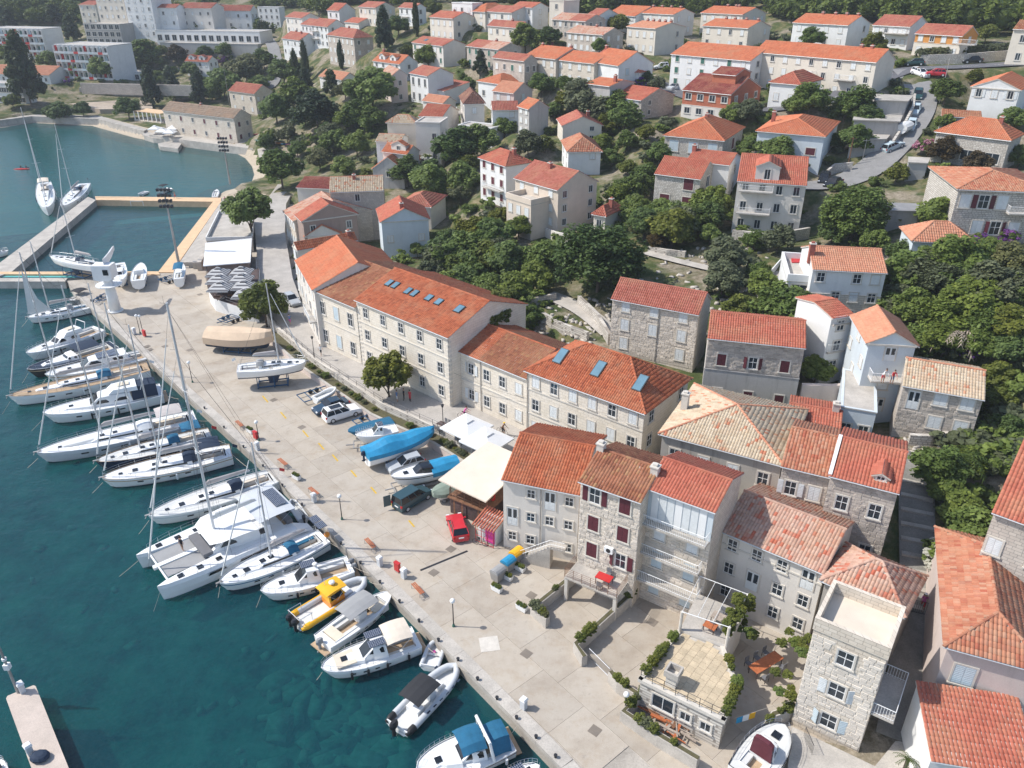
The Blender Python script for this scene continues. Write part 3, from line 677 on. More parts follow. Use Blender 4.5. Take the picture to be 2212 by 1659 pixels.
def build_house(H):
    label, k, s, roof, wall, win, fl, cols, o = H
    w, d, h, rh, zc = s['w'], s['d'], s['h'], s['rh'], s['zc']; rz = math.atan2(s['e'][1], s['e'][0])
    root = thing(o.get('name', 'house'), label, o.get('cat', 'house'), s['o'], rz, o.get('group', 'houses of the town'))
    Mw = Matrix.Translation(Vector(s['o'])) @ Matrix.Rotation(rz, 4, 'Z'); lod = 0 if zc < 112 else 1; F0 = -o.get('fdn', 5.0)
    wm = WM[wall]; wb = MB()
    if k == 'g': wb.loft([[(x, 0, F0), (x, d, F0), (x, d, h), (x, d/2, h+rh-.1), (x, 0, h)] for x in (0, w)])
    elif k == 'x': wb.loft([[(w, y, F0), (0, y, F0), (0, y, h), (w/2, y, h+rh-.1), (w, y, h)] for y in (d, 0)])
    elif k == 's': wb.loft([[(x, 0, F0), (x, d, F0), (x, d, h+rh-.1), (x, 0, h)] for x in (0, w)])
    else: wb.box(0, 0, F0, w, d, h)
    if k == 'x': wb.f = [f[::-1] for f in wb.f]
    W0 = wb.build('wall', wm, root)
    bm = bmesh.new(); bm.from_mesh(W0.data); bmesh.ops.recalc_face_normals(bm, faces=bm.faces); bm.to_mesh(W0.data); bm.free()
    if 'low' in o:      # a lower storey of another finish, set 3 cm proud
        zz, lm = o['low']; b = MB(); b.box(-.03, -.03, F0, w+.03, d+.03, zz); b.box(-.08, -.08, zz, w+.08, d+.08, zz+.09); b.build('lower_wall', [WM[lm]], root)
    if 'loggia' in o:      # glazed top floor with folding shutters
        zz = o['loggia']; MB().box(.05, -.05, zz, w-.05, 0, h-.15).build('loggia_wall', WM['blue'], root)
        for i in range(7): x = .5+(w-1)*i/7; MB().box(x, -.1, zz+.05, x+(w-1)/7-.08, -.05, h-.4).build('folding_shutter', M['shutter_w' if i % 3 else 'white'], root)
    if 'fins' in o:        # balconies between white fins, coloured panels in some bays
        n = max(6, int(w/2.4))
        for i in range(n+1): x = w*i/n; MB().box(x-.09, -1.3, 0, x+.09, 0, h+.05).build('fin', WM['white'], root)
        for f in range(fl):
            for i in range(n):
                x0, x1, z = w*i/n+.1, w*(i+1)/n-.1, h*f/fl
                MB().box(x0, -1.25, z+.02, x1, -.02, z+.16).build('balcony_slab', M['conc_lt'], root); MB().box(x0, -1.28, z+.16, x1, -1.2, z+1.05).build('balcony_panel', M[('hullgrey', 'hullgrey', 'shutter_b', 'red', 'hullgrey')[(i*3+f*2) % 5]], root)
                if (i+f) % 3 == 0: MB().box(x0, -.55, z+1.05, x0+(x1-x0)*.5, -.5, z+h/fl-.1).build('privacy_screen', M['red' if (i+f) % 2 else 'shutter_b'], root)
    # roof
    if k in 'gxhs':
        S, Rg = roof_slopes(k, w, d, h, rh, o.get('oe', .32), o.get('og', .12)); b = MB()
        for p in S: slab(b, p)
        rf = b.build('roof', M['stonetrim'], root)
        tw, tl = (.27, .42) if zc < 100 else (.30, .48) if zc < 150 else (.36, .6) if zc < 240 else (.5, .85)
        rm = roof.split('/'); nr = o.get('near', False)
        if len(rm) == 2:        # two lots of tiles side by side on one roof
            t = o.get('split', .5)
            for part, (f0, f1) in zip(rm, ((0, t), (t, 1))):
                S2 = [[tuple(np.array(p[0])+(np.array(p[1])-np.array(p[0]))*(f0 if i == 0 else 1-f1)), tuple(np.array(p[0])+(np.array(p[1])-np.array(p[0]))*(f1 if i == 0 else 1-f0)), tuple(np.array(p[3])+(np.array(p[2])-np.array(p[3]))*(f1 if i == 0 else 1-f0)), tuple(np.array(p[3])+(np.array(p[2])-np.array(p[3]))*(f0 if i == 0 else 1-f1))] for i, p in enumerate(S)]
                lay_tiles(rf, root, S2, part, tw, tl, nr and part == rm[0], Mw)
        else: lay_tiles(rf, root, S, rm[0], tw, tl, nr, Mw)
        ridge_caps(rf, Rg, rm[0] if rm[0] != 'tan' else 'pale')
        for p in S[:2]:
            a0, a1 = np.array(p[0]), np.array(p[1]); MB().tube(a0+[0, 0, -.05], a1+[0, 0, -.05], .065, n=6).build('gutter', M['alu' if zc < 150 else 'white'], root)
        if o.get('whiteverge'): y = d/2; MB().obox((-.05, y/2-.15, h+rh/2+.12), (1, 0, 0), np.array([0, y, rh])/math.hypot(y, rh), np.array([0, -rh, y])/math.hypot(y, rh), .3, math.hypot(y, rh)+.3, .16).build('verge', M['white'], root)
        for i, cc in enumerate(o.get('chim', [])):
            fx, fy = cc[:2]; x, y = w*fx, d*fy; zt = h+rh+(cc[2] if len(cc) > 2 else .5); zb = h-.2; b = MB(); cw = .32
            b.box(x-cw, y-cw, zb, x+cw, y+cw, zt, 0); b.box(x-cw-.07, y-cw-.07, zt, x+cw+.07, y+cw+.07, zt+.12, 1); b.box(x-cw*.6, y-cw*.6, zt+.12, x+cw*.6, y+cw*.6, zt+.3, 0)
            b.build('chimney', [M['chim_red'] if o.get('chimr', 1) else M['stonetrim'], M['stonetrim']], rf)
        for fx, fs, sw, sl in o.get('sky', []):
            o_, e_, s_, nn, q = tile_frame(S[0]); c = o_+e_*(q[1][0]*fx)+s_*(q[:, 1].max()*fs)
            g = MB(); g.obox(c+nn*.1, e_, s_, nn, sw, sl, .22, 0); sk = g.build('skylight', M['darkmetal'], rf)
            g = MB(); g.obox(c+nn*.225, e_, s_, nn, sw-.16, sl-.18, .03, 0); g.build('pane', M['sky_glass'], sk)
        for fx, dw, dh in o.get('dorm', []):    # gabled dormers on the front slope
            x = w*fx; y0 = .5; dd = d/2*.7; zb = h+rh*(y0/(d/2)); b = MB(); b.loft([[(x-dw/2, y, zb-.3), (x+dw/2, y, zb-.3), (x+dw/2, y, zb+dh), (x, y, zb+dh+dw*.22), (x-dw/2, y, zb+dh)] for y in (y0, y0+dd)]); dm = b.build('dormer', wm, root)
            SS = [[(x-dw/2-.15, y0+dd, zb+dh-.05), (x-dw/2-.15, y0-.2, zb+dh-.05), (x, y0-.2, zb+dh+dw*.22+.05), (x, y0+dd, zb+dh+dw*.22+.05)], [(x+dw/2+.15, y0-.2, zb+dh-.05), (x+dw/2+.15, y0+dd, zb+dh-.05), (x, y0+dd, zb+dh+dw*.22+.05), (x, y0-.2, zb+dh+dw*.22+.05)]]
            b = MB(); [slab(b, p) for p in SS]; b.build('dormer_roof', M['stonetrim'], dm); dt = tile_mesh_data(tile_field(SS, tw, tl))
            if dt: put('tile_field', npmesh('tile_field', dt[0], dt[1], TM[rm[0]], dt[2]), dm, kind='stuff')
            put('window', win_meshes('d', min(.9, dw*.55), dh*.75, 1)[0], dm, (x, y0, zb+.1))
    else:
        b = MB(); pt = .28
        b.box(-.08, -.08, h, w+.08, d+.08, h+.1, 0); q = o.get('par', .25)
        for bb in ((-.08, -.08, w+.08, pt-.08), (-.08, d-pt+.08, w+.08, d+.08), (-.08, pt-.08, pt-.08, d-pt+.08), (w-pt+.08, pt-.08, w+.08, d-pt+.08)): b.box(bb[0], bb[1], h+.1, bb[2], bb[3], h+.1+q, 1)
        b.build('flat_roof', [M[o.get('ftop', 'conc_lt')], wm], root)
    # windows
    ws = win.split('/'); hs = h/fl; bw, bh = o.get('ws', (.95, min(1.4, hs*.5))); skipF, skipR, skipL = [], [], []
    def row(face, L, styles, n):
        if n <= 0 or L < 1.6: return
        for f in range(fl):
            for i in range(n):
                if (face, f, i) in o.get('no', ()): continue
                x = L*(i+.5)/n; st = styles[(f*n+i) % len(styles)]
                if st == '-': continue
                z = f*hs+o.get('sill', .95 if hs > 2.5 else .7); hh = bh
                loc, r = {'F': ((x, 0, z), 0), 'R': ((w, x, z), R_(90)), 'L': ((0, L-x, z), R_(-90))}[face]
                if 'low' in o and z < o['low'][0]: loc = (loc[0]+(face == 'R')*.03-(face == 'L')*.03, loc[1]-(face == 'F')*.03, z)
                if st == 'D': add_door(root, (loc[0], loc[1], f*hs+.03), r, 1.05, min(2.2, hs*.78), o.get('dm', 'shutter_w'), True); zz, hh = f*hs, 2.2
                else: add_window(root, st, loc, r, bw, hh, lod); zz = z
                {'F': skipF, 'R': skipR, 'L': skipL}[face].append((x, zz-.1, bw+.5, hh+.3))
    cf, cs = cols or (max(1, int(w/2.9)), max(1, int(d/3.6)))
    row('F', w, ws[0], cf)
    if len(ws) > 1: row('R', d, ws[1], cs)
    if len(ws) > 2: row('L', d, ws[2], cs)
    if 'stones' in o:
        cap = o['stones']; z0 = o.get('sz0', .1)
        wall_stones(root, W0, 'F', w, h-.15, z0, skipF, o.get('sm', 'stone_piece'), cap=cap, frame=((0, 0, 0), (1, 0, 0), (0, -1, 0)), bw=o.get('sbw', .52))
    if o.get('quoin'):
        b = MB()
        for z in np.arange(0, h-.3, .62):
            for x in (0, w): b.box(x-.03 if x == 0 else x-.5, -.035, z, x+.5 if x == 0 else x+.03, .3, z+.3)
        b.build('quoins', M['stonetrim'], root)
    if o.get('band'):
        b = MB()
        for z in o['band']: b.box(-.05, -.07, z, w+.05, .02, z+.16)
        b.build('string_course', M['stonetrim'], root)
    if o.get('cornice', zc < 150 and k in 'gxh'):
        b = MB(); b.box(-.1, -.16, h-.28, w+.1, .02, h-.1); b.build('cornice', M['stonetrim'], root)
    for face, x0, x1, z, dp in o.get('bal', []):
        balcony(root, face, x0, x1, z, dp, w, d, o.get('balm', 'white'))
    if o.get('pipe') is not None:
        b = MB()
        for x in o['pipe']: b.tube((x, -.09, 0), (x, -.09, h-.1), .05, n=6)
        b.build('downpipe', M['galv'], root)
    for x, z in o.get('ac', []):
        b = MB(); b.box(x-.4, -.36, z, x+.4, -.06, z+.58, 0); ac = b.build('air_conditioner', M['white'], root); b = MB(); b.tube((x, -.37, z+.29), (x, -.355, z+.29), .22, n=12); b.build('fan_grille', M['darkmetal'], ac)
    s['root'] = root; s['roof'] = k; return root
def balcony(root, face, x0, x1, z, dp, w, d, m='white'):
    rz, org = {'F': (0, (0, 0, 0)), 'R': (R_(90), (w, 0, 0)), 'L': (R_(-90), (0, d, 0))}[face]
    b = MB(); b.box(x0, -dp, z-.16, x1, -.01, z); o = b.build('balcony', M['conc_lt'], root, loc=org, rz=rz); b = MB()
    for p, q in (((x0+.04, -.02), (x0+.04, -dp+.05)), ((x0+.04, -dp+.05), (x1-.04, -dp+.05)), ((x1-.04, -dp+.05), (x1-.04, -.02))):
        L = math.hypot(q[0]-p[0], q[1]-p[1]); n = max(2, int(L/.16))
        b.tube((p[0], p[1], z+.95), (q[0], q[1], z+.95), .03, n=5); b.tube((p[0], p[1], z+.12), (q[0], q[1], z+.12), .02, n=4)
        for k in range(n+1): x, y = p[0]+(q[0]-p[0])*k/n, p[1]+(q[1]-p[1])*k/n; b.tube((x, y, z), (x, y, z+.95), .014, n=4, cap=False)
    b.build('railing', M[m], o); return o
M['chim_red'] = mat('chimney_brick', (.34, .11, .08), .85, .2, scale=3)
M['stone_piece'] = mat('stone_piece', (.68, .605, .52), .9, .14, scale=1.2, rnd=.28, bump=.4)
M['stone_grey_piece'] = mat('stone_grey_piece', (.54, .475, .41), .9, .16, scale=1.2, rnd=.35, bump=.4)
M['stone_pale_piece'] = mat('stone_pale_piece', (.69, .625, .545), .9, .1, scale=1.2, rnd=.16, bump=.3)

# ---------- the houses of the picture, far to near: eave corners, far side corner, heading, wall height, ridge ----------
h_ = house
GF, GM, GW, GS_ = 'hotel blocks above the bay', 'houses high on the hillside', 'row houses on the waterfront', 'houses between gardens on the slope'
# hotel blocks, far left
h_('tall cream hotel block with short red roof beside the pines', 'g', 170, 10, 205, None, -16, 12, 2, 'dullred', 'cream', 'dc', 4, (3, 2), d=14, group=GF)
h_('tall cream hotel block rising out of the picture', 'f', 204, -12, 264, None, -16, 18, None, '', 'cream', 'cdc', 5, (5, 2), d=14, group=GF)
h_('white hotel block with tall red window frame beside cream blocks', 'f', 266, -8, 324, None, -16, 17, None, '', 'white', 'dcc', 5, (4, 2), d=14, group=GF)
h_('white hotel wing, leftmost of three under dull red roofs', 'g', 321, 16, 380, 384, -12, 12, 9, 'dullred', 'white', 'cd', 3, (3, 2), d=12, group=GF)
h_('white hotel wing, middle of three with red stripe beside', 'g', 389, 17, 456, 460, -12, 12, 6, 'dullred', 'pale', 'cdd', 3, (4, 2), d=12, group=GF)
h_('white hotel wing, rightmost of three with long gable side', 'g', 467, 22, 541, 556, -12, 12, 8, 'dullred', 'white', 'cdd/d', 3, (4, 2), group=GF)
h_('low white hotel terrace hall under the three wings', 'f', 335, 66, 560, None, -12, 5, None, '', 'white', 'dd', 1, (14, 1), d=12, ws=(2.2, 2.4), group=GF)
h_('grey hotel pool deck wall above the trees', 'f', 345, 93, 556, None, -12, 5, None, '', 'grey', '-', 1, (1, 1), d=14, group=GF)
h_('grey flat hotel annex with deep fins beside the pines', 'f', 180, 52, 258, 300, -14, 9, None, '', 'grey', 'd', 3, (6, 2), ws=(2.2, 2), group=GF)
h_('long flat roofed apartment block with red balcony panels at frame edge', 'f', -30, 61, 92, 132, -14, 13, None, '', 'white', 'dgd', 4, (12, 3), ws=(2.6, 2.2), sill=.35, group=GF, fins=1)
h_('flat roofed apartment block with red and orange balcony panels', 'f', 118, 97, 234, 284, -16, 13, None, '', 'white', 'dgd', 4, (9, 3), ws=(2.6, 2.2), sill=.35, group=GF, fins=1)
h_('small flat roofed kiosk below the apartment block', 'f', 255, 156, 300, 306, -14, 3, None, '', 'white', 'd', 1, (4, 1), d=7, ws=(2, 2), sill=.3, group=GF)
h_('low orange roofed hall at left edge behind a pine', 'g', -40, 158, 106, 112, -12, 3.5, 141, 'pale', 'white', 'd', 1, (8, 1), group=GF)
h_('long white hall with blue window band at left edge', 'f', -40, 180, 44, 70, -12, 7, None, '', 'white', 'd', 2, (8, 2), d=12, ws=(3, 1.8), sill=.4, group=GF)
h_('small white villa with dormers above the bay trees', 'g', 400, 131, 450, 470, -20, 6, 112, 'red', 'white', 'dc/d', 2, (4, 2), dorm=[(.25, 3, 1.4), (.7, 3, 1.4)], group=GF)
h_('white flat roofed block on the hill beside dark trees', 'f', 556, 16, 602, 614, -20, 9, None, '', 'white', 'dd', 3, (4, 2), d=12, group=GM)
# bay shore
h_('long stone boathouse with brown roof on the bay shore', 'g', 351.5, 237, 505, 541, -30, 7.5, 224, 'stonegrey', 'stone', 'mdmdm/md', 2, (6, 2), z=1.0, group='stone houses of the bay shore', chim=[(.45, .5)], near=0)
h_('stone house with plain red roof behind the boathouse', 'g', 494, 195, 550, 588, -35, 7.5, 176, 'dullred', 'stone', 'cd/dc', 2, (3, 3), group='stone houses of the bay shore')
# upper middle, headings about -50
for r in [
 ('white house with dull red roof, first of stepped row', 'g', 617, 36, 652, 690, -48, 6.5, 27, 'dullred', 'pale', 'dc/c'),
 ('stepped white house with open roof terrace', 'g', 650, 52, 690, 730, -48, 6.5, 42, 'dullred', 'white', 'dd/c', dict(bal=[('F', .5, 6, 3.2, 1.2)])),
 ('white house with balconies beside the big hip roofed house', 'g', 671, 54, 708, 748, -48, 8, 41, 'dullred', 'white', 'dd/d', dict(fl=3, bal=[('F', .5, 6, 3.2, 1.2), ('F', .5, 6, 6, 1.2)])),
 ('tall white house with blank gable high above the trees', 'g', 707, 21, 732, 767, -45, 7, 7, 'red', 'white', 'dd', {}),
 ('small shed roofed red house under the white gable house', 'g', 745, 47, 775, 792, -48, 4, 39, 'red', 'pale', 'c', dict(fl=1)),
 ('white house with brown red roof behind twin cypresses', 'g', 610, 82, 648, 688, -48, 6.5, 70, 'dullred', 'white', 'dc/c', dict(chim=[(.3, .5), (.7, .4)])),
 ('large stone villa with hipped dull red roof', 'h', 707.5, 74, 764, 805, -52, 10, 54, 'dullred', 'stonegrey', 'ccc/cdc', dict(fl=3, chim=[(.5, .5)])),
 ('cream house with shallow red roof below the pine hill', 'g', 775, 14, 812, 853, -48, 6.5, 4, 'dullred', 'cream', 'dc/c', {}),
 ('white terraced house with pink upper roof near thin cypress', 'g', 862, 15, 896, 920, -48, 6, 7, 'dullred', 'white', 'dd/d', dict(bal=[('F', 1, 6, 3, 1)])),
 ('cream stone house with red gable roof beside thin cypress', 'g', 928.5, 36, 979, 1000, -49, 6.5, 25, 'red', 'cream', 'cc/dc', dict(chim=[(.6, .5)])),
 ('white flat topped house on the skyline behind red roofs', 'f', 976, 7, 1020, 1042, -45, 7, None, '', 'white', 'dc/c', {}),
 ('yellowish house with bright orange hip roof', 'h', 1013, 23, 1048, 1056, -48, 5.5, 7, 'orange', 'cream', 'dc/c', {}),
 ('long cream house with faded red roof on upper lane', 'g', 1050, 24, 1106, 1160, -48, 6, 13, 'dullred', 'pale', 'dc/c', {}),
 ('cream house with red roof below the upper lane', 'g', 1054, 54, 1124, 1148, -50, 6.5, 43, 'dullred', 'cream', 'dc/cd', dict(chim=[(.6, .5)])),
 ('stone house with double skylight in red roof', 'g', 891, 91, 957, 979, -51, 6, 82, 'dullred', 'pale', 'gcg/-', dict(sky=[(.3, .5, 1.6, 1.4)], cols=(6, 2))),
 ('stone house with green shutters and two toned red roof', 'g', 1008, 98.7, 1078, 1098, -50, 6, 89, 'dullred/pink', 'stonegrey', 'gdg/d', dict(cols=(5, 2), chim=[(.6, .5)])),
 ('narrow stone house with teal shutters beside cypress garden', 'g', 1065, 123, 1133, 1160, -49, 7.5, 115, 'dullred', 'stonegrey', 'gcd/d', dict(cols=(4, 2))),
 ('white cottage with long dormer and purple flowers', 'g', 806, 130, 864, 902, -46, 5, 112, 'orange', 'white', 'dd/d', dict(dorm=[(.3, 3, 1.3), (.7, 3, 1.3)], chim=[(.1, .5, 1)])),
 ('pale pink gable house beside the huge dark pine', 'x', 847, 163, 879, 826, 22, 7.5, 150, 'pink', 'pink', 'dd', dict(fl=2)),
 ('white house with smooth gable and red roof above terraces', 'g', 885.5, 157, 924, 979, -52, 8, 144, 'dullred', 'white', 'dd/-', dict(cols=(3, 1), ws=(1, 2))),
 ('small red roofed annex under the smooth white gable', 's', 920, 190, 960, 972, -48, 3.5, None, 'dullred', 'white', 'd', dict(fl=1)),
 ('low house with orange roof between dark pines', 'g', 690, 164, 740, 772, -45, 4, 153, 'pale', 'white', 'c', dict(fl=1)),
 ('house with bright orange roof and white awning', 'h', 1033, 174, 1080, 1098, -48, 4.5, 159, 'orange', 'white', 'd', dict(fl=1)),
 ('pale pink house with faded red roof', 'g', 1065, 195, 1110, 1150, -40, 6, 177, 'pale', 'pink', 'cc/c', {}),
 ('cream house with dark brown hip roof and white balcony', 'h', 1003, 222, 1046, 982, 8, 7, 193, 'darkbrown', 'pale', 'c/c/d', dict(bal=[('L', .5, 6, 3.4, 1.2)])),
 ('white barn like house with plain red roof', 'g', 1064, 237, 1120, 1050, 4, 5.5, 219, 'dullred', 'white', '-c/-/d', {}),
 ('grey flat roofed workshop beside the gardens', 'f', 990, 272, 1062, 1086, -30, 4.5, None, '', 'white', 'd', dict(fl=1, ftop='concrete')),
 ('low house with orange and pink roofs behind the gable garden', 'g', 913, 216, 958, 984, -40, 4, 206, 'pale', 'pale', 'c', dict(fl=1)),
 ('cream villa with tan hipped roof and grey wing', 'h', 836, 263, 897, 908, -10, 9, 241, 'tan', 'cream', '-', dict(d=12)),
 ('grey rendered wing with water tank on its roof', 'f', 897, 266, 950, 967, -10, 9, None, '', 'pale', '-d/d', dict(d=10, fl=2)),
 ('house with corrugated red roofs behind the tank wing', 'g', 905, 250, 955, 968, -18, 8, 226, 'red', 'pale', '-', dict(d=9)),
 ('white house with tan roof beside orange dormer roofs', 'g', 812, 304, 866, 804, -10, 7, 290, 'tan', 'white', 'c/-/c', dict(d=7)),
 ('orange roofed gable house with small attic window', 'x', 805, 363, 872, None, -12, 5, 333, 'orange', 'grey', 'd', dict(d=13, fl=2, cols=(1, 1), no=(('F', 0, 0),))),
 ('house with long orange roof and dormer behind attic gable', 'g', 826, 325, 880, 905, -30, 7, 305, 'orange', 'pale', 'd', dict(dorm=[(.6, 4, 1.2)])),
]:
    k = dict(r[12]) if len(r) > 12 else {}; h_(*r[:12], k.pop('fl', 2), k.pop('cols', None), group=k.pop('group', GM), **k)
# upper right, headings about -45
for r in [
 ('white house with red roof near top beside oleander', 'g', 1106, 14, 1150, 1162, -48, 6, 5, 'red', 'white', 'd/c', {}),
 ('small brown stone house under the oleander', 'g', 1100, 24, 1112, 1125, -48, 5, 16, 'dullred', 'stonegrey', 'c', dict(d=8)),
 ('cream tower house cut by the top edge', 'f', 1187, 3, 1218, None, -40, 9, None, '', 'cream', 'dc', dict(d=8, fl=3)),
 ('long stone house with patched red roof beside tower house', 'g', 1193, 41, 1266, 1285, -48, 5.6, 30, 'pink/dullred', 'stonegrey', 'dcd/d', dict(cols=(6, 2))),
 ('white gable house with small skylight behind stone house', 'g', 1264, 34, 1290, 1310, -48, 5.5, 19, 'dullred', 'white', 'd/d', {}),
 ('stone house with mottled brown roof and awning shed', 'g', 1225, 69, 1304, 1325, -48, 5, 58, 'pink', 'stonegrey', 'ccc/c', dict(cols=(6, 2), chim=[(.55, .5)])),
 ('white house with bright orange roof, left of chimneyed block', 'g', 1311, 31, 1373, 1382, -50, 4, 13, 'orange', 'white', 'c/c', {}),
 ('pale block with four chimneys in a row, behind trees', 'g', 1377, 27, 1456, 1500, -50, 6, 17, 'orange', 'pale', 'cc/c', dict(chim=[(.15, .5), (.4, .5), (.65, .5), (.9, .5)])),
 ('cream block with many chimneys and washing line', 'g', 1355, 57, 1417, 1480, -52, 6.8, 49, 'pale', 'cream', 'ccc/-d', dict(cols=(4, 2), chim=[(.2, .5), (.4, .5), (.6, .5), (.8, .5), (.9, .6)])),
 ('beige block with red chimneys, rear of a pair', 'g', 1515, 27, 1605, 1655, -48, 6.2, 15, 'orange', 'cream', 'cc/c', dict(chim=[(.35, .5), (.55, .5), (.62, .5)])),
 ('beige block with red chimneys, front of a pair', 'g', 1519, 55, 1617, 1665, -47, 5.9, 43, 'orange', 'cream', 'dcc/-c', dict(cols=(4, 2), chim=[(.25, .5), (.45, .5), (.7, .5), (.95, .5)], quoin=1)),
 ('stone terrace house with orange roof, left half of row', 'g', 1134, 120, 1201, 1215, -48, 6, 101, 'orange', 'stone', 'ccc/c', dict(cols=(4, 2), chim=[(.05, .5), (.95, .5)])),
 ('stone terrace house with orange roof, right half of row', 'g', 1202, 128, 1284, 1300, -48, 5.7, 113, 'orange', 'stone', 'ccc/c', dict(cols=(4, 2))),
 ('stone cottage at left end of the orange roofed row', 'g', 1094, 129, 1134, 1140, -48, 6, 118, 'brown', 'stonegrey', 'c/c', {}),
 ('white gabled house with long balcony beside terrace row', 'x', 1337, 141, 1411, None, 32, 6.5, 112, 'orange', 'white', 'b-/-', dict(d=11, cols=(2, 1), fl=2)),
 ('white balcony wing of the gabled house', 'g', 1285, 122, 1337, None, -45, 6.2, 109, 'red', 'white', 'dd', dict(bal=[('F', .5, 8, 3.2, 1.5)], chim=[(.15, .4, 1)])),
 ('small white turret room with red hip roof', 'h', 1351, 153, 1380, 1394, -40, 4, 141, 'red', 'white', 'd', dict(fl=1)),
 ('long pale three storey block with bright orange roof', 'g', 1451, 116, 1622, 1637, -47, 7.6, 97, 'orange', 'white', 'gcgc/d', dict(cols=(6, 2), fl=3)),
 ('long beige terrace block with orange roof and laundry balcony', 'g', 1631, 111, 1894, 1934, -50, 7.4, 97, 'orange', 'cream', 'ccdcd/-', dict(cols=(9, 2), fl=3, chim=[(.8, .5), (.88, .5)], bal=[('F', 21, 25, 3.5, 1.3), ('F', 13, 16, 3.5, 1.3)], sky=[])),
 ('unfinished red brick house with dark red roof and terrace', 'g', 1476, 193, 1580, 1664, -40, 5.6, 163, 'darkred', 'brick', 'dd/dd', dict(cols=(4, 3), fl=2, low=(2.6, 'pale'), ws=(1.3, 1.2))),
 ('dark red attic roof block behind the brick house', 'g', 1540, 158, 1590, 1622, -40, 8, 146, 'darkred', 'brick', '-', dict(d=8)),
 ('stone house with orange roof and dark gable strip', 'g', 1327, 208, 1386, 1456, -47, 4, 188, 'red', 'rough', 'c/d-', dict(cols=(3, 2))),
 ('grey gable house with bright orange roof above trees', 'g', 1268, 180, 1318, 1370, -45, 7, 170, 'orange', 'grey', '-', dict(d=9, chim=[(.9, .3, 1)])),
 ('grey house with plain orange roof and white balcony', 'g', 1120, 228, 1143, 1185, -62, 6.2, 211, 'orange', 'grey', 'cc/-', dict(cols=(2, 1), fl=3)),
 ('cream gable house with solar panel on red roof', 'x', 1216, 271, 1300, 1205, 4, 3.8, 252, 'dullred', 'cream', 'dd', dict(fl=2, cols=(2, 1), chim=[(.7, .4)], no=(('F', 0, 0), ('F', 1, 0)))),
 ('white cube house with faded pink hip roof', 'h', 1228, 326, 1298, 1202, 3, 4.6, 292, 'mixed', 'white', '-c/-/cc', dict(fl=2, cols=(2, 2), no=(('F', 0, 0), ('F', 0, 1)))),
 ('stone bungalow with broad orange pyramid roof', 'h', 1437, 291, 1563, 1606, -28, 3.8, 252, 'orange', 'rough', 'bb/m', dict(fl=1, cols=(3, 1), ws=(1.7, 2), chim=[(.5, .5)])),
 ('stone house with red roof and maroon shutters among trees', 'g', 1416, 373, 1514, 1546, -31, 6.3, 343, 'red', 'rough', 'mm-/d', dict(fl=2, cols=(2, 1), ws=(1.7, 1.9), near=0)),
 ('red roofed house behind the maroon shuttered one', 'g', 1485, 345, 1576, 1588, -31, 6, 327, 'red', 'white', '-/d', dict(d=7, chim=[(.02, .4, .8)])),
 ('white three storey house with balconies and red roof', 'g', 1594, 389, 1742, 1766, -17, 8.4, 336, 'red', 'pale', 'ddd/-', dict(fl=3, cols=(4, 1), dorm=[(.42, 3.6, 2.1)], bal=[('F', .4, 5.5, 3.6, 1.6), ('F', .4, 5.5, 7.0, 1.2)])),
 ('white block with orange roof and stone strips, three chimneys', 'g', 1714, 48, 1833, 1880, -48, 5.8, 32, 'orange', 'white', 'ccd/-d', dict(cols=(4, 2), chim=[(.32, .5), (.55, .5), (.75, .5), (.95, .5)])),
 ('white house with terrace parasol below the pine wood', 'g', 1887, 53, 1967, 2007, -50, 4.8, 34, 'dullred', 'white', 'ccd/-', dict(cols=(4, 1), bal=[('F', 3, 9, 3.2, 1.5)])),
 ('ochre house with white shutters and terrace wall', 'g', 1979, 71, 2080, 2113, -52, 4.6, 54, 'dullred', 'orange', 'ccd/c', dict(cols=(4, 1), low=(2.6, 'cream'), bal=[('F', 10, 14, 3, 1.2)])),
 ('old cream house with garage at the right edge', 'g', 2190, 62, 2240, None, -40, 7, 45, 'brown', 'cream', 'dd', dict(d=9)),
 ('little white house with bright red pyramid roof', 'h', 1665, 176, 1729, 1775, -40, 4.5, 153, 'red', 'white', 'cc/d', dict(fl=1, cols=(2, 2))),
 ('pale blue bungalow with orange hip roof and vines', 'h', 1637, 282, 1781, 1811, -28, 4.4, 254, 'orange', 'blue', 'mm/-', dict(fl=1, cols=(3, 1), ws=(1.6, 1.2), chim=[(.08, .5)])),
 ('white gable house with orange roof beside the hill road', 'x', 2101, 186, 2204, None, -38, 5, 170, 'orange', 'white', 'oc', dict(d=14, fl=1, cols=(3, 1), sill=3.2)),
 ('long shed with corrugated brick red roof below gable house', 's', 2035, 250, 2120, None, -25, 3.2, None, 'brown', 'grey', '-', dict(d=5, fl=1, pitch=.2)),
 ('stone bungalow with wide orange hip roof and glazed porch', 'h', 2024, 282, 2182, 2209, -44, 5.2, 255, 'orange', 'rough', 'ddd/d', dict(fl=1, cols=(3, 1), ws=(2.2, 1.7), chim=[(.75, .5)])),
 ('large stone house with brown hip roof at right edge', 'h', 2072, 407, 2275, None, -10, 7, 366, 'mixed', 'rough', '-cOc', dict(fl=2, cols=(5, 1), d=13, bal=[('F', 6.5, 12.5, 4.2, 1.3)], ws=(1.3, 1.8))),
 ('pale blue house with orange pyramid roof among dark trees', 'h', 1974, 517, 2107, 1950, -10, 4, 467, 'pale', 'blue', '-', dict(fl=1)),
]:
    k = dict(r[12]) if len(r) > 12 else {}; h_(*r[:12], k.pop('fl', 2), k.pop('cols', None), group=k.pop('group', GS_), **k)
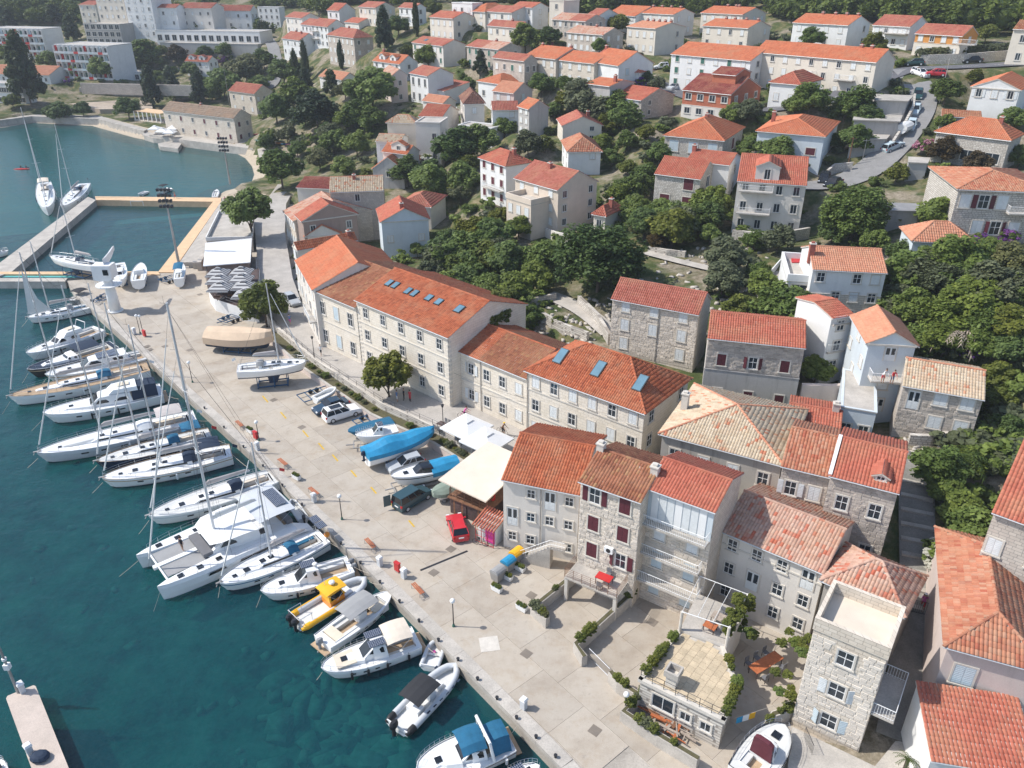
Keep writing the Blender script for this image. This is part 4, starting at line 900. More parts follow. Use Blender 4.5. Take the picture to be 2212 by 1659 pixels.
# garden slope, middle distance
h_('white house with hip roof, dormer and maroon shutters', 'h', 1037, 339, 1093, 1146, -55, 8, 322, 'red', 'white', 'mmm/-', 3, (3, 2), group=GS_, bal=[('F', 2, 8, 3, 1.0)], chim=[(.75, .6)])
h_('large beige house with smooth red roof and yard', 'g', 1113, 383, 1206, 1290, -50, 7.2, 358, 'dullred', 'beige', 'ccc/d-d', 3, (3, 3), group=GS_, chim=[(.45, .4)], near=0)
h_('beige balcony wing of the large beige house', 'f', 1094, 428, 1147, 1159, -50, 6, None, '', 'beige', 'cc', 2, (3, 1), d=5, par=.9, group=GS_)
h_('small cream outhouse with red roof and thin chimney', 'h', 1283, 459, 1308, 1325, -35, 3.4, 440, 'red', 'cream', 'd', 1, (1, 1), d=4.5, chim=[(.75, .5, .9)], group=GS_)
h_('pale blue gable house with red roof and pale dormers', 'x', 824, 478.5, 925.5, 800, 13, 7, 450, 'red', 'blue', 'c-c', 3, (3, 2), group=GS_, near=0, chim=[(.45, .1, .7)], no=(('F', 0, 0), ('F', 0, 2), ('F', 2, 0), ('F', 2, 2)))
h_('low house with faded red hip roof behind pale blue house', 'h', 862, 441, 930, 962, -15, 4.5, 416, 'dullred', 'pale', '-', 1, (2, 1), group=GS_)
h_('brown rendered gable house with red dormer roofs', 'x', 654, 477, 771, 639, 28, 7, 441, 'red', 'brown', '-d', 2, (3, 2), group=GS_, no=(('F', 0, 0), ('F', 0, 1)))
h_('old stone house with tan tile roof beside the lane', 'g', 713, 414, 828, None, 8, 9, 381, 'tan', 'stonegrey', '-d-', 3, (3, 2), d=9, group=GS_, chim=[(.45, .4)])
h_('low sheds with dark red sheet roofs behind street tree', 'g', 641, 404, 716, None, -10, 4, 384, 'darkred', 'pale', '-', 1, (2, 1), d=10, group=GS_)
h_('old stone house with pinkish tan roof beside the promenade', 'g', 614, 455, 636, 655, -62, 6, 424, 'pink', 'stone', 'cc', 2, (5, 2), group=GS_, d=8)
h_('low house with vivid orange gable roof behind row', 'x', 660, 510, 735, None, 15, 4, 487, 'orange', 'pale', '-', 1, (2, 1), d=8, group=GS_)
# waterfront row
h_('narrow pale house with spotted red roof, far end of row', 'x', 633, 530, 642, 770, -58, 8.6, 508, 'brick', 'pale', 'cd/-', 3, (2, 2), d=16, z=1.2, group=GW, chim=[(.6, .9)])
h_('pale house with bright orange roof at bend of row', 'g', 641, 561, 678, None, 624, 9.0, 537, 'orange', 'pale', 'dcc', 3, (4, 2), z=1.3, group=GW, d=13, bal=[('F', 7.5, 12.5, 3.6, 1.0)], near=1, cornice=True)
h_('stone row house with weathered brown roof and arched lintels', 'g', 678.5, 624.5, 769, None, 662, 8.6, 573, 'brown', 'ashlar', 'dbd', 2, (3, 2), z=1.3, group=GW, near=1, band=[4.2], ws=(1.05, 1.9), pipe=[.1])
h_('long stone row house with seven roof windows', 'g', 769.5, 645.5, 970, None, 727, 9.6, 613, 'brick', 'ashlar', 'ddddd', 3, (5, 2), z=1.4, group=GW, near=1, band=[3.3, 6.4], sky=[(.12, .62, .9, 1.3), (.19, .62, .9, 1.3), (.34, .6, .9, 1.3), (.41, .6, .9, 1.3), (.555, .62, 1, 1.2), (.66, .61, 1, 1.2), (.86, .62, 1.1, 1.4)], pipe=[17.8], quoin=1, ac=[])
h_('stone row house with roof half red half brown', 'g', 969, 746, 1139, None, 815, 7.2, 722, 'brick/brown', 'ashlar', 'doddc', 2, (5, 2), z=1.4, group=GW, near=1, split=.42, band=[3.3], pipe=[5.5])
h_('large ashlar house with orange roof and three roof lights', 'h', 1139, 797, 1392, None, 888, 8.8, 757, 'brick', 'ashlar', 'cdcdc/d-d', 3, (6, 3), d=9.5, z=1.4, group=GW, near=1, band=[3.2, 6.3], sky=[(.2, .55, 1.1, 2.1), (.52, .55, 1.1, 2.1), (.85, .55, 1.1, 2.1)], pipe=[.1])
# houses behind the front row
h_('three storey stone house with nine white shuttered windows', 'g', 1323.5, 641.5, 1510, 1536, 676, 7.7, 607, 'dullred', 'stone', 'ccccccc', 3, (3, 2), group=GS_, near=1, pipe=[6.2], stones=300, no=(('F', 0, 1),), ws=(1.0, 1.45))
h_('stone house with red tiles over grey plastered lower floor', 'g', 1531, 727, 1739, None, 748.5, 8.6, 683, 'red', 'stonegrey', 'dmmmOm', 2, (3, 2), group=GS_, near=1, low=(4.6, 'grey'), sm='stone_grey_piece', stones=260, sz0=4.8)
h_('white house with orange roof, red awning and outside stairs', 'g', 1757, 579, 1915, 1921, 587, 7.2, 535, 'pale', 'white', 'dcdd-', 3, (4, 2), group=GS_, near=1, low=(3.9, 'stone'), chim=[(.0, .3, .8)])
h_('white terrace wing beside the house with the red awning', 'f', 1701, 608, 1757, 1752, 612, 5, None, '', 'white', '-d', 2, (1, 1), d=6, group=GS_, par=.9, ws=(2.0, 1.5))
h_('tall white gable house with pale orange roof', 'x', 1878, 739, 1979, 1843, 745, 8, 718, 'pale', 'blue', 'Dc-/-/c-', 4, (1, 3), group=GS_, near=1, bal=[('F', .6, 4.6, 4.2, 1.4)])
h_('open balcony wing with red roof beside the tall gable', 'g', 1797, 685, 1843, None, 678, 7.5, 655, 'red', 'white', 'd', 3, (1, 2), group=GS_, d=6, bal=[('F', .2, 3.6, 6.6, .3), ('F', .2, 3.6, 3.2, .3)])
h_('low stone house with tan barrel tile roof', 'g', 1953, 829, 2125, 2129, 859, 5.2, 787, 'tan', 'stonegrey', 'cccD', 2, (3, 2), group=GS_, near=1, stones=300, sm='stone_grey_piece', no=(('F', 0, 0),), ws=(1.15, 1.3))
h_('low white annex with glazed door and tiny terrace roof', 'f', 1817, 880, 1893, 1897, 893, 4, None, '', 'blue', 'dd', 1, (2, 1), d=5, group=GS_, par=.05)
h_('grey weathered house with big tan hipped roof', 'h', 1431, 934, 1689, None, 1001, 7.6, 875, 'tan', 'dirty', 'cdc', 2, (4, 2), group=GS_, near=1, d=11, z=3.2, chim=[(.05, .45, .2)], chimr=0, cornice=True)
h_('stone house with faded pink roof between tan and red roofs', 'g', 1691, 1002, 1794, None, 1026, 7.8, 934, 'mixed', 'stonegrey', 'oc', 2, (2, 2), group=GS_, near=1, z=3.9, stones=150, sm='stone_grey_piece')
h_('stone house with bright red roof and rooftop dormer', 'g', 1795, 1023, 1941, 1958, 1060, 8.4, 960, 'red', 'stonegrey', 'dd/-', 2, (2, 2), group=GS_, near=1, z=4.2, stones=260, sm='stone_grey_piece', dorm=[(.72, 1.2, .5)], whiteverge=1)
h_('low red roofed shed with white chimney behind pink roof', 'g', 1702, 905, 1815, None, 925, 4, 893, 'red', 'white', '-', 1, (2, 1), d=5, group=GS_, z=6.0, chim=[(.88, .5, .8)], chimr=0)
# front row at the quay
h_('white rendered house with red roof and outside stair', 'g', 1087, 1031, 1252, None, 1064, 8.0, 950, 'brick', 'pale', 'dd-dDd', 3, (4, 2), z=.1, group=GW, near=1, pipe=[3.7], ws=(.8, .95), cornice=True)
h_('narrow tall stone house with brown roof and maroon shutters', 'g', 1255, 1035, 1386, None, 1080, 11.6, 990, 'brown', 'stone', 'Omm', 4, (2, 2), z=.1, group=GW, near=1, stones=300, sbw=.46, chim=[(.03, .5, .6), (.98, .42, .4)], chimr=0, no=(('F', 0, 0), ('F', 0, 1)), ac=[(3.1, 5.2)], ws=(1.0, 1.5))
h_('stone house with glazed white loggia under orange roof', 'g', 1400, 1049, 1546, 1584, 1101, 11.9, 1013, 'red', 'stone', 'bbbbcc', 4, (2, 2), z=.2, group=GW, near=1, stones=260, sbw=.6, no=(('F', 3, 0), ('F', 3, 1)), loggia=8.65, bal=[('F', .1, 5.7, 8.6, .9), ('F', .1, 5.4, 5.5, .8), ('F', .1, 5.7, 2.8, 1.1)], ws=(.95, 1.7))
h_('pale house with long faded pink roof beside the loggia house', 'g', 1561, 1142, 1781, None, 1233, 7.5, 1101, 'pink', 'pale', 'dddddD', 3, (4, 2), z=.6, group=GW, near=1, cornice=True, ws=(.85, 1.15), band=[6.0])
h_('low end house with mottled pink hip roof', 'h', 1784, 1249, 1950, 1993, 1322, 7.3, 1173, 'pink', 'dirty', '-', 2, (2, 1), z=.8, group=GW, near=1, cornice=True)
h_('pale stone tower house with walled roof terrace', 'f', 1758, 1358, 1916, None, 1424, 9.2, None, '', 'stone', 'podc', 3, (1, 1), z=.5, group=GW, par=.95, d=4.5, stones=300, sm='stone_pale_piece', sbw=.6, ws=(1.1, 1.3), bal=[('R', .1, 4.3, 4.0, 1.5)], ftop='canvas_sand')
# right edge
h_('pinkish house with orange hip roof at lower right corner', 'h', 2050, 1390, 2262, None, 1447, 8.4, 1250, 'mixed', 'pink', 'b-', 2, (2, 2), z=.8, group=GW, near=1, d=13.5, no=(('F', 0, 0), ('F', 0, 1)), ws=(1.3, 1.7), cornice=True, sky=[])
h_('low wing with bright tiled lean-to roof at bottom right', 's', 2014, 1634, 2245, None, 1672, 4.2, None, 'red', 'white', '-', 1, (2, 1), z=.7, d=5.0, group=GW, near=1, pitch=.5)
h_('big stone house with rendered gable at right edge', 'g', 2150, 1100, 2290, None, 1150, 9.5, 940, 'red', 'stonegrey', '-c', 2, (3, 2), z=5.2, d=11, group=GS_, near=1)
TM['darkred'] = tilemat('dark_red_tiles', [(0, (.20, .05, .04)), (.5, (.27, .075, .06)), (1, (.23, .06, .05))], amt=.2)

shape_ground()
ground_meshes()
for H in HOUSES: build_house(H)

# ---------- trees, bushes, forest ----------
LM = {'b': leafmat('broad_leaves', (.085, .128, .030), (.28, .36, .095)), 'd': leafmat('dark_leaves', (.062, .100, .030), (.225, .30, .090)), 'o': leafmat('olive_leaves', (.085, .10, .052), (.25, .27, .145)),
 'y': leafmat('yellow_green_leaves', (.085, .11, .02), (.27, .29, .06)), 'p': leafmat('pine_needles', (.036, .060, .034), (.15, .19, .095)), 'r': leafmat('reddish_leaves', (.06, .045, .025), (.16, .12, .06)),
 'f': leafmat('purple_flowers', (.16, .06, .34), (.42, .16, .62), 0), 'k': leafmat('pink_flowers', (.45, .16, .26), (.62, .36, .42), 0), 'w': leafmat('white_flowers', (.55, .55, .50), (.80, .80, .75), 0)}
M['bark'] = mat('bark', (.13, .10, .075), .9, .25, scale=4, bump=.4); M['palebark'] = mat('pale_bark', (.30, .27, .23), .9, .2, scale=4)
def leaf_quads(C, Nn, size):
    n = len(C); a = np.cross(Nn, rng.normal(size=(n, 3))); a /= np.linalg.norm(a, axis=1)[:, None]+1e-9; b = np.cross(Nn, a); s = size[:, None]
    V = np.stack([C-a*s*.5-b*s*.35, C+a*s*.5-b*s*.35, C+a*s*.5+b*s*.35+Nn*s*.12, C-a*s*.5+b*s*.35+Nn*s*.12], 1).reshape(-1, 3); return V, np.arange(n*4).reshape(n, 4)
def crown_data(kind='round', K=46, per=85, leaf=.10, seed=1):
    r = np.random.default_rng(seed); cc = []
    while len(cc) < K:
        p = r.normal(size=3); p /= np.linalg.norm(p)
        if kind == 'round':
            if p[2] < -.45: continue
            q = p*r.uniform(.55, .95)*(1+.18*math.sin(3*p[0]+seed)*math.cos(4*p[1]+seed*2)); rad = r.uniform(.20, .34)
        elif kind == 'pine':
            z = r.uniform(-1, 1); m = (1-(z+1)/2)**.75*.8+.14; t = r.uniform(0, 6.283); m *= r.uniform(.5, 1.08); q = np.array([m*math.cos(t), m*math.sin(t), z]); rad = r.uniform(.14, .26)
        elif kind == 'cyp':
            z = r.uniform(-1, 1); m = max(.05, (1-abs(z*.92+.06)**2.2))*.75; t = r.uniform(0, 6.283); q = np.array([m*math.cos(t), m*math.sin(t), z]); rad = r.uniform(.16, .26)
        else:       # spreading
            if p[2] < -.15: continue
            q = p*r.uniform(.55, .95); q[2] *= .62; rad = r.uniform(.18, .30)
        cc.append((q, rad, r.uniform(0, 1)))
    VV, FF, TT, o = [], [], [], 0
    for q, rad, tn in cc:
        d = r.normal(size=(per, 3)); d /= np.linalg.norm(d, axis=1)[:, None]; rr = rad*r.uniform(.55, 1.08, per)
        C = q+d*rr[:, None]*np.array([1, 1, .8 if kind != 'cyp' else 1.5]); Nn = d*.55+r.normal(size=(per, 3))*.38+np.array([-.25, 0, .75]); Nn /= np.linalg.norm(Nn, axis=1)[:, None]
        V, F = leaf_quads(C, Nn, leaf*r.uniform(.6, 1.35, per)); VV.append(V); FF.append(F+o); o += len(V); TT.append(np.clip(.12+.5*tn+r.normal(0, .17, per), 0, .99))
    n = 40; d = r.normal(size=(n*6, 3)); d /= np.linalg.norm(d, axis=1)[:, None]   # dark leaf core, inner shade put into its tint, so the crown is not hollow
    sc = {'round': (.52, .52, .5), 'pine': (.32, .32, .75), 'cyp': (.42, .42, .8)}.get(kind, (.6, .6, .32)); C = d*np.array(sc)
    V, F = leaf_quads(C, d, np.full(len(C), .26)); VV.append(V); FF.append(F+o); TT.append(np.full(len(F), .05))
    return np.vstack(VV), np.vstack(FF), np.concatenate(TT)
CR = {}
def crown_mesh(kind, lm, var):
    key = (kind, lm, var)
    if key not in CR:
        K, per, lf = {'round': (70, 100, .115), 'pine': (80, 80, .11), 'cyp': (60, 70, .12), 'spread': (66, 95, .10), 'bush': (26, 60, .17), 'big': (130, 130, .075)}[kind]
        d = crown_data({'bush': 'round', 'big': 'round'}.get(kind, kind), K, per, lf, 11+var*7+len(kind)); CR[key] = npmesh('crown', d[0], d[1], LM[lm], d[2])
    return CR[key]
def trunk_mesh(var):
    key = ('trunk', var)
    if key not in CR:
        r = random.Random(var); b = MB(); x = y = 0; p = (0, 0, -.3)
        for k in range(4):
            q = (x+r.uniform(-.03, .03), y+r.uniform(-.03, .03), .28*(k+1)); b.tube(p, q, .075-.014*k, .075-.014*(k+1), 7); p = q; x, y = q[:2]
        for k in range(6):
            t = k*1.05+r.uniform(-.3, .3); z0 = r.uniform(.35, .8); L = r.uniform(.4, .75); m = (x+L*.5*math.cos(t), y+L*.5*math.sin(t), z0+L*.45); b.tube((x*.7, y*.7, z0), m, .035, .022, 5); b.tube(m, (x+L*math.cos(t), y+L*math.sin(t), z0+L*.75), .022, .008, 5)
        CR[key] = b.mesh('trunk', M['bark'], True)
    return CR[key]
TONE = {'b': 'green leafy', 'd': 'dark green', 'o': 'grey green', 'y': 'yellow green', 'p': 'dark', 'r': 'reddish green', 'f': 'purple flowering', 'k': 'pink flowering', 'w': 'white flowering'}
_hc = None
def near_house(p):
    global _hc
    if _hc is None: _hc = [(H[2]['o']+H[2]['e']*H[2]['w']/2+H[2]['n']*H[2]['d']/2, H) for H in HOUSES]
    return min(_hc, key=lambda q: (q[0][0]-p[0])**2+(q[0][1]-p[1])**2)
USED = {}
def tree_label(base, p, sz):
    c, H = near_house(p); dx, dy = p[0]-c[0], p[1]-c[1]; rel = 'behind' if dy > 4 and abs(dy) > abs(dx) else 'in front of' if dy < -4 and abs(dy) > abs(dx) else 'beside'
    hl = H[0].split(); hl = ' '.join(hl[:10]) if len(hl) > 10 else H[0]
    for w in ([''] + (['tall ', 'large ', 'broad '] if sz > 3.6 else ['low ', 'small ', 'slim ']) + ['rounded ', 'uneven ', 'second ', 'third ', 'fourth ', 'fifth ', 'sixth ']):
        L = (w+base+' '+rel+' the '+hl); L = ' '.join(L.split()[:16])
        if L not in USED: USED[L] = 1; return L
    return L
def ok_ground(p):
    if p[2] < .3: return False
    for s, on in PADS:
        a = (p[0]-s['o'][0])*s['e'][0]+(p[1]-s['o'][1])*s['e'][1]; b = (p[0]-s['o'][0])*s['n'][0]+(p[1]-s['o'][1])*s['n'][1]
        if -.3 < a < s['w']+.3 and -.3 < b < s['d']+.3: return False
    return True
def tree(u, v, r, k, shape=None, base=None, label=None, group=None, flat=.82):
    """crown centre and radius as they show in the photo; the tree stands on the ground below"""
    shape = shape or ('bush' if r < 15 else 'big' if r >= 60 else 'round'); hz = 3.0
    for _ in range(3):
        p = T(u, v, hz) if base is None else None
        if base is not None: p = np.array(base)+np.array([0, 0, hz])
        zc = proj(p)[2]; R = r*1.0*zc/FPX
        ch = R*flat; hz = max(ch*.9, R*.92) if shape != 'bush' else ch*.7
        if base is not None: hz = base_h(base, u, v)
    for _ in range(12):     # keep trunks out of houses: slide towards the viewer
        if ok_ground((p[0], p[1], 5)) or base is not None: break
        d = np.array([p[0], p[1]]); d = d/np.linalg.norm(d); p = p-np.array([d[0], d[1], 0])*.7
    k = 'b' if k == 'd' and random.random() < .5 else ('y' if k == 'b' and random.random() < .14 else k)
    g = tz(p[0], p[1]); bushy = shape == 'bush' or r < 15 or k in 'fkw'
    nm = ('bush' if bushy else 'tree'); base_l = TONE[k]+(' bush' if bushy else ' tree')
    root = thing(('flowering_bush' if k in 'fkw' else 'garden_bush') if bushy else 'leafy_tree', label or tree_label(base_l, p, R), nm, (p[0], p[1], g), random.uniform(0, 6.28), group or ('bushes in the hillside gardens' if bushy else 'trees between the houses'))
    hzz = max(p[2]-g, ch*.6); var = random.randrange(3)
    if k in 'fkw':
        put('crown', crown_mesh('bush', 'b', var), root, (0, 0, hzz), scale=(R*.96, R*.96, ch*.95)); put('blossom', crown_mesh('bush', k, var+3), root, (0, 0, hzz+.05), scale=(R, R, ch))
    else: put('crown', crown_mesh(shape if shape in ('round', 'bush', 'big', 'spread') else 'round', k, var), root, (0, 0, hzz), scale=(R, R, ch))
    if not bushy:
        tk = put('trunk', trunk_mesh(var), root, scale=(max(1.2, R*.8), max(1.2, R*.8), hzz))
    return root
def base_h(base, u, v):
    lo, hi = 0, 30
    for _ in range(30):
        m = (lo+hi)/2
        if proj((base[0], base[1], base[2]+m))[1] > v: lo = m
        else: hi = m
    return lo
def conifer(ub, vb, ut, vt, wpx, kind='pine', k='p', label=None):
    p = T(ub, vb); zc = proj(p)[2]; h = base_h(p, ut, vt); R = wpx/2*zc/FPX
    nm = 'cypress' if kind == 'cyp' else 'pine_tree'
    root = thing(nm, label or tree_label('dark cypress' if kind == 'cyp' else 'dark pine', p, R), 'cypress' if kind == 'cyp' else 'pine', p, random.uniform(0, 6.28), 'cypresses of the town' if kind == 'cyp' else 'dark pines near the bay')
    z0 = h*(.06 if kind == 'cyp' else .14); put('crown', crown_mesh(kind, k, random.randrange(2)), root, (0, 0, (h+z0)/2), scale=(R, R, (h-z0)/2)); put('trunk', trunk_mesh(0), root, scale=(R*.6+.6, R*.6+.6, h*.7))
for c in [(68,228,52,76,78),(333,233,328,145,48),(375,216,370,146,40),(435,223,430,156,44),(160,92,158,32,40),(832,113,832,18,44),(717,206,716,152,42),(1038,163,1038,110,34),(8,55,6,14,36),(663,215,664,150,44),(25,70,26,22,40),(120,52,118,10,44)]: conifer(*c)
for c in [(663,180,658,92,19),(641,182,641,110,21),(738,148,736,90,17),(900,80,900,3,16)]: conifer(*c, kind='cyp')
TREES = """178 145 22 d;218 148 26 b;305 118 38 d;290 135 26 d;482 180 36 b;530 150 38 o;483 110 18 d;125 242 26 d;178 236 18 d;275 232 26 d;25 218 18 d;15 118 24 d;102 130 20 b;382 116 20 r;345 170 18 d;410 150 18 d;
568 130 24 d;612 155 32 d;860 55 24 d;933 18 20 b;803 192 52 d;640 205 38 d;682 240 46 p;595 235 34 b;775 242 34 b;803 256 28 b;770 312 28 b;722 305 30 b;690 345 26 o;742 362 26 d;925 122 28 b;880 108 14 y;993 108 18 d;1008 182 18 b;1003 138 14 b;1090 268 25 b;985 318 46 d;1040 303 36 d;1012 352 22 y;880 368 36 d;930 392 42 d;1000 385 34 b;990 400 26 y;790 374 14 y;860 340 20 b;560 180 20 b;640 155 24 d;
1135 80 32 d;1188 78 24 d;1245 14 40 d;1295 50 14 b;1335 52 24 b;1295 98 18 b;1328 92 20 y;1170 182 28 b;1222 182 22 b;1262 215 46 o;1292 236 38 o;1350 252 35 b;1196 238 22 b;1398 165 15 d;1420 183 18 o;1140 312 32 o;1178 312 20 b;1585 246 27 b;1617 240 30 o;1300 312 25 b;1355 305 24 b;1322 342 22 b;1395 286 20 y;1355 362 20 y;1425 332 26 b;1398 385 36 d;1365 405 32 d;1340 428 34 b;1625 313 22 b;1186 284 13 b;
1750 215 38 b;1720 228 26 b;1850 222 38 b;1890 93 24 y;1755 82 24 b;2045 196 32 d;2105 166 18 y;2043 256 20 b;2132 72 22 b;2190 256 28 b;2040 326 32 r;2112 352 28 r;2205 338 28 d;1808 306 20 b;1790 346 14 y;1938 376 24 b;1905 110 16 y;
1849 462 68 b;1800 500 30 d;1890 520 30 d;2140 537 28 b;2030 456 42 b;1950 592 46 d;2010 572 46 b;2060 602 46 d;1980 662 46 b;2040 682 50 d;2100 642 46 b;2130 700 42 d;2190 622 42 d;2190 700 42 d;1950 532 28 d;2000 735 44 d;2120 742 42 b;2182 752 42 d;2160 812 38 b;1768 787 34 d;1767 710 24 y;1690 664 20 y;1600 670 40 y;1650 662 28 b;1920 640 30 d;2080 560 36 d;
1294 557 84 d;1172 560 42 d;1160 602 38 b;1120 492 28 b;960 560 38 b;1010 572 42 d;1060 560 42 b;1105 560 40 d;1000 612 38 d;1050 622 34 b;950 520 24 b;1112 622 36 d;1370 450 34 d;1396 482 38 d;1340 442 24 d;1460 472 38 d;1500 480 38 d;1530 450 36 b;1595 440 20 b;1535 507 24 b;1568 555 44 o;1630 520 24 b;1145 680 28 b;1125 692 22 b;1172 636 14 b;1207 692 14 y;1420 520 22 r;1640 590 26 b;900 520 16 b;1080 470 26 y;
2030 1010 56 b;2088 1002 38 b;2080 1112 48 b;2165 862 34 b;2180 922 34 d;1465 850 16 y;2130 1180 34 d;2050 1060 40 d;1500 640 14 y;1390 640 18 y"""
for row in TREES.replace('\n', '').split(';'):
    u, v, r, k = row.split(); tree(float(u), float(v), float(r), k)
for u, v, r, k in [(145,175,8,'f'),(480,130,11,'f'),(933,312,9,'f'),(923,328,15,'w'),(1385,172,13,'f'),(1188,97,9,'k'),(1995,316,20,'k'),(2120,500,16,'f'),(2182,512,19,'f'),(2095,762,18,'f'),(2050,1195,52,'w'),(1340,30,9,'k'),(870,142,8,'f'),(1002,215,7,'f')]: tree(u, v, r, k)
# street trees by the quay, with clear trunks
def street_tree(ub, vb, u, v, r, k, label, z):
    p = G(ub, vb, z); t = tree(u, v, r, k, 'round', base=p, label=label, group='street trees by the quay', flat=.92); return t
street_tree(840, 858, 838, 806, 50, 'y', 'single leafy street tree in front of the long stone row', 1.3)
street_tree(577, 702, 576, 655, 48, 'y', 'yellow green tree on the wall beside the covered boat', .3)
street_tree(547, 522, 541, 452, 48, 'b', 'bushy street tree beside the flat terrace of the pool', 1.0)
street_tree(612, 412, 612, 362, 44, 'b', 'dark leafy tree with bare trunk above the beach', .9)
# bougainvillea ivy on the row house gable
root = thing('ivy', 'green ivy mass over the gable wall of the long row house', 'ivy', T(1062, 700), 0)
for du, dv, rr in ((1030, 668, 20), (1050, 662, 24), (1075, 650, 26), (1095, 640, 20), (1080, 680, 22), (1060, 690, 18)):
    p = G(du, dv, 10.6); put('foliage', crown_mesh('bush', 'y', 1), root, p-np.array(root.location), scale=(rr*.062,)*3)
def palm(u, v, r, z, label, dead=False):
    p = np.array([*G(u, v, z+2.5)[:2], z]); root = thing('palm', label, 'palm', p); b = MB(); b.tube((0, 0, -.5), (0, 0, 2.5), .17, .13, 7); b.build('trunk', M['bark'], root)
    for k in range(16):
        t = k*.4+random.uniform(-.1, .1); L = r*random.uniform(.85, 1.1); up = random.uniform(.1, .9); b = MB(); pts = [np.array([math.cos(t)*L*s, math.sin(t)*L*s, 2.5+L*(up*s-.9*s*s)]) for s in (0, .25, .5, .75, 1)]
        sd = np.array([-math.sin(t), math.cos(t), 0])
        for i in range(4):
            for sg in (-1, 1):
                for f in (.2, .7):
                    a = pts[i]+(pts[i+1]-pts[i])*f; d = pts[i+1]-pts[i]; tip = a+sd*sg*L*.22*(1-i*.15)+d*.5-np.array([0, 0, .08*L]); b.add([a-d*.12, a+d*.14, tip], [(0, 1, 2)])
        b.path(pts, .012, 4)
        me = b.mesh('frond', M['deadleaf'] if dead else LM['b']); put('frond', me, root)
M['deadleaf'] = mat('dead_fronds', (.34, .28, .22), .9, .2)
palm(2096, 985, 2.2, 8.0, 'fan palm between bushes behind the bright red roof'); palm(2075, 715, 2.6, 12.5, 'dead grey palm with hanging fronds among dark trees', True); palm(1962, 1640, .9, .5, 'small spiky palm at the alley mouth by the white wing')
# hedge by the upper road
root = thing('hedge', 'clipped grey green hedge on the wall by the upper road', 'hedge', T(2000, 132))
for k in range(16):
    p = T(1990+k*13.5, 131-k*.9); put('foliage', crown_mesh('bush', 'o', k % 3), root, p+np.array([0, 0, 1.4])-np.array(root.location), scale=(1.5, 1.5, 1.3))
# far woods and undergrowth: read as one mass
def mass(name, spots, lm, shape, n=None):
    VV, FF, TT, o = [], [], [], 0; protos = [crown_data('round', *shape, 70+q) for q in range(4)]
    for p, R, hh in spots:
        V, F, Tn = protos[random.randrange(4)]; a = random.uniform(0, 6.28); c, s = math.cos(a), math.sin(a)
        W_ = np.stack([(V[:, 0]*c-V[:, 1]*s)*R+p[0], (V[:, 0]*s+V[:, 1]*c)*R+p[1], V[:, 2]*hh+p[2]], 1); VV.append(W_); FF.append(F+o); o += len(W_); TT.append(np.clip(Tn*.8+random.uniform(0, .3), 0, .99))
    return put(name, npmesh(name, np.vstack(VV), np.vstack(FF), LM[lm], np.concatenate(TT)), kind='stuff')
SPOTS = []
for u0, u1, v0, v1, n in [(-60, 165, -6, 46, 70), (160, 330, -8, 4, 14), (556, 760, -8, 14, 40), (740, 1120, -10, 3, 40), (1120, 1700, -10, 10, 90), (1660, 1900, -8, 34, 60), (1900, 2300, -8, 46, 100), (2000, 2300, 30, 60, 20), (1200, 1320, 0, 20, 14), (1450, 1530, 0, 26, 12)]:
    for _ in range(n):
        p = T(random.uniform(u0, u1), random.uniform(v0, v1), 2.0)
        if ok_ground((p[0], p[1], 5)): R = random.uniform(2.5, 5.0); g = tz(p[0], p[1]); SPOTS.append(((p[0], p[1], g+R*.75), R, R*.95))
for _ in range(200):        # the wood goes on over the hill
    x, y = random.uniform(-300, 260), random.uniform(330, 560)
    if y > 330+max(0, -x)*.45: R = random.uniform(3, 5.5); SPOTS.append(((x, y, tz(x, y)+R*.7), R, R))
FILL = [(560, 830, 165, 330, 16, 'bdo'), (860, 1060, 290, 420, 6, 'bdo'), (900, 1140, 480, 640, 14, 'bdo'), (1290, 1560, 410, 510, 9, 'bdo'), (1900, 2212, 560, 820, 18, 'bdo'), (1150, 1330, 140, 340, 4, 'byo'), (1680, 1900, 190, 330, 8, 'bdo'), (300, 560, 90, 215, 22, 'bdd'), (1980, 2120, 970, 1240, 12, 'bbd'), (1560, 1720, 440, 680, 8, 'byo')]
for u0, u1, v0, v1, n, ks in FILL:
    for _ in range(n):
        u, v = random.uniform(u0, u1), random.uniform(v0, v1); p = T(u, v, 2.5)
        if p[2] > 3 and ok_ground(p) and not any((np.hypot(Q[:, 0]-p[0], Q[:, 1]-p[1]) < hw+2).any() for _, Q, hw, _m in ROADLINES): tree(u, v, random.uniform(2.0, 3.6)*FPX/proj(p)[2], random.choice(ks), 'round')
mass("forest", SPOTS, 'd', (26, 26, .17))
SP2 = []; k = 0
REG = [(820, 1300, 440, 660), (900, 1500, 250, 480), (1290, 1660, 280, 640), (1600, 2212, 180, 480), (1560, 2212, 470, 830), (560, 900, 150, 360), (860, 1460, 60, 280), (1480, 1950, 60, 240), (2060, 2212, 820, 1000), (100, 560, 100, 215), (940, 1150, 620, 720), (1950, 2212, 960, 1220)]
while len(SP2) < 900 and k < 6000:
    k += 1; a = REG[k % len(REG)]; p = T(random.uniform(a[0], a[1]), random.uniform(a[2], a[3]), .3)
    if p[2] > 2.0 and ok_ground(p) and not any((np.hypot(Q[:, 0]-p[0], Q[:, 1]-p[1]) < hw+.8).any() for _, Q, hw, _ in ROADLINES): R = random.choice((.5, .8, 1.1, 1.5, 1.9)); SP2.append(((p[0], p[1], tz(p[0], p[1])+R*.4), R, R*.8))
mass('undergrowth', SP2[:450], 'b', (9, 22, .26)); mass('garden_undergrowth', SP2[450:], 'o', (9, 22, .26))

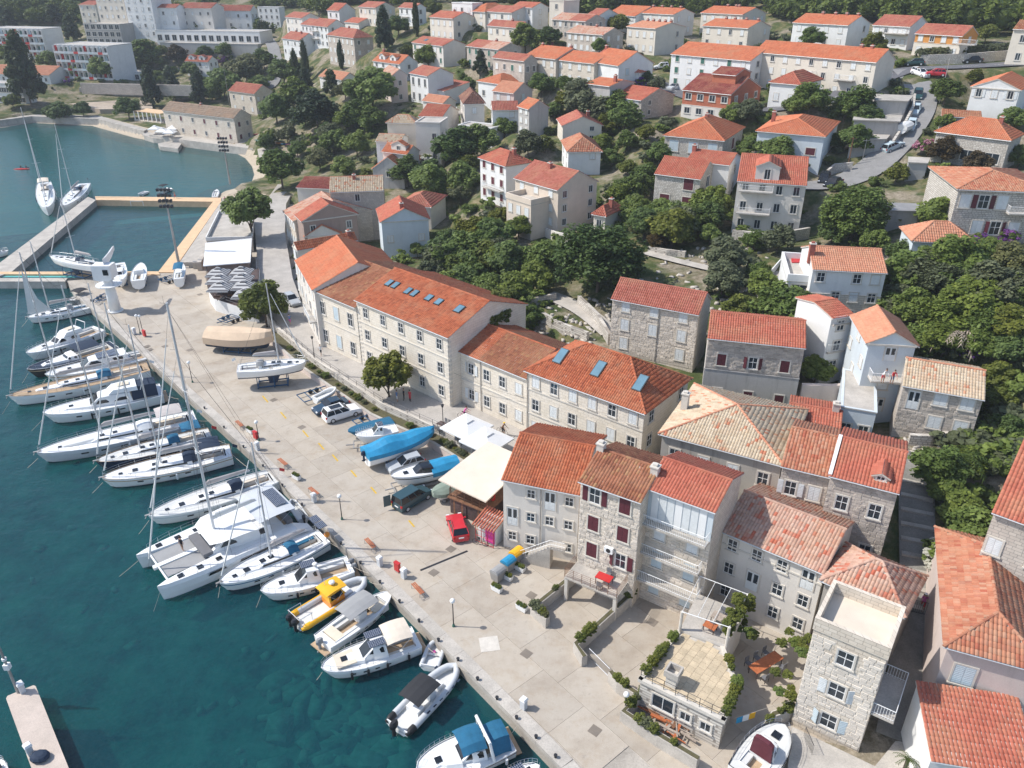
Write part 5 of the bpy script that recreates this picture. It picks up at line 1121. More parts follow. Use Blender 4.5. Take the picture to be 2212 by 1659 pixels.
# ---------- boats: bow points to +x, waterline at z = 0 ----------
M['boot'] = mat('boot_stripe', (.03, .05, .10), .35, .1); M['cushion'] = mat('grey_cushion', (.16, .16, .17), .9, .1); M['cream_seat'] = mat('cream_seat', (.66, .58, .46), .8, .1)
t_ = NT('solar_cells'); P_ = t_.obj(); br_ = t_.new('TexBrick'); t_.link(P_, br_.inputs['Vector']); br_.offset = 0
for k_, v_ in (('Color1', (.012, .02, .05, 1)), ('Color2', (.015, .025, .06, 1)), ('Mortar', (.35, .38, .42, 1)), ('Scale', 1.0), ('Mortar Size', .012), ('Brick Width', .16), ('Row Height', .16)): br_.inputs[k_].default_value = v_
t_.link(br_.outputs['Color'], t_.b.inputs['Base Color']); t_.b.inputs['Roughness'].default_value = .15; M['solar'] = t_.mat
def hb(s, tw, pk=.42, q=.62, p=2.1):
    if s < pk: return tw+(1-tw)*math.sin(math.pi/2*s/pk)
    return max(0.0, 1-((s-pk)/(1-pk))**p)**q
class Hull:
    def __init__(h, L, B, F, tw=.72, rake=.5, sheer=.3, pk=.42, q=.62, n=22): h.L, h.B, h.F, h.tw, h.rake, h.sh, h.pk, h.q, h.n = L, B, F, tw, rake, sheer, pk, q, n
    def half(h, s): return h.B/2*hb(s, h.tw, h.pk, h.q)
    def z(h, s): return h.F*(1+h.sh*s*s-.06*math.sin(math.pi*s))
    def x(h, s): return -h.L/2+h.L*s
    def s(h, x): return (x+h.L/2)/h.L
    def build(h, root, side='gelcoat', deck='gelcoat', cock=None, cd=.45, rail='gelcoat', keel=0, bottom='boot', stripe=None):
        rings = []; n = h.n; st = stripe or side
        for i in range(n+1):
            s = i/n; x, w, z = h.x(s), max(h.half(s), .015), h.z(s); rk = h.rake*s**4; ww = max(w*(.90-.16*s), .01)
            hf = [(x, w, z), (x-rk*.10, w*.99, z*.82), (x-rk*.16, w*.985, z*.72), (x-rk*.7, ww+(w-ww)*.35, z*.22), (x-rk*.85, ww, .08), (x-rk, ww*.96, 0), (x-rk-.1*s, ww*.62, -.32*min(1, 1.2-s*.6)), (x-rk-.2*s, 0, -.5*(1-s*.6))]
            rings.append(hf+[(a, -b, c) for a, b, c in hf[-2::-1]])
        b = MB(); m = len(rings[0]); P = [p for r in rings for p in r]; F = []; Mi = []
        pal = {0: 0, 1: 2, 2: 0, 3: 0, 4: 1, 5: 1, 6: 1}
        for i in range(n):
            for k in range(m-1): F.append((i*m+k, i*m+k+1, (i+1)*m+k+1, (i+1)*m+k)); Mi.append(pal[min(k, m-2-k)])
        F.append(tuple(range(m))[::-1]); Mi.append(0); b.v = P; b.f = F; b.m = Mi
        if keel: b.loft([[(x, -.09, z), (x, .09, z), (x, .0, z)] for x, z in ()]) if False else b.add([(-.9, -.1, -.3), (.9, -.1, -.3), (.9, .1, -.3), (-.9, .1, -.3), (-.7, -.08, -keel), (.3, -.08, -keel), (.3, .08, -keel), (-.7, .08, -keel)], [(0, 1, 5, 4), (1, 2, 6, 5), (2, 3, 7, 6), (3, 0, 4, 7), (4, 5, 6, 7)], 1)
        hull = b.build('hull', [M[side], M[bottom], M[st]], root, smooth=False)
        if h.L > 7.5 and not keel:
            for sg in (1, -1):
                for f in (.34, .46, .58, .70):
                    x0, x1 = h.x(f), h.x(f+.045); g = MB(); z = h.z(f); q = [(x, sg*(h.half(h.s(x))*.993+.012), z*k) for x, k in ((x0, .58), (x1, .58), (x1, .70), (x0, .70))]; g.add(q, [(0, 1, 2, 3) if sg < 0 else (3, 2, 1, 0)]); g.build('portlight', M['tint'], hull)
        d = MB(); ins = .05
        for i in range(n):
            s0, s1 = i/n, (i+1)/n; xm = (h.x(s0)+h.x(s1))/2
            def row(s):
                w = max(h.half(s)-ins, .005); z = h.z(s)-.06; c = min(cock[2]/2 if cock else w*.5, w*.8); return [(h.x(s), w, z), (h.x(s), c, z+.03), (h.x(s), -c, z+.03), (h.x(s), -w, z)]
            a, c = row(s0), row(s1); inside_c = cock and cock[0] < xm < cock[1]
            for k in range(3):
                if k == 1 and inside_c: continue
                d.add([a[k], c[k], c[k+1], a[k+1]], [(0, 1, 2, 3)])
        d.build('deck', M[deck], root)
        r = MB()
        for sg in (1, -1): r.path([(h.x(i/n), sg*max(h.half(i/n)-.02, 0), h.z(i/n)+.01) for i in range(n+1)], .035, 4)
        r.tube((h.x(0), -h.half(0), h.z(0)), (h.x(0), h.half(0), h.z(0)), .035, n=4); r.build('toe_rail', M[rail], root)
        if cock:
            x0, x1, w = cock; z = h.z(.25)-cd; c = MB(); zt = h.z(.3); c.box(x0, -w/2, z-.04, x1, w/2, z, 0)
            for bb in ((x0, -w/2-.04, x1, -w/2), (x0, w/2, x1, w/2+.04), (x0-.04, -w/2, x0, w/2), (x1, -w/2, x1+.04, w/2)): c.box(bb[0], bb[1], z, bb[2], bb[3], zt+.04, 1)
            ck = c.build('cockpit', [M['teak' if cock[2] < 3 else 'deckgrey'], M['gelcoat']], root)
            for sg in (1, -1):
                e = MB(); e.box(x0+.1, min(sg*w/2, sg*(w/2-.45)), z, x1-.1, max(sg*w/2, sg*(w/2-.45)), z+.38); e.build('seat', M['deckgrey'], ck)
        return hull
def trunk(root, name, x0, x1, w0, w1, z0, h, sf=.5, sb=.1, m='gelcoat', win=(.42, .8), tum=.88, wm='tint', front=True, roofm=None, zf=0):
    """deckhouse from x0 (aft) to x1 (fore) with sloped ends, rounded shoulders and dark side windows"""
    R = []
    for t, dz in ((0, 0), (.0, 1), (.08, 1), (.5, 1.03), (.9, .98), (1, .0)):
        x = x0+(x1-x0)*t; w = (w0+(w1-w0)*t)/2
        if dz == 0: R.append([(x, w, z0+zf*t), (x, w*.99, z0+.02+zf*t), (x, w*.5, z0+.03+zf*t), (x, -w*.5, z0+.03+zf*t), (x, -w*.99, z0+.02+zf*t), (x, -w, z0+zf*t)])
        else:
            xx = x+(sb*h if t < .05 else 0)-(sf*h if t > .85 else 0); hh = h*dz; zz = z0+zf*t; R.append([(xx, w, zz), (xx, w*tum, zz+hh*.9), (xx, w*.5, zz+hh), (xx, -w*.5, zz+hh), (xx, -w*tum, zz+hh*.9), (xx, -w, zz)])
    b = MB(); b.loft(R, cap0=True, cap1=True); o = b.build(name, M[m], root)
    if win:
        a, c = win
        for sg in (1, -1):
            g = MB(); q = []
            for t in (.1, .86):
                x = x0+(x1-x0)*t; w = (w0+(w1-w0)*t)/2
                for f in (a, c): q.append((x-(sf*h*f if t > .5 else -sb*h*f), sg*(w*(1-(1-tum)*f/.9)+.015), z0+zf*t+h*f))
            g.add([q[0], q[2], q[3], q[1]], [(0, 1, 2, 3) if sg < 0 else (3, 2, 1, 0)])
            mb2 = g.mesh('side_window', M[wm]); put('side_window', mb2, o)
        if front and sf > .25:
            g = MB(); xA, xB = x1-.10*(x1-x0)-sf*h, x1; w = w1/2
            def fp(f, y): return (xB+(xA-xB)*f+.02, y*w*(1-(1-tum)*f), z0+zf+h*.98*f+.02)
            g.add([fp(.25, -.8), fp(.25, .8), fp(.9, .8), fp(.9, -.8)], [(0, 1, 2, 3)]); put('windscreen', g.mesh('windscreen', M[wm]), o)
    return o
def hatch(root, x, y, z, s=.5, m='tint'): return MB().box(x-s/2, y-s/2, z-.02, x+s/2, y+s/2, z+.05).build('hatch', M[m], root)
def rails(root, h, s0, s1, ht=.6, name='railing', close=True):
    k = 9
    for sg in (1, -1):
        b = MB(); pts = [(h.x(s), sg*max(h.half(s)-.06, 0), h.z(s)) for s in np.linspace(s0, s1, k)]; up = [(p[0], p[1], p[2]+ht) for p in pts]
        b.path(up, .016, 4); b.path([(p[0], p[1], p[2]+ht*.5) for p in pts], .010, 3)
        for p, q in zip(pts, up): b.tube(p, q, .014, n=4, cap=False)
        b.build(name, M['metal'], root)
def canopy(root, x0, x1, w, z, m, name='bimini', frame=True, drop=0.0, arch=.18):
    R = []
    for t in (0, .25, .5, .75, 1):
        x = x0+(x1-x0)*t; e = .12*(2*t-1)**2; R.append([(x, w/2*f, z-arch*f*f-e-(drop if abs(f) == 1 else 0)) for f in (-1, -.6, 0, .6, 1)])
    b = MB(); b.loft([r+[(p[0], p[1], p[2]-.03) for p in r[::-1]] for r in R]); o = b.build(name, M[m], root)
    if frame:
        f = MB()
        for sg in (1, -1):
            for x in (x0+.1, x1-.1): f.tube((x, sg*w/2*.95, z-arch-.1), ((x0+x1)/2, sg*w/2*.98, z-1.25), .018, n=4)
        f.build('frame', M['metal'], o)
    return o
def fenders(root, h, ss, m='black', sg=1):
    for s in ss:
        b = MB(); b.tube((h.x(s), sg*(h.half(s)+.10), h.z(s)*.25), (h.x(s), sg*(h.half(s)+.10), h.z(s)*.8), .11, n=7); b.tube((h.x(s), sg*(h.half(s)+.06), h.z(s)*.8), (h.x(s), sg*h.half(s), h.z(s)+.1), .012, n=4); b.build('fender', M[m], root)
def rig(root, h, ms, H, boomL=.36, cover='sailcover', spreaders=2, jib=True, z0=None, mm='alu', rad=.10, back=True):
    x = h.x(ms); z = (h.z(ms) if z0 is None else z0); b = MB(); b.tube((x, 0, z-.1), (x-.01*H, 0, z+H), rad, rad*.7, 8); mast = b.build('mast', M[mm], root)
    for k in range(spreaders):
        zz = z+H*(.38+.27*k); b = MB()
        for sg in (1, -1): b.tube((x, 0, zz), (x-.12, sg*(1.0-.25*k), zz+.06), .028, .02, 4)
        b.build('spreader', M[mm], mast)
    b = MB(); b.tube((x-.1, 0, z+H), (x+.35, 0, z+H+.15), .012, n=4); b.tube((x, 0, z+H), (x, 0, z+H+.7), .008, n=4); b.build('wind_vane', M['darkmetal'], mast)
    if boomL:
        L = h.L*boomL; zb = z+1.15; b = MB(); b.tube((x-.1, 0, zb), (x-L, 0, zb+.1), .065, n=6); bo = b.build('boom', M[mm], root)
        if cover:
            R = []
            for t in (0, .08, .3, .6, .9, 1): r = (.16+.16*(1-t))*(1 if 0 < t < 1 else .4); xx = x-.12-(L-.2)*t; R.append([(xx, r*.6*math.cos(a), zb+.12+.1*t+r*(math.sin(a)+.55)) for a in np.linspace(0, 2*math.pi, 9)[:-1]])
            MB().loft(R).build('sail_cover', M[cover], bo)
    b = MB(); top = (x-.01*H, 0, z+H*.97); bow = (h.x(.985), 0, h.z(1)+.1)
    for sg in (1, -1):
        w = h.half(ms)-.08; b.tube((x-.25, sg*w, h.z(ms)), (x-.12, sg*1.0, z+H*.38), .011, n=3); b.tube((x-.12, sg*1.0, z+H*.38), top, .011, n=3); b.tube((x+.3, sg*w, h.z(ms)), (x, 0, z+H*.6), .010, n=3)
        if back: b.tube((h.x(.02), sg*h.half(0)*.7, h.z(0)), top, .011, n=3)
    b.tube(bow, top, .011, n=3); b.build('stays', M['darkmetal'], root)
    if jib: b = MB(); p = np.array(bow)+(np.array(top)-np.array(bow))*.04; q = np.array(bow)+(np.array(top)-np.array(bow))*.9; b.tube(p, q, .085, .04, 7); b.build('furled_sail', M['sail'], root)
    return mast
def place(bow, stern, z):
    p, q = G(*bow, z), G(*stern, z); c = (p+q)/2; return c, float(np.linalg.norm(p-q)), math.atan2((p-q)[1], (p-q)[0])
def mast_h(c, L, rz, h, ms, vtop, zb):
    x = h.x(ms); p = np.array([c[0]+x*math.cos(rz), c[1]+x*math.sin(rz), zb]); lo, hi = 2, 30
    for _ in range(30):
        m = (lo+hi)/2
        if proj(p+np.array([0, 0, m]))[1] > vtop: lo = m
        else: hi = m
    return lo
GS1 = 'sailing yachts moored along the quay'; GM1 = 'motor boats moored along the quay'
def sailboat(label, bow, stern, ms, vtop, side='gelcoat', deck='gelcoat', sprayhood='canvas_navy', bim=None, cover='sailcover', z=WATER_Z, up=.75, beam=None, group=GS1, keel=0, mast2=None, extra=None, stripe=None, fend=(.3, .5), jib=True, rail='gelcoat'):
    c, L, rz = place(bow, stern, z+up); B = beam or min(4.2, 1.2+L*.21); root = thing('sailboat', label, 'sailboat', (c[0], c[1], z), rz, group)
    h = Hull(L, B, .62+L*.045, .74, .35+.03*L, .16); ck = (-L*.44, -L*.2, B*.42); h.build(root, side, deck, ck, .5, rail, keel, stripe=stripe)
    x0, x1 = -L*.19, L*.2; zt = h.z(.45)-.03; trunk(root, 'cabin', x0, x1, B*.52, B*.30, zt, .42, 1.1, .3, win=(.3, .75), front=False)
    trunk(root, 'foredeck_hump', L*.16, L*.33, B*.32, B*.14, h.z(.7)-.05, .16, 1.2, .3, win=None)
    for x in (L*.02, L*.10): hatch(root, x, 0, zt+.45, .5)
    hatch(root, L*.25, 0, h.z(.75)+.14, .55); hatch(root, L*.36, 0, h.z(.86)+.0, .4)
    H = mast_h(c, L, rz, h, ms, vtop, z+h.z(ms)+.35); rig(root, h, ms, H, cover=cover, z0=h.z(ms)+.35, jib=jib)
    if mast2: rig(root, h, mast2[0], mast_h(c, L, rz, h, mast2[0], mast2[1], z+h.z(.3)+.3), .2, cover, 1, False, h.z(.3)+.3, back=False)
    if sprayhood: canopy(root, -L*.22, -L*.12, B*.5, zt+1.0, sprayhood, 'sprayhood', False, .35, .2)
    if bim: canopy(root, -L*.42, -L*.25, B*.6, h.z(0)+1.9, bim)
    rails(root, h, .03, .985)
    b = MB(); xw = -L*.36; b.tube((xw, 0, h.z(.2)-.4), (xw, 0, h.z(.2)+.35), .05, n=5)
    for k in range(10): a, a2 = k*.628, (k+1)*.628; b.tube((xw-.06, .42*math.cos(a), h.z(.2)+.35+.42*math.sin(a)), (xw-.06, .42*math.cos(a2), h.z(.2)+.35+.42*math.sin(a2)), .018, n=4)
    b.build('steering_wheel', M['metal'], root); fenders(root, h, fend, 'white', 1); fenders(root, h, fend, 'navy', -1)
    b = MB(); b.box(h.x(.97), -.10, h.z(1)-.05, h.x(1)+.28, .10, h.z(1)+.06); b.tube((h.x(1)+.1, 0, h.z(1)), (h.x(1)+.3, 0, h.z(1)-.35), .05, n=5); b.build('anchor', M['galv'], root)
    cm = random.choice(('canvas_blue', 'canvas_navy', 'cream_seat', 'canvas_sand', 'cushion')); MB().box(-L*.42, -B*.2, h.z(.2)-.1, -L*.24, -B*.2+.38, h.z(.2)+.0).build('cushion', M[cm], root)
    for k in range(2):
        b = MB(); x, y = (L*.30, B*.10) if k else (-L*.02, -B*.30)
        for j in range(8): a, a2 = j*.785, (j+1)*.785; b.tube((x+.22*math.cos(a), y+.22*math.sin(a), h.z(.6)+.04), (x+.22*math.cos(a2), y+.22*math.sin(a2), h.z(.6)+.04), .035, n=4)
        b.build('coiled_rope', M['rope'], root)
    b = MB(); b.tube((-L*.49, B*.2, h.z(0)), (-L*.52, B*.2, h.z(0)+1.3), .015, n=4); b.add([(-L*.52, B*.2, h.z(0)+1.3), (-L*.52-.5, B*.2+.1, h.z(0)+1.0), (-L*.52-.45, B*.2+.12, h.z(0)+.65), (-L*.515, B*.2, h.z(0)+.9)], [(0, 1, 2, 3)], 1); b.build('flag', [M['metal'], M[random.choice(('red', 'canvas_navy', 'white'))]], root)
    if extra: extra(root, h, zt)
    return root, h
def solar(root, x, y, z, lx, ly): return MB().box(-lx/2, -ly/2, 0, lx/2, ly/2, .04).build('solar_panel', M['solar'], root, loc=(x, y, z))
def motor(label, bow, stern, z=WATER_Z, up=.9, beam=None, side='gelcoat', deck='gelcoat', cab=(-.12, .22, 1.0), win=(.4, .86), cock=(-.46, -.14), fly=False, hard=None, bim=None, rail=(.5, .985), group=GM1, F=None, extra=None, fend=(.2, .45, .65), fm='black', rake=None, q=.55, trunk2=True, stripe=None, tw=.86, name='motor_boat', cat='motorboat', fside=1, cabm='gelcoat'):
    c, L, rz = place(bow, stern, z+up); B = beam or (1.1+L*.235); root = thing(name, label, cat, (c[0], c[1], z), rz, group)
    h = Hull(L, B, F or (.55+L*.055), tw, rake or (.3+.05*L), .28, .45, q); ck = (L*cock[0], L*cock[1], B*.66) if cock else None; h.build(root, side, deck, ck, .55, stripe=stripe); zt = h.z(.5)-.04
    if trunk2: trunk(root, 'foredeck_cabin', L*cab[1]*.6, L*.37, B*.66, B*.22, h.z(.72)-.08, .34, 1.6, 0, win=None); hatch(root, L*.27, 0, h.z(.75)+.26, .5)
    cb = None
    if cab: cb = trunk(root, 'cabin', L*cab[0], L*cab[1], B*.74, B*.5, zt, cab[2], .85, .12, cabm, win)
    if fly:
        zz = zt+cab[2]; trunk(root, 'flybridge', L*(cab[0]-.06), L*(cab[0]+.19), B*.66, B*.52, zz, .55, .5, .1, win=None); MB().box(L*cab[0], -.5, zz+.56, L*(cab[0]+.1), .5, zz+.72).build('cushion', M['cream_seat'], root)
        b = MB()
        for sg in (1, -1): b.tube((L*(cab[0]-.08), sg*B*.34, zz), (L*(cab[0]-.12), sg*B*.30, zz+1.2), .05, n=5)
        b.tube((L*(cab[0]-.12), -B*.3, zz+1.2), (L*(cab[0]-.12), B*.3, zz+1.2), .06, n=5); b.build('radar_arch', M['gelcoat'], root)
    if hard: canopy(root, L*hard[0], L*hard[1], B*.8, zt+hard[2], hard[3], 'hardtop' if hard[3] in ('gelcoat', 'white') else 'canopy', True, hard[4] if len(hard) > 4 else 0)
    if bim: canopy(root, L*bim[0], L*bim[1], B*.82, zt+bim[2], bim[3], drop=bim[4] if len(bim) > 4 else 0)
    if rail: rails(root, h, rail[0], rail[1], .55)
    fenders(root, h, fend, fm, fside)
    MB().box(-L/2-.55, -B*.38, .18, -L/2+.05, B*.38, .26).build('swim_platform', M['teak'], root)
    if extra: extra(root, h, zt)
    return root, h
def outboard(root, x, y, z, s=1.0, m='darkmetal'):
    b = MB(); R = []
    for zz, r in ((0, .18), (.12, .26), (.42, .27), (.6, .17)): R.append([(x-.12+r*1.35*math.cos(a)*s, y+r*.85*math.sin(a)*s, z+zz*s) for a in np.linspace(0, 2*math.pi, 9)[:-1]])
    b.loft(R); o = b.build('outboard_motor', M[m], root); b = MB(); b.box(x-.28*s, y-.07, z-.85*s, x-.04*s, y+.07, z+.02); b.tube((x-.45*s, y, z-.7*s), (x+.05, y, z-.7*s), .08*s, n=6); b.build('motor_leg', M[m], o); return o
def rib(label, bow, stern, z=WATER_Z, up=.4, beam=None, tube_m='hullgrey', floor='deckgrey', group='inflatable boats', extra=None, tr=None, tip=None):
    c, L, rz = place(bow, stern, z+up); B = beam or L*.34; r = tr or B*.105; root = thing('inflatable_boat', label, 'inflatable boat', (c[0], c[1], z), rz, group); zt = .42; n = 16; pts = []
    for i in range(n+1):
        s = i/n; w = (B/2-r)*(1 if s < .55 else max(0.0, 1-((s-.55)/.45)**2.2)**.6); pts.append((-L/2+L*.97*s, w, zt+.28*s*s))
    full = pts+[(p[0], -p[1], p[2]) for p in pts[-2::-1]]; b = MB(); R = []
    for i, p in enumerate(full):
        a, q = np.array(full[max(i-1, 0)]), np.array(full[min(i+1, len(full)-1)]); d = (q-a)/np.linalg.norm(q-a); sd = np.cross(d, [0, 0, 1]); sd /= np.linalg.norm(sd); u = np.cross(sd, d); rr = r*(.55 if i in (0, len(full)-1) else 1)
        R.append([np.array(p)+rr*(sd*math.cos(t)+u*math.sin(t)) for t in np.linspace(0, 2*math.pi, 11)[:-1]])
    nt = 2; b.loft(R); 
    if tip: b.m = [1 if (k//10 < nt or k//10 >= len(R)-1-nt) else 0 for k in range(len(b.f))]
    b.build('side_tube', [M[tube_m], M[tip or tube_m]], root, smooth=True)
    b = MB(); b.loft([[(p[0], p[1], zt-.08+.2*(i/n)**2), (p[0], p[1]*.5, -.18+.3*(i/n)**3), (p[0], 0, -.25+.4*(i/n)**3), (p[0], -p[1]*.5, -.18+.3*(i/n)**3), (p[0], -p[1], zt-.08+.2*(i/n)**2)] for i, p in enumerate(pts)], closed=False, cap1=False); b.build('hull', M['gelcoat'], root)
    b = MB()
    for i in range(n): p, q = pts[i], pts[i+1]; zf = zt-.16; b.add([(p[0], p[1], zf), (q[0], q[1], zf+.02), (q[0], -q[1], zf+.02), (p[0], -p[1], zf)], [(0, 3, 2, 1)])
    b.build('floor', M[floor], root)
    b = MB(); b.box(-L/2+.06, -(B/2-r), zt-.3, -L/2+.14, B/2-r, zt+.22); b.build('transom', M['gelcoat'], root)
    if extra: extra(root, L, B, zt)
    return root
def rope(label, p, q, sag=.3, r=.022):
    p, q = np.array(p), np.array(q); L = np.linalg.norm(q-p); pts = [p+(q-p)*t-np.array([0, 0, sag*4*t*(1-t)]) for t in np.linspace(0, 1, 7)]; b = MB(); b.path([x-p for x in pts], r, 4); tag(b.build('mooring_rope', M['rope'], loc=p), label, 'rope', 'mooring ropes of the moored boats')
# --- the moored sailing yachts
S1 = {}
S1['a'] = sailboat('white sailboat bow towards us by the long jetty, outer of two', (104,462), (98,404), .58, 232, sprayhood='canvas_sand', bim='canvas_sand')
S1['b'] = sailboat('white sailboat with dark windows against the long jetty', (138,456), (184,404), .55, 268, sprayhood='canvas_navy')
def jib3(root, h, zt):
    b = MB(); x = h.x(.97); b.add([(x, 0, h.z(1)+.4), (x-3.4, .5, h.z(.7)+.7), (x-.9, .1, 9.0), (x-1.9, .45, 4.0)], [(0, 1, 3), (0, 3, 2)]); b.build('hanging_sail', M['sail'], root)
S1['c'] = sailboat('white sailboat with hoisted pale jib near the crane', (60,690), (196,663), .64, 522, stripe='hullgrey', extra=jib3, sprayhood='canvas_grey', jib=False)
S1['d'] = sailboat('two masted white yacht with teak deck, bow furthest out', (22,867), (322,800), .66, 545, deck='teak', rail='teak', mast2=(.28, 612), sprayhood='canvas_blue', beam=4.3)
def dink(root, h, zt):
    R = []
    for t in np.linspace(0, 1, 7): r = .5*(math.sin(math.pi*(.08+.84*t)))**.5; R.append([(h.L*(.1+.24*t), r*1.1*math.cos(a), zt+.18+r*.55*max(math.sin(a), -.3)+.02) for a in np.linspace(0, 2*math.pi, 9)[:-1]])
    MB().loft(R).build('upturned_dinghy', M['sail'], root)
S1['e'] = sailboat('long silver white yacht with dinghy lashed on foredeck', (82,990), (423,908), .60, 618, side='hullgrey', sprayhood='gelcoat', bim='sailcover', extra=dink, beam=4.4, fend=(.45,))
S1['f'] = sailboat('navy hulled sailboat with bright blue cockpit canopy', (209,1005), (455,941), .62, 655, side='navy', bim='canvas_blue', sprayhood='canvas_blue', deck='deckgrey', beam=3.6, rail='teak')
S1['g'] = sailboat('white sailboat with tan side stripe and navy sprayhood', (222,1042), (500,980), .55, 702, sprayhood='canvas_navy', bim='canvas_navy', stripe='teak', fend=(.25, .45, .62), rail='teak')
S1['h'] = sailboat('white sailboat with beige sail cover left of the catamaran', (322,1124), (598,1033), .56, 756, stripe='hullgrey', cover='sailcover', sprayhood='canvas_navy', deck='deckgrey')
def s11x(root, h, zt):
    for k in range(2): solar(root, -h.L*.46, -.6+k*1.2, h.z(0)+1.9, .9, 1.1)
    b = MB(); [b.tube((-h.L*.48, sg*1.1, h.z(0)), (-h.L*.46, sg*1.1, h.z(0)+1.9), .03, n=4) for sg in (1, -1)]; b.build('solar_frame', M['metal'], root)
    b = MB(); b.sphere((-h.L*.5+.1, 1.0, h.z(0)+.8), .3, 8, 6); b.build('buoy', M['orange_paint'], root)
S1['i'] = sailboat('white sailboat with bright blue sprayhood and orange buoy astern', (475,1268), (700,1163), .52, 957, stripe='canvas_blue', sprayhood='canvas_blue', extra=s11x, beam=3.6)
# --- catamaran
def catamaran():
    c, L, rz = place((318,1238), (640,1098), WATER_Z+1.4); root = thing('catamaran', 'large white catamaran with trampoline net and open stern canopy', 'catamaran', (c[0], c[1], WATER_Z), rz, None); B = 7.6; F = 1.75
    for sg in (1, -1):
        h = Hull(L, 1.9, F, .8, .35, .03, .4, .5); r = thing('hull_pair', '', '') if False else None; R = []
        n = 18
        for i in range(n+1):
            s = i/n; w = max(h.half(s), .03); x = h.x(s); yc = sg*(B/2-.95); zz = F*(1 if s > .12 else .45+s*4.6)
            hf = [(x, w*.8, zz), (x, w, zz*.8), (x-.15*s, w*.95, zz*.4), (x-.3*s, w*.75, .05), (x-.35*s, w*.5, -.35), (x-.35*s, 0, -.5)]; R.append([(a, yc+b_, c_) for a, b_, c_ in hf]+[(a, yc-b_, c_) for a, b_, c_ in hf[-2::-1]])
        hu = MB().loft(R, closed=True).build('hull', M['gelcoat'], root)
        for a, bb in ((-.28, .02), (.1, .22)):
            g = MB(); y = sg*(B/2-.95)+sg*.96; g.add([(L*a, y, F*.62), (L*bb, y, F*.62), (L*bb-.2, y, F*.78), (L*a+.2, y, F*.78)], [(0, 1, 2, 3) if sg < 0 else (3, 2, 1, 0)]); g.build('hull_window', M['tint'], hu)
        for x in (.12, .24, .36): hatch(root, L*x, sg*(B/2-.95), F+.02, .55)
    MB().box(-L*.34, -B/2+1.0, F-.75, L*.16, B/2-1.0, F+.02).build('bridge_deck', M['gelcoat'], root)
    MB().box(L*.16, -.25, F-.25, L*.46, .25, F+.02).build('centre_spar', M['gelcoat'], root)
    b = MB(); b.tube((L*.43, -B/2+.9, F-.1), (L*.43, B/2-.9, F-.1), .11, n=8); b.build('cross_beam', M['alu'], root)
    for sg in (1, -1): b = MB(); b.box(L*.165, min(sg*.3, sg*(B/2-1.7)), F-.12, L*.42, max(sg*.3, sg*(B/2-1.7)), F-.09); b.build('trampoline', M['canvas_grey'], root)
    trunk(root, 'saloon', -L*.24, L*.17, B*.74, B*.5, F, 1.15, 1.2, 0, win=(.35, .85), tum=.9)
    b = MB(); b.loft([[(-L*.16, y, F+1.25), (-L*.06, y, F+1.42), (L*.08, y*.94, F+1.40), (L*.14, y*.7, F+1.2), (L*.13, y*.7, F+1.12), (-L*.16, y, F+1.13)] for y in np.linspace(-B*.36, B*.36, 5)]); b.build('coachroof', M['gelcoat'], root)
    MB().box(L*.13, -1.9, F+.02, L*.19, 1.9, F+.4).build('forward_seat', M['cushion'], root)
    for sg in (1, -1): MB().box(-L*.46, sg*(B/2-.95)-.6, F*.3, -L*.34, sg*(B/2-.95)+.6, F*.5).build('stern_steps', M['teak'], root)
    canopy(root, -L*.42, -L*.17, B*.72, F+2.05, 'hullgrey', 'bimini', True, 0, .1); solar(root, -L*.36, 0, F+2.1, 1.2, 3.2)
    MB().box(-L*.40, -B*.3, F-.1, -L*.24, B*.3, F-.04).build('cockpit', M['teak'], root); MB().box(-L*.40, -B*.3, F-.04, -L*.36, B*.3, F+.42).build('cockpit_seat', M['cushion'], root)
    h = Hull(L, B*.9, F, .9, .1, .02); H = mast_h(c, L, rz, h, .56, 657, WATER_Z+F+1.3); rig(root, h, .56, H, .3, 'sail', 2, True, F+1.35, rad=.14)
    rails(root, Hull(L, B, F, .98, .1, .02, .6, .25), .3, .93, .65); return c, L, rz
CAT = catamaran()
rib('grey dinghy hanging behind the catamaran stern', (628,1075), (655,1115), up=.9, group=None, z=WATER_Z+.3, extra=lambda r, L, B, z: outboard(r, -L/2+.02, 0, z+.15, .8))
# --- motor boats
motor('white flybridge cruiser between the yachts, bow seaward', (59,770), (215,712), cab=(-.16, .18, 1.0), fly=True, rail=(.45, .99))
motor('black hulled launch with tan cockpit under grey screen', (61,806), (248,748), side='black', deck='canvas_navy', cab=(-.04, .12, .7), cock=(-.44, -.06), bim=(-.3, -.02, 1.6, 'canvas_navy'), trunk2=True, stripe='teak')
def tsol(root, h, zt):
    for k in range(2):
        for j in range(2): solar(root, -h.L*(.16-.11*k), -.55+1.1*j, zt+1.36, h.L*.1, 1.0)
motor('long white trawler yacht with solar panels on its roof', (100,818), (320,768), cab=(-.3, .2, 1.3), win=(.5, .82), extra=tsol, rail=(.1, .98), stripe='teak', cock=(-.47, -.32))
def m6x(root, h, zt): canopy(root, -h.L*.46, -h.L*.24, h.B*.8, zt+1.75, 'canvas_navy', 'stern_enclosure', False, 1.3, .15)
motor('big white motor yacht with navy stern enclosure', (96,902), (350,847), cab=(-.24, .15, 1.35), fly=True, win=(.3, .62), extra=m6x, fend=(.4, .62))
def m12x(root, h, zt): solar(root, -h.L*.03, 0, zt+1.62, 1.3, .9); b = MB(); b.sphere((-h.L*.1, .5, zt+1.75), (.25, .25, .15), 8, 6); b.build('radar_dome', M['white'], root); [outboard(root, -h.L/2-.1, y, h.F*.7, .9, 'canvas_grey') for y in (-.4, .4)]
motor('white pilothouse boat with one solar panel beside yellow boat', (564,1282), (757,1220), cab=(-.14, .16, 1.5), win=(.5, .85), extra=m12x)
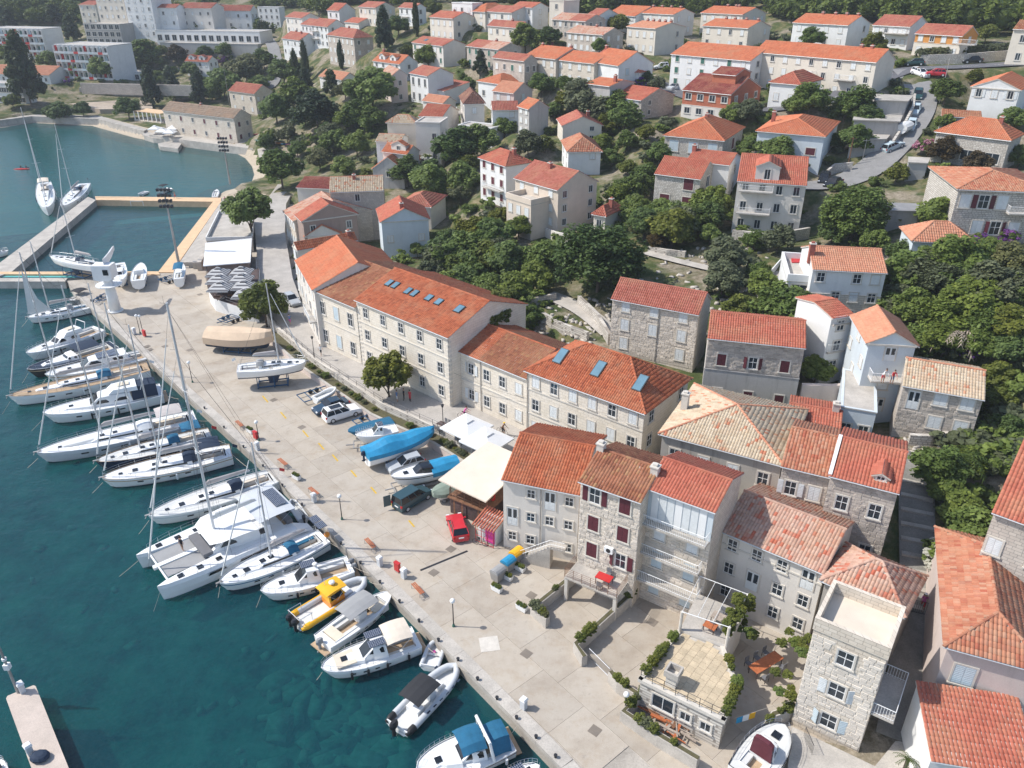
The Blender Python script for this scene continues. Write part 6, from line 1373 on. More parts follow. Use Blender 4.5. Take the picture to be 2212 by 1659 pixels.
def m13x(root, h, zt):
    MB().box(-.2, -.45, zt-.4, .7, .45, zt+.55).build('console', M['gelcoat'], root); g = MB(); g.add([(.72, -.5, zt+.5), (.72, .5, zt+.5), (.45, .45, zt+1.0), (.45, -.45, zt+1.0)], [(0, 1, 2, 3)]); g.build('windscreen', M['tint'], root); outboard(root, -h.L/2-.15, 0, h.F*.9, 1.0, 'canvas_grey')
    MB().box(h.L*.18, -.7, zt-.25, h.L*.34, .7, zt-.05).build('bow_cushion', M['cream_seat'], root); MB().box(-h.L*.4, -.9, zt-.4, -h.L*.28, .9, zt+.05).build('stern_seat', M['cream_seat'], root)
motor('open white boat under a grey bimini', (844,1287), (697,1390), cab=None, cock=(-.42, .36), trunk2=False, bim=(-.2, .22, 1.65, 'canvas_grey'), extra=m13x, rail=None, up=.6, F=.85, fend=(.35, .6), fm='white', name='open_boat', beam=2.7)
def m14x(root, h, zt):
    for k in range(2): solar(root, -h.L*.06, -.55+1.1*k, zt+1.5, h.L*.17, .75)
    MB().box(h.L*.16, -h.B*.26, h.z(.8)+.12, h.L*.36, h.B*.26, h.z(.8)+.22).build('sun_pad', M['cream_seat'], root)
motor('cream white cabin cruiser with twin solar panels and sun pad', (695,1449), (900,1377), cab=(-.16, .14, 1.38), win=(.48, .88), extra=m14x, bim=(-.42, -.15, 1.75, 'canvas_sand'), fend=(.15, .38, .58, .74), rail=(.45, .99), fside=1)
def m15x(root, h, zt):
    canopy(root, -h.L*.2, h.L*.06, h.B*.72, zt+1.75, 'canvas_blue', 'blue_canopy', False, .2, .2); canopy(root, -h.L*.46, -h.L*.24, h.B*.78, zt+1.35, 'canvas_blue', 'stern_canopy', False, 1.0, .15)
    b = MB(); [b.tube((-h.L*.25, sg*h.B*.45, zt), (-h.L*.22, sg*h.B*.38, zt+1.75), .13, .1, 6) for sg in (1, -1)]; b.tube((-h.L*.22, -h.B*.4, zt+1.75), (-h.L*.22, h.B*.4, zt+1.75), .12, n=6); b.build('radar_arch', M['gelcoat'], root)
motor('white sports cruiser with dark blue canopies and white arch', (900,1668), (1098,1590), cab=(-.2, .1, .95), win=(.35, .95), extra=m15x, fend=(.12,), fm='white', stripe='shutter_m', beam=3.3)
motor('white boat with solar panel at the bottom edge by the quay', (1165,1655), (1060,1718), cab=(-.1, .15, 1.0), extra=lambda r, h, z: solar(r, .0, 0, z+1.1, 1.4, .9), fend=())
motor('tiny white open boat afloat near the swimming jetty, left', (300,421), (316,414), cab=None, cock=(-.4, .3), trunk2=False, rail=None, fend=(), up=.4, F=.5, beam=1.7, name='small_boat')
motor('small boat with black canopy beyond the orange jetty', (340,417), (366,408), cab=None, cock=(-.4, .3), trunk2=False, rail=None, fend=(), up=.4, F=.6, bim=(-.3, .2, 1.5, 'canvas_black'), name='small_boat', beam=2.2)
motor('little white boat moored at the pool deck corner', (468,411), (464,426), cab=None, cock=(-.4, .3), trunk2=False, rail=None, fend=(), up=.4, F=.5, beam=1.7, name='small_boat')
motor('white motorboat cut by the left edge beside the jetty', (18,541), (-25,548), cab=(-.1, .2, .8), fend=(), name='small_boat')
motor('white boat bow poking in at the lower left corner', (14,1648), (-70,1700), cab=(-.1, .2, .8), fend=(), beam=3.2)
motor('dark grey tender with black bimini behind the white sailboat', (150,650), (192,632), side='canvas_grey', cab=None, cock=(-.4, .3), trunk2=False, rail=None, fend=(), F=.8, bim=(-.3, .2, 1.5, 'canvas_black'), name='small_boat', beam=2.6)
# --- inflatables afloat
def ybx(root, L, B, z):
    b = MB(); b.box(-.6, -.75, z-.1, .9, .75, z+.75, 0); b.build('console', M['orange_paint'], root); trunk(root, 'wheelhouse', -.7, 1.1, 1.6, 1.3, z+.7, .9, .35, 0, 'yellow', (.1, .75), .95)
    canopy(root, -1.0, 1.15, 1.8, z+1.9, 'yellow', 'yellow_roof', True, 0, .08); b = MB(); b.sphere((.2, 0, z+2.1), (.3, .3, .18), 8, 6); b.tube((-.3, .4, z+1.9), (-.3, .4, z+2.6), .03, n=4); b.build('radar_dome', M['white'], root)
    for y in (-.42, .42): outboard(root, -L/2-.05, y, z+.25, 1.1)
    b = MB()
    for sg in (1, -1): b.path([(-L*.5, sg*.9, z+.2), (-L*.5, sg*.9, z+.95), (-L*.34, sg*.9, z+.95), (-L*.34, sg*.9, z)], .03, 5)
    b.tube((-L*.5, -.9, z+.95), (-L*.5, .9, z+.95), .03, n=5); b.build('stern_frame', M['metal'], root); MB().box(L*.12, -.5, z-.1, L*.25, .5, z+.25).build('bow_seat', M['gelcoat'], root)
    r = B*.105; yb = B/2-r
    for sg in (1, -1):
        g = MB(); k = 8
        for i in range(k):
            x0, x1 = -L*.42+L*.55*i/k, -L*.42+L*.55*(i+1)/k; h0, h1 = [z+.28*((x+L/2)/(.97*L))**2 for x in (x0, x1)]; g.loft([[(x, sg*(yb+r*1.05*math.cos(a)), hh+r*1.05*math.sin(a)) for a in np.linspace(-.1, 1.5, 6)] for x, hh in ((x0, h0), (x1, h1))], closed=False, cap0=False, cap1=False)
        g.build('tube_band', M['yellow'], root)
    for txt, x, m, sz in (('Sea', .18, 'black', .42), ('Help', -.62, 'red', .42)):
        cu = bpy.data.curves.new('lettering', 'FONT'); cu.body = txt; cu.size = sz; cu.extrude = .004; ob = bpy.data.objects.new('lettering', cu); COL.objects.link(ob); dg = bpy.context.evaluated_depsgraph_get(); me = bpy.data.meshes.new_from_object(ob.evaluated_get(dg)); bpy.data.objects.remove(ob); me.materials.clear(); me.materials.append(M[m])
        o = put('lettering', me, root); u = Vector((-1, 0, 0)) if LSIDE > 0 else Vector((1, 0, 0)); outw = Vector((0, .95*LSIDE, .32)).normalized(); up = outw.cross(u); up = up if up.z > 0 else -up
        xx = (-.95 if txt == 'Sea' else -.1)-L*.06; hh = z+.28*((xx+.4+L/2)/(.97*L))**2; o.matrix_basis = Matrix(((u.x, up.x, outw.x, xx), (u.y, up.y, outw.y, LSIDE*(yb+r*1.12)), (u.z, up.z, outw.z, hh-.13), (0, 0, 0, 1)))
LSIDE = -1
rib('yellow and grey rescue inflatable with yellow roof and two engines', (793,1252), (637,1345), extra=ybx, tip='yellow', up=.5, beam=2.75)
def bbx(root, L, B, z):
    canopy(root, -L*.3, L*.06, B*.8, z+1.85, 'canvas_black', 'black_bimini'); MB().box(-.3, -.45, z-.15, .4, .45, z+.85).build('console', M['gelcoat'], root); MB().box(-L*.26, -.6, z-.15, -L*.16, .6, z+.35).build('helm_seat', M['gelcoat'], root); outboard(root, -L/2-.1, 0, z+.3, 1.15, 'black')
    MB().box(L*.13, -.35, z-.15, L*.2, .35, z+.3).build('bow_seat', M['gelcoat'], root); MB().box(L*.47, -.22, z+.25, L*.56, .22, z+.33).build('bow_step', M['teak'], root)
    for sg in (1, -1):
        for k in range(6): x = -L*.2+k*L*.1; MB().box(x, sg*(B/2-.13)-.09, z+B*.105*.93, x+L*.045, sg*(B/2-.13)+.09, z+B*.105*1.05).build('grip_pad', M['canvas_navy'], root)
rib('white inflatable with black bimini and black engine by the quay', (988,1437), (856,1572), extra=bbx, tip='black', up=.5, beam=2.6)
def ddx(root, L, B, z): MB().box(-.1, -B*.3, z-.02, .12, B*.3, z+.05).build('thwart', M['deckgrey'], root); b = MB(); b.sphere((.25, .1, z-.02), (.22, .2, .12), 7, 5); b.build('pink_bag', M['kayak_pink'], root)
M['kayak_pink'] = mat('pink_plastic', (.62, .05, .32), .5, .1)
rib('small grey dinghy with a pink bag tied to the quay', (948,1386), (926,1442), extra=ddx, beam=1.75, up=.45)
def near_boat(p):
    o = min((o for o in bpy.data.objects if o.get('category') in ('sailboat', 'motorboat', 'inflatable boat', 'catamaran')), key=lambda o: (o.location.x-p[0])**2+(o.location.y-p[1])**2); return ' '.join(o['label'].split()[:7])
# mooring ropes from bows out into the water and from sterns to the quay
for (u, v, du, dv) in [(22,867,-26,40),(96,902,-42,42),(82,990,-34,30),(209,1005,-24,24),(222,1042,-34,34),(322,1124,-34,44),(300,1210,-64,52),(345,1280,-20,60),(475,1268,-6,34),(564,1285,-16,40),(60,690,-20,24),(61,806,-20,32),(100,818,-26,30),(696,1452,-18,24)]:
    p = G(u, v, WATER_Z+1.3); q = G(u+du, v+dv, WATER_Z-.6); rope('pale bow rope in the water of the '+near_boat(p), p, q, .05)
for (u, v, du, dv) in [(325,800,30,2),(350,850,36,12),(424,908,34,0),(456,942,36,18),(500,980,36,30),(600,1032,20,30),(652,1105,25,14),(700,1162,34,22),(757,1220,40,18),(797,1256,24,6),(844,1288,26,18),(900,1378,50,40),(950,1386,8,-8),(988,1437,24,16),(1098,1592,22,-30),(200,664,24,22),(216,712,28,12),(250,748,24,16)]:
    p = G(u, v, WATER_Z+1.0); q = G(u+du, v+dv, .1); rope('quay mooring rope of the '+near_boat(p), p, q, .12)

# ---------- swimming pool jetties, bay shore, quay walls, terraces, yards ----------
M['tan_deck'] = mat('tan_decking', (.66, .46, .28), .85, .12, scale=.8, fine=.2); M['tarp_stripe'] = None
def slabpoly(name, pts, z, z0=-5, m='conc_lt', kind='structure', parent=None):
    b = MB(); b.prism(PX(pts, z), z0, z); return b.build(name, M[m], parent, kind=kind)
slabpoly('swimming_jetty', [(190,425),(207,432),(25,587),(-14,600),(-60,600),(-20,582)], .12, m='conc_lt')
b = MB(); 
slabpoly('pool_deck', [(205,424),(478,427),(477,436),(460,435.5),(207,432)], .10, m='tan_deck'); slabpoly('pool_side_deck', [(460,435.5),(478,434),(386,567),(376,588),(341,588)], .115, m='tan_deck')
slabpoly('front_jetty', [(-60,587),(341,586),(346,593),(-60,592)], .13, m='tan_deck'); slabpoly('lower_jetty', [(-60,600.5),(146,600.5),(140,608),(-60,608)], .05, m='conc_lt'); slabpoly('jetty_channel', [(-60,592),(346,593),(345,600.5),(-60,600.5)], -.35, m='concrete')
o = slabpoly('lane_boards', [(-60,593.5),(168,594),(166,599),(-60,598.5)], -.2, -.32, 'lane_teal' if 'lane_teal' in M else 'canvas_cyan', None); M['lane_teal'] = mat('teal_boards', (.10, .42, .42), .6, .1); o.data.materials[0] = M['lane_teal']; tag(o, 'turquoise floating lane boards stored along the front jetty', 'lane boards')
t = thing('water_goal', 'white water polo goal frame at the far jetty', 'goal', G(295, 437, .1)); b = MB(); b.path([(-1.5, 0, -.9), (-1.5, 0, .3), (1.5, 0, .3), (1.5, 0, -.9)], .06, 5); b.build('frame', M['white'], t)
for k in range(5):      # terrace steps beside the pool
    slabpoly('pool_step', [(479+k*5.5,433),(484.5+k*5.5,433),(398+k*9,566),(388+k*9,567)], .35+.32*k, -1, 'conc_lt')
t = tag(slabpoly('flat_terrace', [(474,462),(548,470),(545,518),(446,520)], 2.4, -1, 'conc_lt', None), 'pale flat roofed pool building under the street tree', 'building'); 
b = MB(); P = [G(u, v, 2.4) for u, v in [(474,462),(548,470),(545,518),(446,520)]]
for p, q in zip(P, P[1:]+P[:1]): d = (q-p)/np.linalg.norm(q-p); b.obox((p+q)/2+[0, 0, .35], d, np.cross(d, [0, 0, 1]), (0, 0, 1), np.linalg.norm(q-p), .2, .7)
b.build('parapet', WM['white'], t)
t = thing('pavilion', 'white sheet roofed pavilion beside the pool terrace', 'pavilion', G(490, 560, 0)); b = MB(); o0 = np.array(t.location)
Q = [G(u, v, 3.4)-o0 for u, v in [(444,525),(544,515),(541,567),(439,575)]]; b.prism([tuple(p[:2]) for p in Q], 3.3, 3.45); b.build('roof', M['white'], t); b = MB()
for i in range(14): p, q = Q[0]+(Q[3]-Q[0])*(i+.5)/14, Q[1]+(Q[2]-Q[1])*(i+.5)/14; b.tube((p[0], p[1], 3.46), (q[0], q[1], 3.46), .03, n=4)
b.build('roof_ribs', M['white'], t); b = MB(); cx = sum(Q)/4; R4 = [tuple((cx+(p-cx)*.9)[:2]) for p in Q]; b.prism(R4, 0, 3.2); b.build('wall', WM['brown'], t)
# restaurant with striped parasols
t_ = NT('striped_canvas'); w_ = t_.new('TexWave'); w_.wave_type = 'BANDS'; w_.bands_direction = 'Y'; w_.inputs['Scale'].default_value = .5; t_.link(t_.obj(), w_.inputs['Vector'])
t_.link(t_.ramp(w_.outputs['Fac'], [(.45, (.50, .50, .50)), (.5, (.10, .10, .11))]), t_.b.inputs['Base Color']); t_.b.inputs['Roughness'].default_value = .8; M['stripe'] = t_.mat
t = thing('terrace_restaurant', 'white walled terrace restaurant with curved prow on the quay', 'restaurant', G(500, 660, 0)); o0 = np.array(t.location)
PP = [(448,586),(447,612),(450,628),(462,645),(520,664),(556,668),(560,580)]; b = MB(); b.prism([tuple((G(u, v, 2.2)-o0)[:2]) for u, v in PP], -.1, 2.2, 0, 1); b.build('wall', [WM['white'], M['darkwood']], t)
b = MB(); W5 = [G(u, v, 2.2)-o0 for u, v in PP[:6]]
for dz in (.5, 1.0): b.path([w+[0, 0, dz] for w in W5], .03, 4)
for w in W5: b.tube(w, w+[0, 0, 1.0], .03, n=4)
b.build('railing', M['darkmetal'], t); o = MB(); o.box(-.5, -.06, .3, .5, 0, 1.5); 
for (u, v), pl in zip([(470,650),(478,636),(500,646),(515,655),(535,655),(490,640)], ['at the prow railing', 'nearest the striped parasols', 'in the middle of the floor', 'third along the front railing', 'last along the front railing', 'inner row behind the prow']):
    p = G(u, v, 2.2); q = thing('restaurant_table', 'dark restaurant table on the terrace, '+pl, 'table', p, 0, 'restaurant tables on the terrace'); MB().box(-.5, -.4, .70, .5, .4, .75).build('table_top', M['wood'], q); b = MB(); b.tube((0, 0, 0), (0, 0, .7), .05, n=5); b.build('leg', M['darkmetal'], q)
def parasol(u, v, z, s, h, m, label, group, rz=0):
    p = G(u, v, z+h); t = thing('parasol', label, 'parasol', (p[0], p[1], z), rz, group); b = MB(); a = s/2
    for k in range(4):
        c, sn = math.cos(k*math.pi/2), math.sin(k*math.pi/2); r = lambda x, y: (x*c-y*sn, x*sn+y*c)
        for x0, x1, y, z0, z1 in ((a, a*.22, 1, h-.8, h-.02),): b.add([(*r(x0, -x0), z0), (*r(x0, x0), z0), (*r(x1, x1), z1), (*r(x1, -x1), z1)], [(0, 1, 2, 3)])
        b.add([(*r(a, -a), h-.8), (*r(a, a), h-.8), (*r(a, a), h-.98), (*r(a, -a), h-.98)], [(3, 2, 1, 0)]); b.add([(*r(a*.26, -a*.26), h+.06), (*r(a*.26, a*.26), h+.06), (0, 0, h+.28)], [(0, 1, 2)])
    b.build('canopy', M[m], t); b = MB(); b.tube((0, 0, 0), (0, 0, h), .04, n=6); b.build('pole', M['darkmetal'], t); MB().box(-.35, -.35, 0, .35, .35, .1).build('base', M['concrete'], t); return t
for i, (u, v) in enumerate([(470,580),(471,595),(474,611),(520,578),(520,593),(525,608),(527,626)]):
    parasol(u, v, 2.2, 3.5, 2.7, 'stripe', 'grey striped parasol in the %s column, %s from the pool' % (('left', 'first second third'.split()[i]) if i < 3 else ('right', 'first second third fourth'.split()[i-3])), 'striped parasols of the terrace restaurant')
# harbour crane
t = thing('harbour_crane', 'white column crane with boxy head at the quay corner', 'crane', G(250, 672, 0)); b = MB(); b.tube((0, 0, 0), (0, 0, 5.6), .95, .7, 20); b.tube((0, 0, 0), (0, 0, .25), 1.2, 1.2, 20); b.build('column', M['white'], t, True)
b = MB(); b.tube((0, 0, 4.6), (0, 0, 4.75), 2.0, 2.0, 20); b.build('walkway', M['white'], t); b = MB()
for k in range(14): a = k*.449; b.tube((1.95*math.cos(a), 1.95*math.sin(a), 4.75), (1.95*math.cos(a), 1.95*math.sin(a), 5.7), .025, n=4)
b.build('railing', M['white'], t); b = MB(); b.loft([[(x, -1.15, 5.6+dz), (x, 1.15, 5.6+dz), (x, 1.0, 8.1), (x, -1.0, 8.1)] for x, dz in ((-1.7, .2), (-.9, 0), (.8, 0), (1.3, .4))]); hd = b.build('machine_house', M['white'], t); MB().box(.1, -1.2, 6.6, .9, -1.1, 7.5).build('cab_window', M['tint'], hd)
b = MB(); b.loft([[(x, y-w, z0), (x, y+w, z0), (x, y+w, z1), (x, y-w, z1)] for x, y, w, z0, z1 in ((0.1, .2, .55, 7.6, 9.0), (-.3, 3.0, .5, 8.1, 9.1), (-.9, 5.8, .3, 8.6, 9.2))]); b.build('jib', M['white'], t)
# flood light masts
for (u, v, vt, lab) in [(388,577,406,'tall lattice floodlight mast at the near pool corner'),(497,398,296,'tall floodlight mast on the far pool deck by the beach')]:
    p = G(u, v, .1); H = base_h(p, 0, vt); t = thing('floodlight_mast', lab, 'light mast', p); b = MB(); b.tube((0, 0, 0), (0, 0, H), .28, .12, 8); b.build('pole', M['galv'], t)
    for r_ in range(4):
        z = H-.2-r_*1.0; b = MB(); b.tube((-1.1, 0, z), (1.1, 0, z), .05, n=5); bar = b.build('cross_bar', M['galv'], t)
        for x in (-1, -.35, .35, 1): b = MB(); b.loft([[(x-w, y, z-.25+dz), (x+w, y, z-.25+dz), (x+w, y, z+.2+dz), (x-w, y, z+.2+dz)] for y, w, dz in ((-.4, .26, -.1), (.05, .18, 0))]); b.build('floodlight', M['darkmetal'], bar)
# bay shore: boathouse quay, stone jetty, pergola café, beach
slabpoly('boathouse_quay', [(322,291),(412,304),(528,319),(556,322),(600,318),(545,300),(505,312),(352,275)], 1.0, -3, 'conc_lt'); slabpoly('stone_jetty', [(309,284),(352,289),(398,296),(385,303),(330,298),(310,292)], .3, -3, 'concrete'); slabpoly('stone_landing', [(341,310),(375,303),(392,310),(384,321),(345,316)], -.1, -3, 'concrete')
slabpoly('sea_wall_path', [(-20,262),(68,251),(212,257),(310,283),(318,279),(215,250),(68,245),(-20,256)], 1.0, -3, 'concrete')
CZ = T(240, 224)[2]+.5
slabpoly('sports_court', [(140,222),(180,207),(325,214),(330,234),(215,236)], CZ, -1, 'court'  if 'court' in M else 'concrete'); bpy.data.objects['sports_court'].data.materials[0] = mat('court_dirt', (.40, .33, .26), .95, .2)
for k in range(6):
    t = thing('stone_bleachers', 'long stone bleacher steps above the sports court', 'bleachers', G(176, 206, CZ-.2)) if k == 0 else t
    p, q = G(174, 207.5-k*3.6, CZ+.3+k*.7), G(415, 211-k*3.6, CZ+.3+k*.7); d = (q-p)/np.linalg.norm(q-p); MB().obox((p+q)/2-np.array(t.location)-[0, 0, .3], d, np.cross([0, 0, 1], d), (0, 0, 1), np.linalg.norm(q-p), 2.2, .9).build('step', M['conc_lt'], t)
t = thing('court_wall', 'grey stone retaining wall above the bleacher steps', 'wall', G(176, 182, CZ+4)); p, q = G(174, 182, CZ+6.5), G(415, 187, CZ+6.5); d = (q-p)/np.linalg.norm(q-p); MB().obox((p+q)/2-np.array(t.location)-[0, 0, 1.5], d, np.cross([0, 0, 1], d), (0, 0, 1), np.linalg.norm(q-p), .8, 4).build('wall', WM['stonegrey'], t)
t = thing('pergola', 'white post pergola café with tan roof beside the boathouse', 'pergola', G(320, 262, 1.2), R_(-28)); MB().box(-7, 0, 3.0, 7, 6, 3.15).build('roof', M['tan_deck'], t)
for k in range(7): MB().box(-7+k*2.25, 0, -.2, -6.7+k*2.25, .3, 3.0).build('post', M['white'], t)
MB().box(-7, -.2, -1, 7, 6, .1).build('base', WM['stone'], t)
for i, (u, v) in enumerate([(333,272),(350,277),(372,272),(366,280)]): parasol(u, v, 1.0, 3.6, 2.6, 'white', 'white parasol by the boathouse jetty, %s of four' % 'first second third last'.split()[i], 'white parasols by the boathouse')
BZ = T(612, 338)[2]+.2
slabpoly('beach_terrace', [(556,322),(640,300),(668,325),(660,352),(600,372),(575,350)], BZ, -1, 'conc_lt')
cols = ['red', 'canvas_cyan', 'white', 'orange_paint', 'canvas_blue', 'kayak_pink', 'sail', 'shutter_g']
for k in range(14):
    p = T(557+(k % 7)*11.5+random.uniform(-2, 2), 292+(k//7)*13+(k % 7)*1.6); b = MB(); R = []
    for t in np.linspace(0, 1, 7): w = .36*math.sin(math.pi*(.03+.94*t))**.7; R.append([(-1.7+3.4*t, w*math.cos(a), .25+w*.6*math.sin(a)) for a in np.linspace(0, 6.283, 7)[:-1]])
    o = b.loft(R).build('kayak', M[cols[k % 8]], loc=p, rz=R_(-25+random.uniform(-12, 12))); tag(o, '%s kayak lying on the beach terrace, %s row' % ('red blue white orange navy pink pale green'.split()[k % 8], 'back' if k < 7 else 'front'), 'kayak', 'kayaks on the beach terrace')
# retaining wall, planter and railing along the promenade
t = thing('retaining_wall', 'rough stone retaining wall under the promenade railing', 'wall', G(760, 850, 0)); o0 = np.array(t.location)
SE = [G(u, v, 1.3)-o0 for u, v in [(556,560),(563,655),(598,707),(678,775),(753,825),(828,874),(963,934),(1046,984)]]
def offs(P, d):
    out = []
    for i in range(len(P)):
        a, c = P[max(i-1, 0)], P[min(i+1, len(P)-1)]; e = (c-a)/np.linalg.norm(c-a); out.append(P[i]+np.array([e[1], -e[0], 0])*d)
    return out
def wall_run(P, th, z0, z1, m, name, parent):
    A, B_ = offs(P, -th/2), offs(P, th/2); b = MB()
    for i in range(len(P)-1):
        if abs(P[i+1][0]-P[i][0])+abs(P[i+1][1]-P[i][1]) > .01: b.loft([[(A[j][0], A[j][1], z0), (B_[j][0], B_[j][1], z0), (B_[j][0], B_[j][1], z1), (A[j][0], A[j][1], z1)] for j in (i, i+1)], cap0=i == 0, cap1=i == len(P)-2)
    return b.build(name, m if not isinstance(m, str) else M[m], parent)
wall_run(offs(SE, .1), .45, -.4, 1.62, WM['rough'], 'stone_wall', t); SL = offs(SE[2:], 2.0); wall_run(SL, .3, -.3, .8, WM['pink'], 'planter_wall', t); wall_run(SL, .38, .8, .86, 'conc_lt', 'planter_coping', t)
M['soil'] = mat('planter_soil', (.10, .09, .045), .95, .3, scale=2); wall_run(offs(SE[2:], 1.1), 1.6, -.3, .70, 'soil', 'planter_soil', t)
b = MB()
for i in range(len(SE)-1):
    L = np.linalg.norm(SE[i+1]-SE[i]); n = max(1, int(L/1.9))
    for k in range(n): p = SE[i]+(SE[i+1]-SE[i])*k/n; b.tube((p[0], p[1], 1.3), (p[0], p[1], 2.3), .028, n=4)
    for dz in (.65, 1.0): b.tube(SE[i]+[0, 0, dz], SE[i+1]+[0, 0, dz], .025, n=4)
b.build('railing', M['darkmetal'], t)
for i in range(len(SE)-3):
    for k in range(9):
        if random.random() < .7:
            p = SE[i+2]+(SE[i+3]-SE[i+2])*random.random(); p = p+(offs(SE[2:], 1.1)[i]-SE[i+2]); s = random.uniform(.25, .6); put('planting', crown_mesh('bush', random.choice('byo'), 1), t, (p[0], p[1], .75+s*.4), scale=(s, s, s*.8))
# canopy restaurant over timber stores
t = thing('canopy_restaurant', 'timber restaurant deck under a big sand coloured canopy', 'restaurant', G(973, 1107, 0)); o0 = np.array(t.location); A, B_ = G(973, 1107, 0)-o0, G(1053, 1141, 0)-o0; w = np.linalg.norm(B_-A); e = (B_-A)/w; n = np.array([-e[1], e[0], 0]); t.rotation_euler = (0, 0, math.atan2(e[1], e[0])); dpt = 6.0
MB().box(0, .1, -.1, w, dpt, 1.95).build('store', M['darkwood'], t)
np_ = int(w/.2)
for k in range(np_):
    if not .42 < k/np_ < .58: MB().box(k*w/np_+.01, .02, 0, (k+1)*w/np_-.01, .1, 1.9).build('plank', M['wood' if k % 5 == 2 else 'darkwood'], t)
MB().box(-.15, -.2, 1.95, w+.15, dpt, 2.1).build('deck', M['wood'], t); b = MB()
for dz in (.35, .7, 1.0): b.tube((0, 0, 2.1+dz), (w, 0, 2.1+dz), .03, n=4); b.tube((0, 0, 2.1+dz), (0, dpt*.8, 2.1+dz), .03, n=4)
for k in range(6): b.tube((w*k/5, 0, 2.1), (w*k/5, 0, 3.1), .035, n=4)
b.build('railing', M['wood'], t); b = MB(); C4 = [(-.9, -.6), (w+.5, -.9), (w+.6, dpt+1.0), (-.4, dpt+1.4)]; b.add([(*C4[0], 4.15), (*C4[1], 4.05), (*C4[2], 4.6), (*C4[3], 4.7), (*C4[0], 4.0), (*C4[1], 3.9), (*C4[2], 4.5), (*C4[3], 4.6)], [(0, 1, 2, 3), (7, 6, 5, 4), (0, 4, 5, 1), (1, 5, 6, 2), (2, 6, 7, 3), (3, 7, 4, 0)]); b.build('canopy', M['canvas_sand'], t)
for x, y in ((.1, .1), (w-.1, .1), (w-.1, dpt-.2), (.1, dpt-.2)): b = MB(); b.tube((x, y, 2.1), (x, y, 4.1), .06, n=5); b.build('post', M['wood'], t)
for k in range(4): MB().box(.5+k*w*.23, .8, 2.75, 1.2+k*w*.23, 1.6, 2.82).build('table_top', M['wood'], t); MB().box(.55+k*w*.23, 1.7, 2.1, 1.0+k*w*.23, 2.1, 3.0).build('chair', M['red'], t)
# red kiosk with ribbed roof
t = thing('kiosk', 'small red kiosk with ribbed roof beside the red car', 'kiosk', G(1028, 1168, 0), math.atan2(e[1], e[0])); b = MB(); ww, dd = 2.1, 2.2
for i in range(9): b.tube((-.15+i*(ww+.3)/8, -.3, 2.15), (-.15+i*(ww+.3)/8, dd+.1, 2.75), .10, n=6)
b.build('roof', TM['red'], t); MB().box(0, .4, 0, ww, dd, 2.2).build('wall', WM['white'], t); b = MB()
for x in (0, ww*.33, ww*.66, ww): b.tube((x, 0, 0), (x, 0, 2.15), .04, n=4)
for z in (.1, .8, 1.5, 2.1): b.tube((0, 0, z), (ww, 0, z), .03, n=4)
b.build('frame', M['red'], t); MB().box(ww*.45, .3, .2, ww*.95, .4, 1.8).build('poster_board', M['kayak_pink'], t)
# low white yard walls with planting, gates
def yard_wall(label, pts, z=.15, h=.95, th=.5, m='conc_lt', plant='by', n=7, name='garden_wall'):
    P = [G(u, v, z) for u, v in pts]; t = thing(name, label, 'wall', P[0]); o0 = P[0]; Q = [p-o0 for p in P]; wall_run(Q, th, -.5, h, WM['white'] if m == 'w' else M[m], 'wall', t); wall_run(Q, th*.62, h, h+.04, 'soil', 'planter_soil', t)
    for k in range(n):
        i = random.randrange(len(Q)-1); f = random.random(); p = Q[i]+(Q[i+1]-Q[i])*f; s = random.uniform(.2, .5); put('planting', crown_mesh('bush', random.choice(plant), 1), t, (p[0], p[1], h+s*.5), scale=(s, s, s))
    return t
yard_wall('white planter wall at the left side of the garage yard', [(1183,1352),(1151,1328),(1236,1259)], plant='yo')
yard_wall('white planter wall between the two concrete yards', [(1262,1436),(1243,1408),(1371,1291)], plant='y', n=9)
yard_wall('white rounded garden wall beside the yard gate', [(1318,1468),(1335,1490),(1375,1516)], plant='yb', n=5)
yard_wall('white L shaped planter round the timber yard', [(1388,1512),(1345,1554),(1420,1605),(1506,1657)], plant='yo', n=14)
yard_wall('stone yard wall at the alley entrance by the tower', [(1640,1600),(1668,1560),(1720,1545)], plant='y', n=5, m='stonetrim')
def rail_gate(label, p, q, z, h=1.0, m='metal', name='yard_gate'):
    P, Q = G(*p, z), G(*q, z); t = thing(name, label, 'gate', P); d = Q-P; L = np.linalg.norm(d); k = max(3, int(L/.14)); b = MB(); b.tube((0, 0, h), d+[0, 0, h], .025, n=4); b.tube((0, 0, .1), d+[0, 0, .1], .025, n=4); b.build('rail', M[m], t); b = MB()
    for i in range(k+1): p_ = d*i/k; b.tube(p_+[0, 0, .1], p_+[0, 0, h], .014, n=4, cap=False)
    b.build('bars', M[m], t)
rail_gate('thin steel sliding gate of the concrete yard', (1272,1420), (1316,1464), .15); rail_gate('black iron gate across the stair alley', (1958,1320), (2010,1332), 3.6, 1.3, 'darkmetal'); rail_gate('black iron gate by the white flower wall', (1735,1595), (1752,1635), .6, 1.2, 'darkmetal')
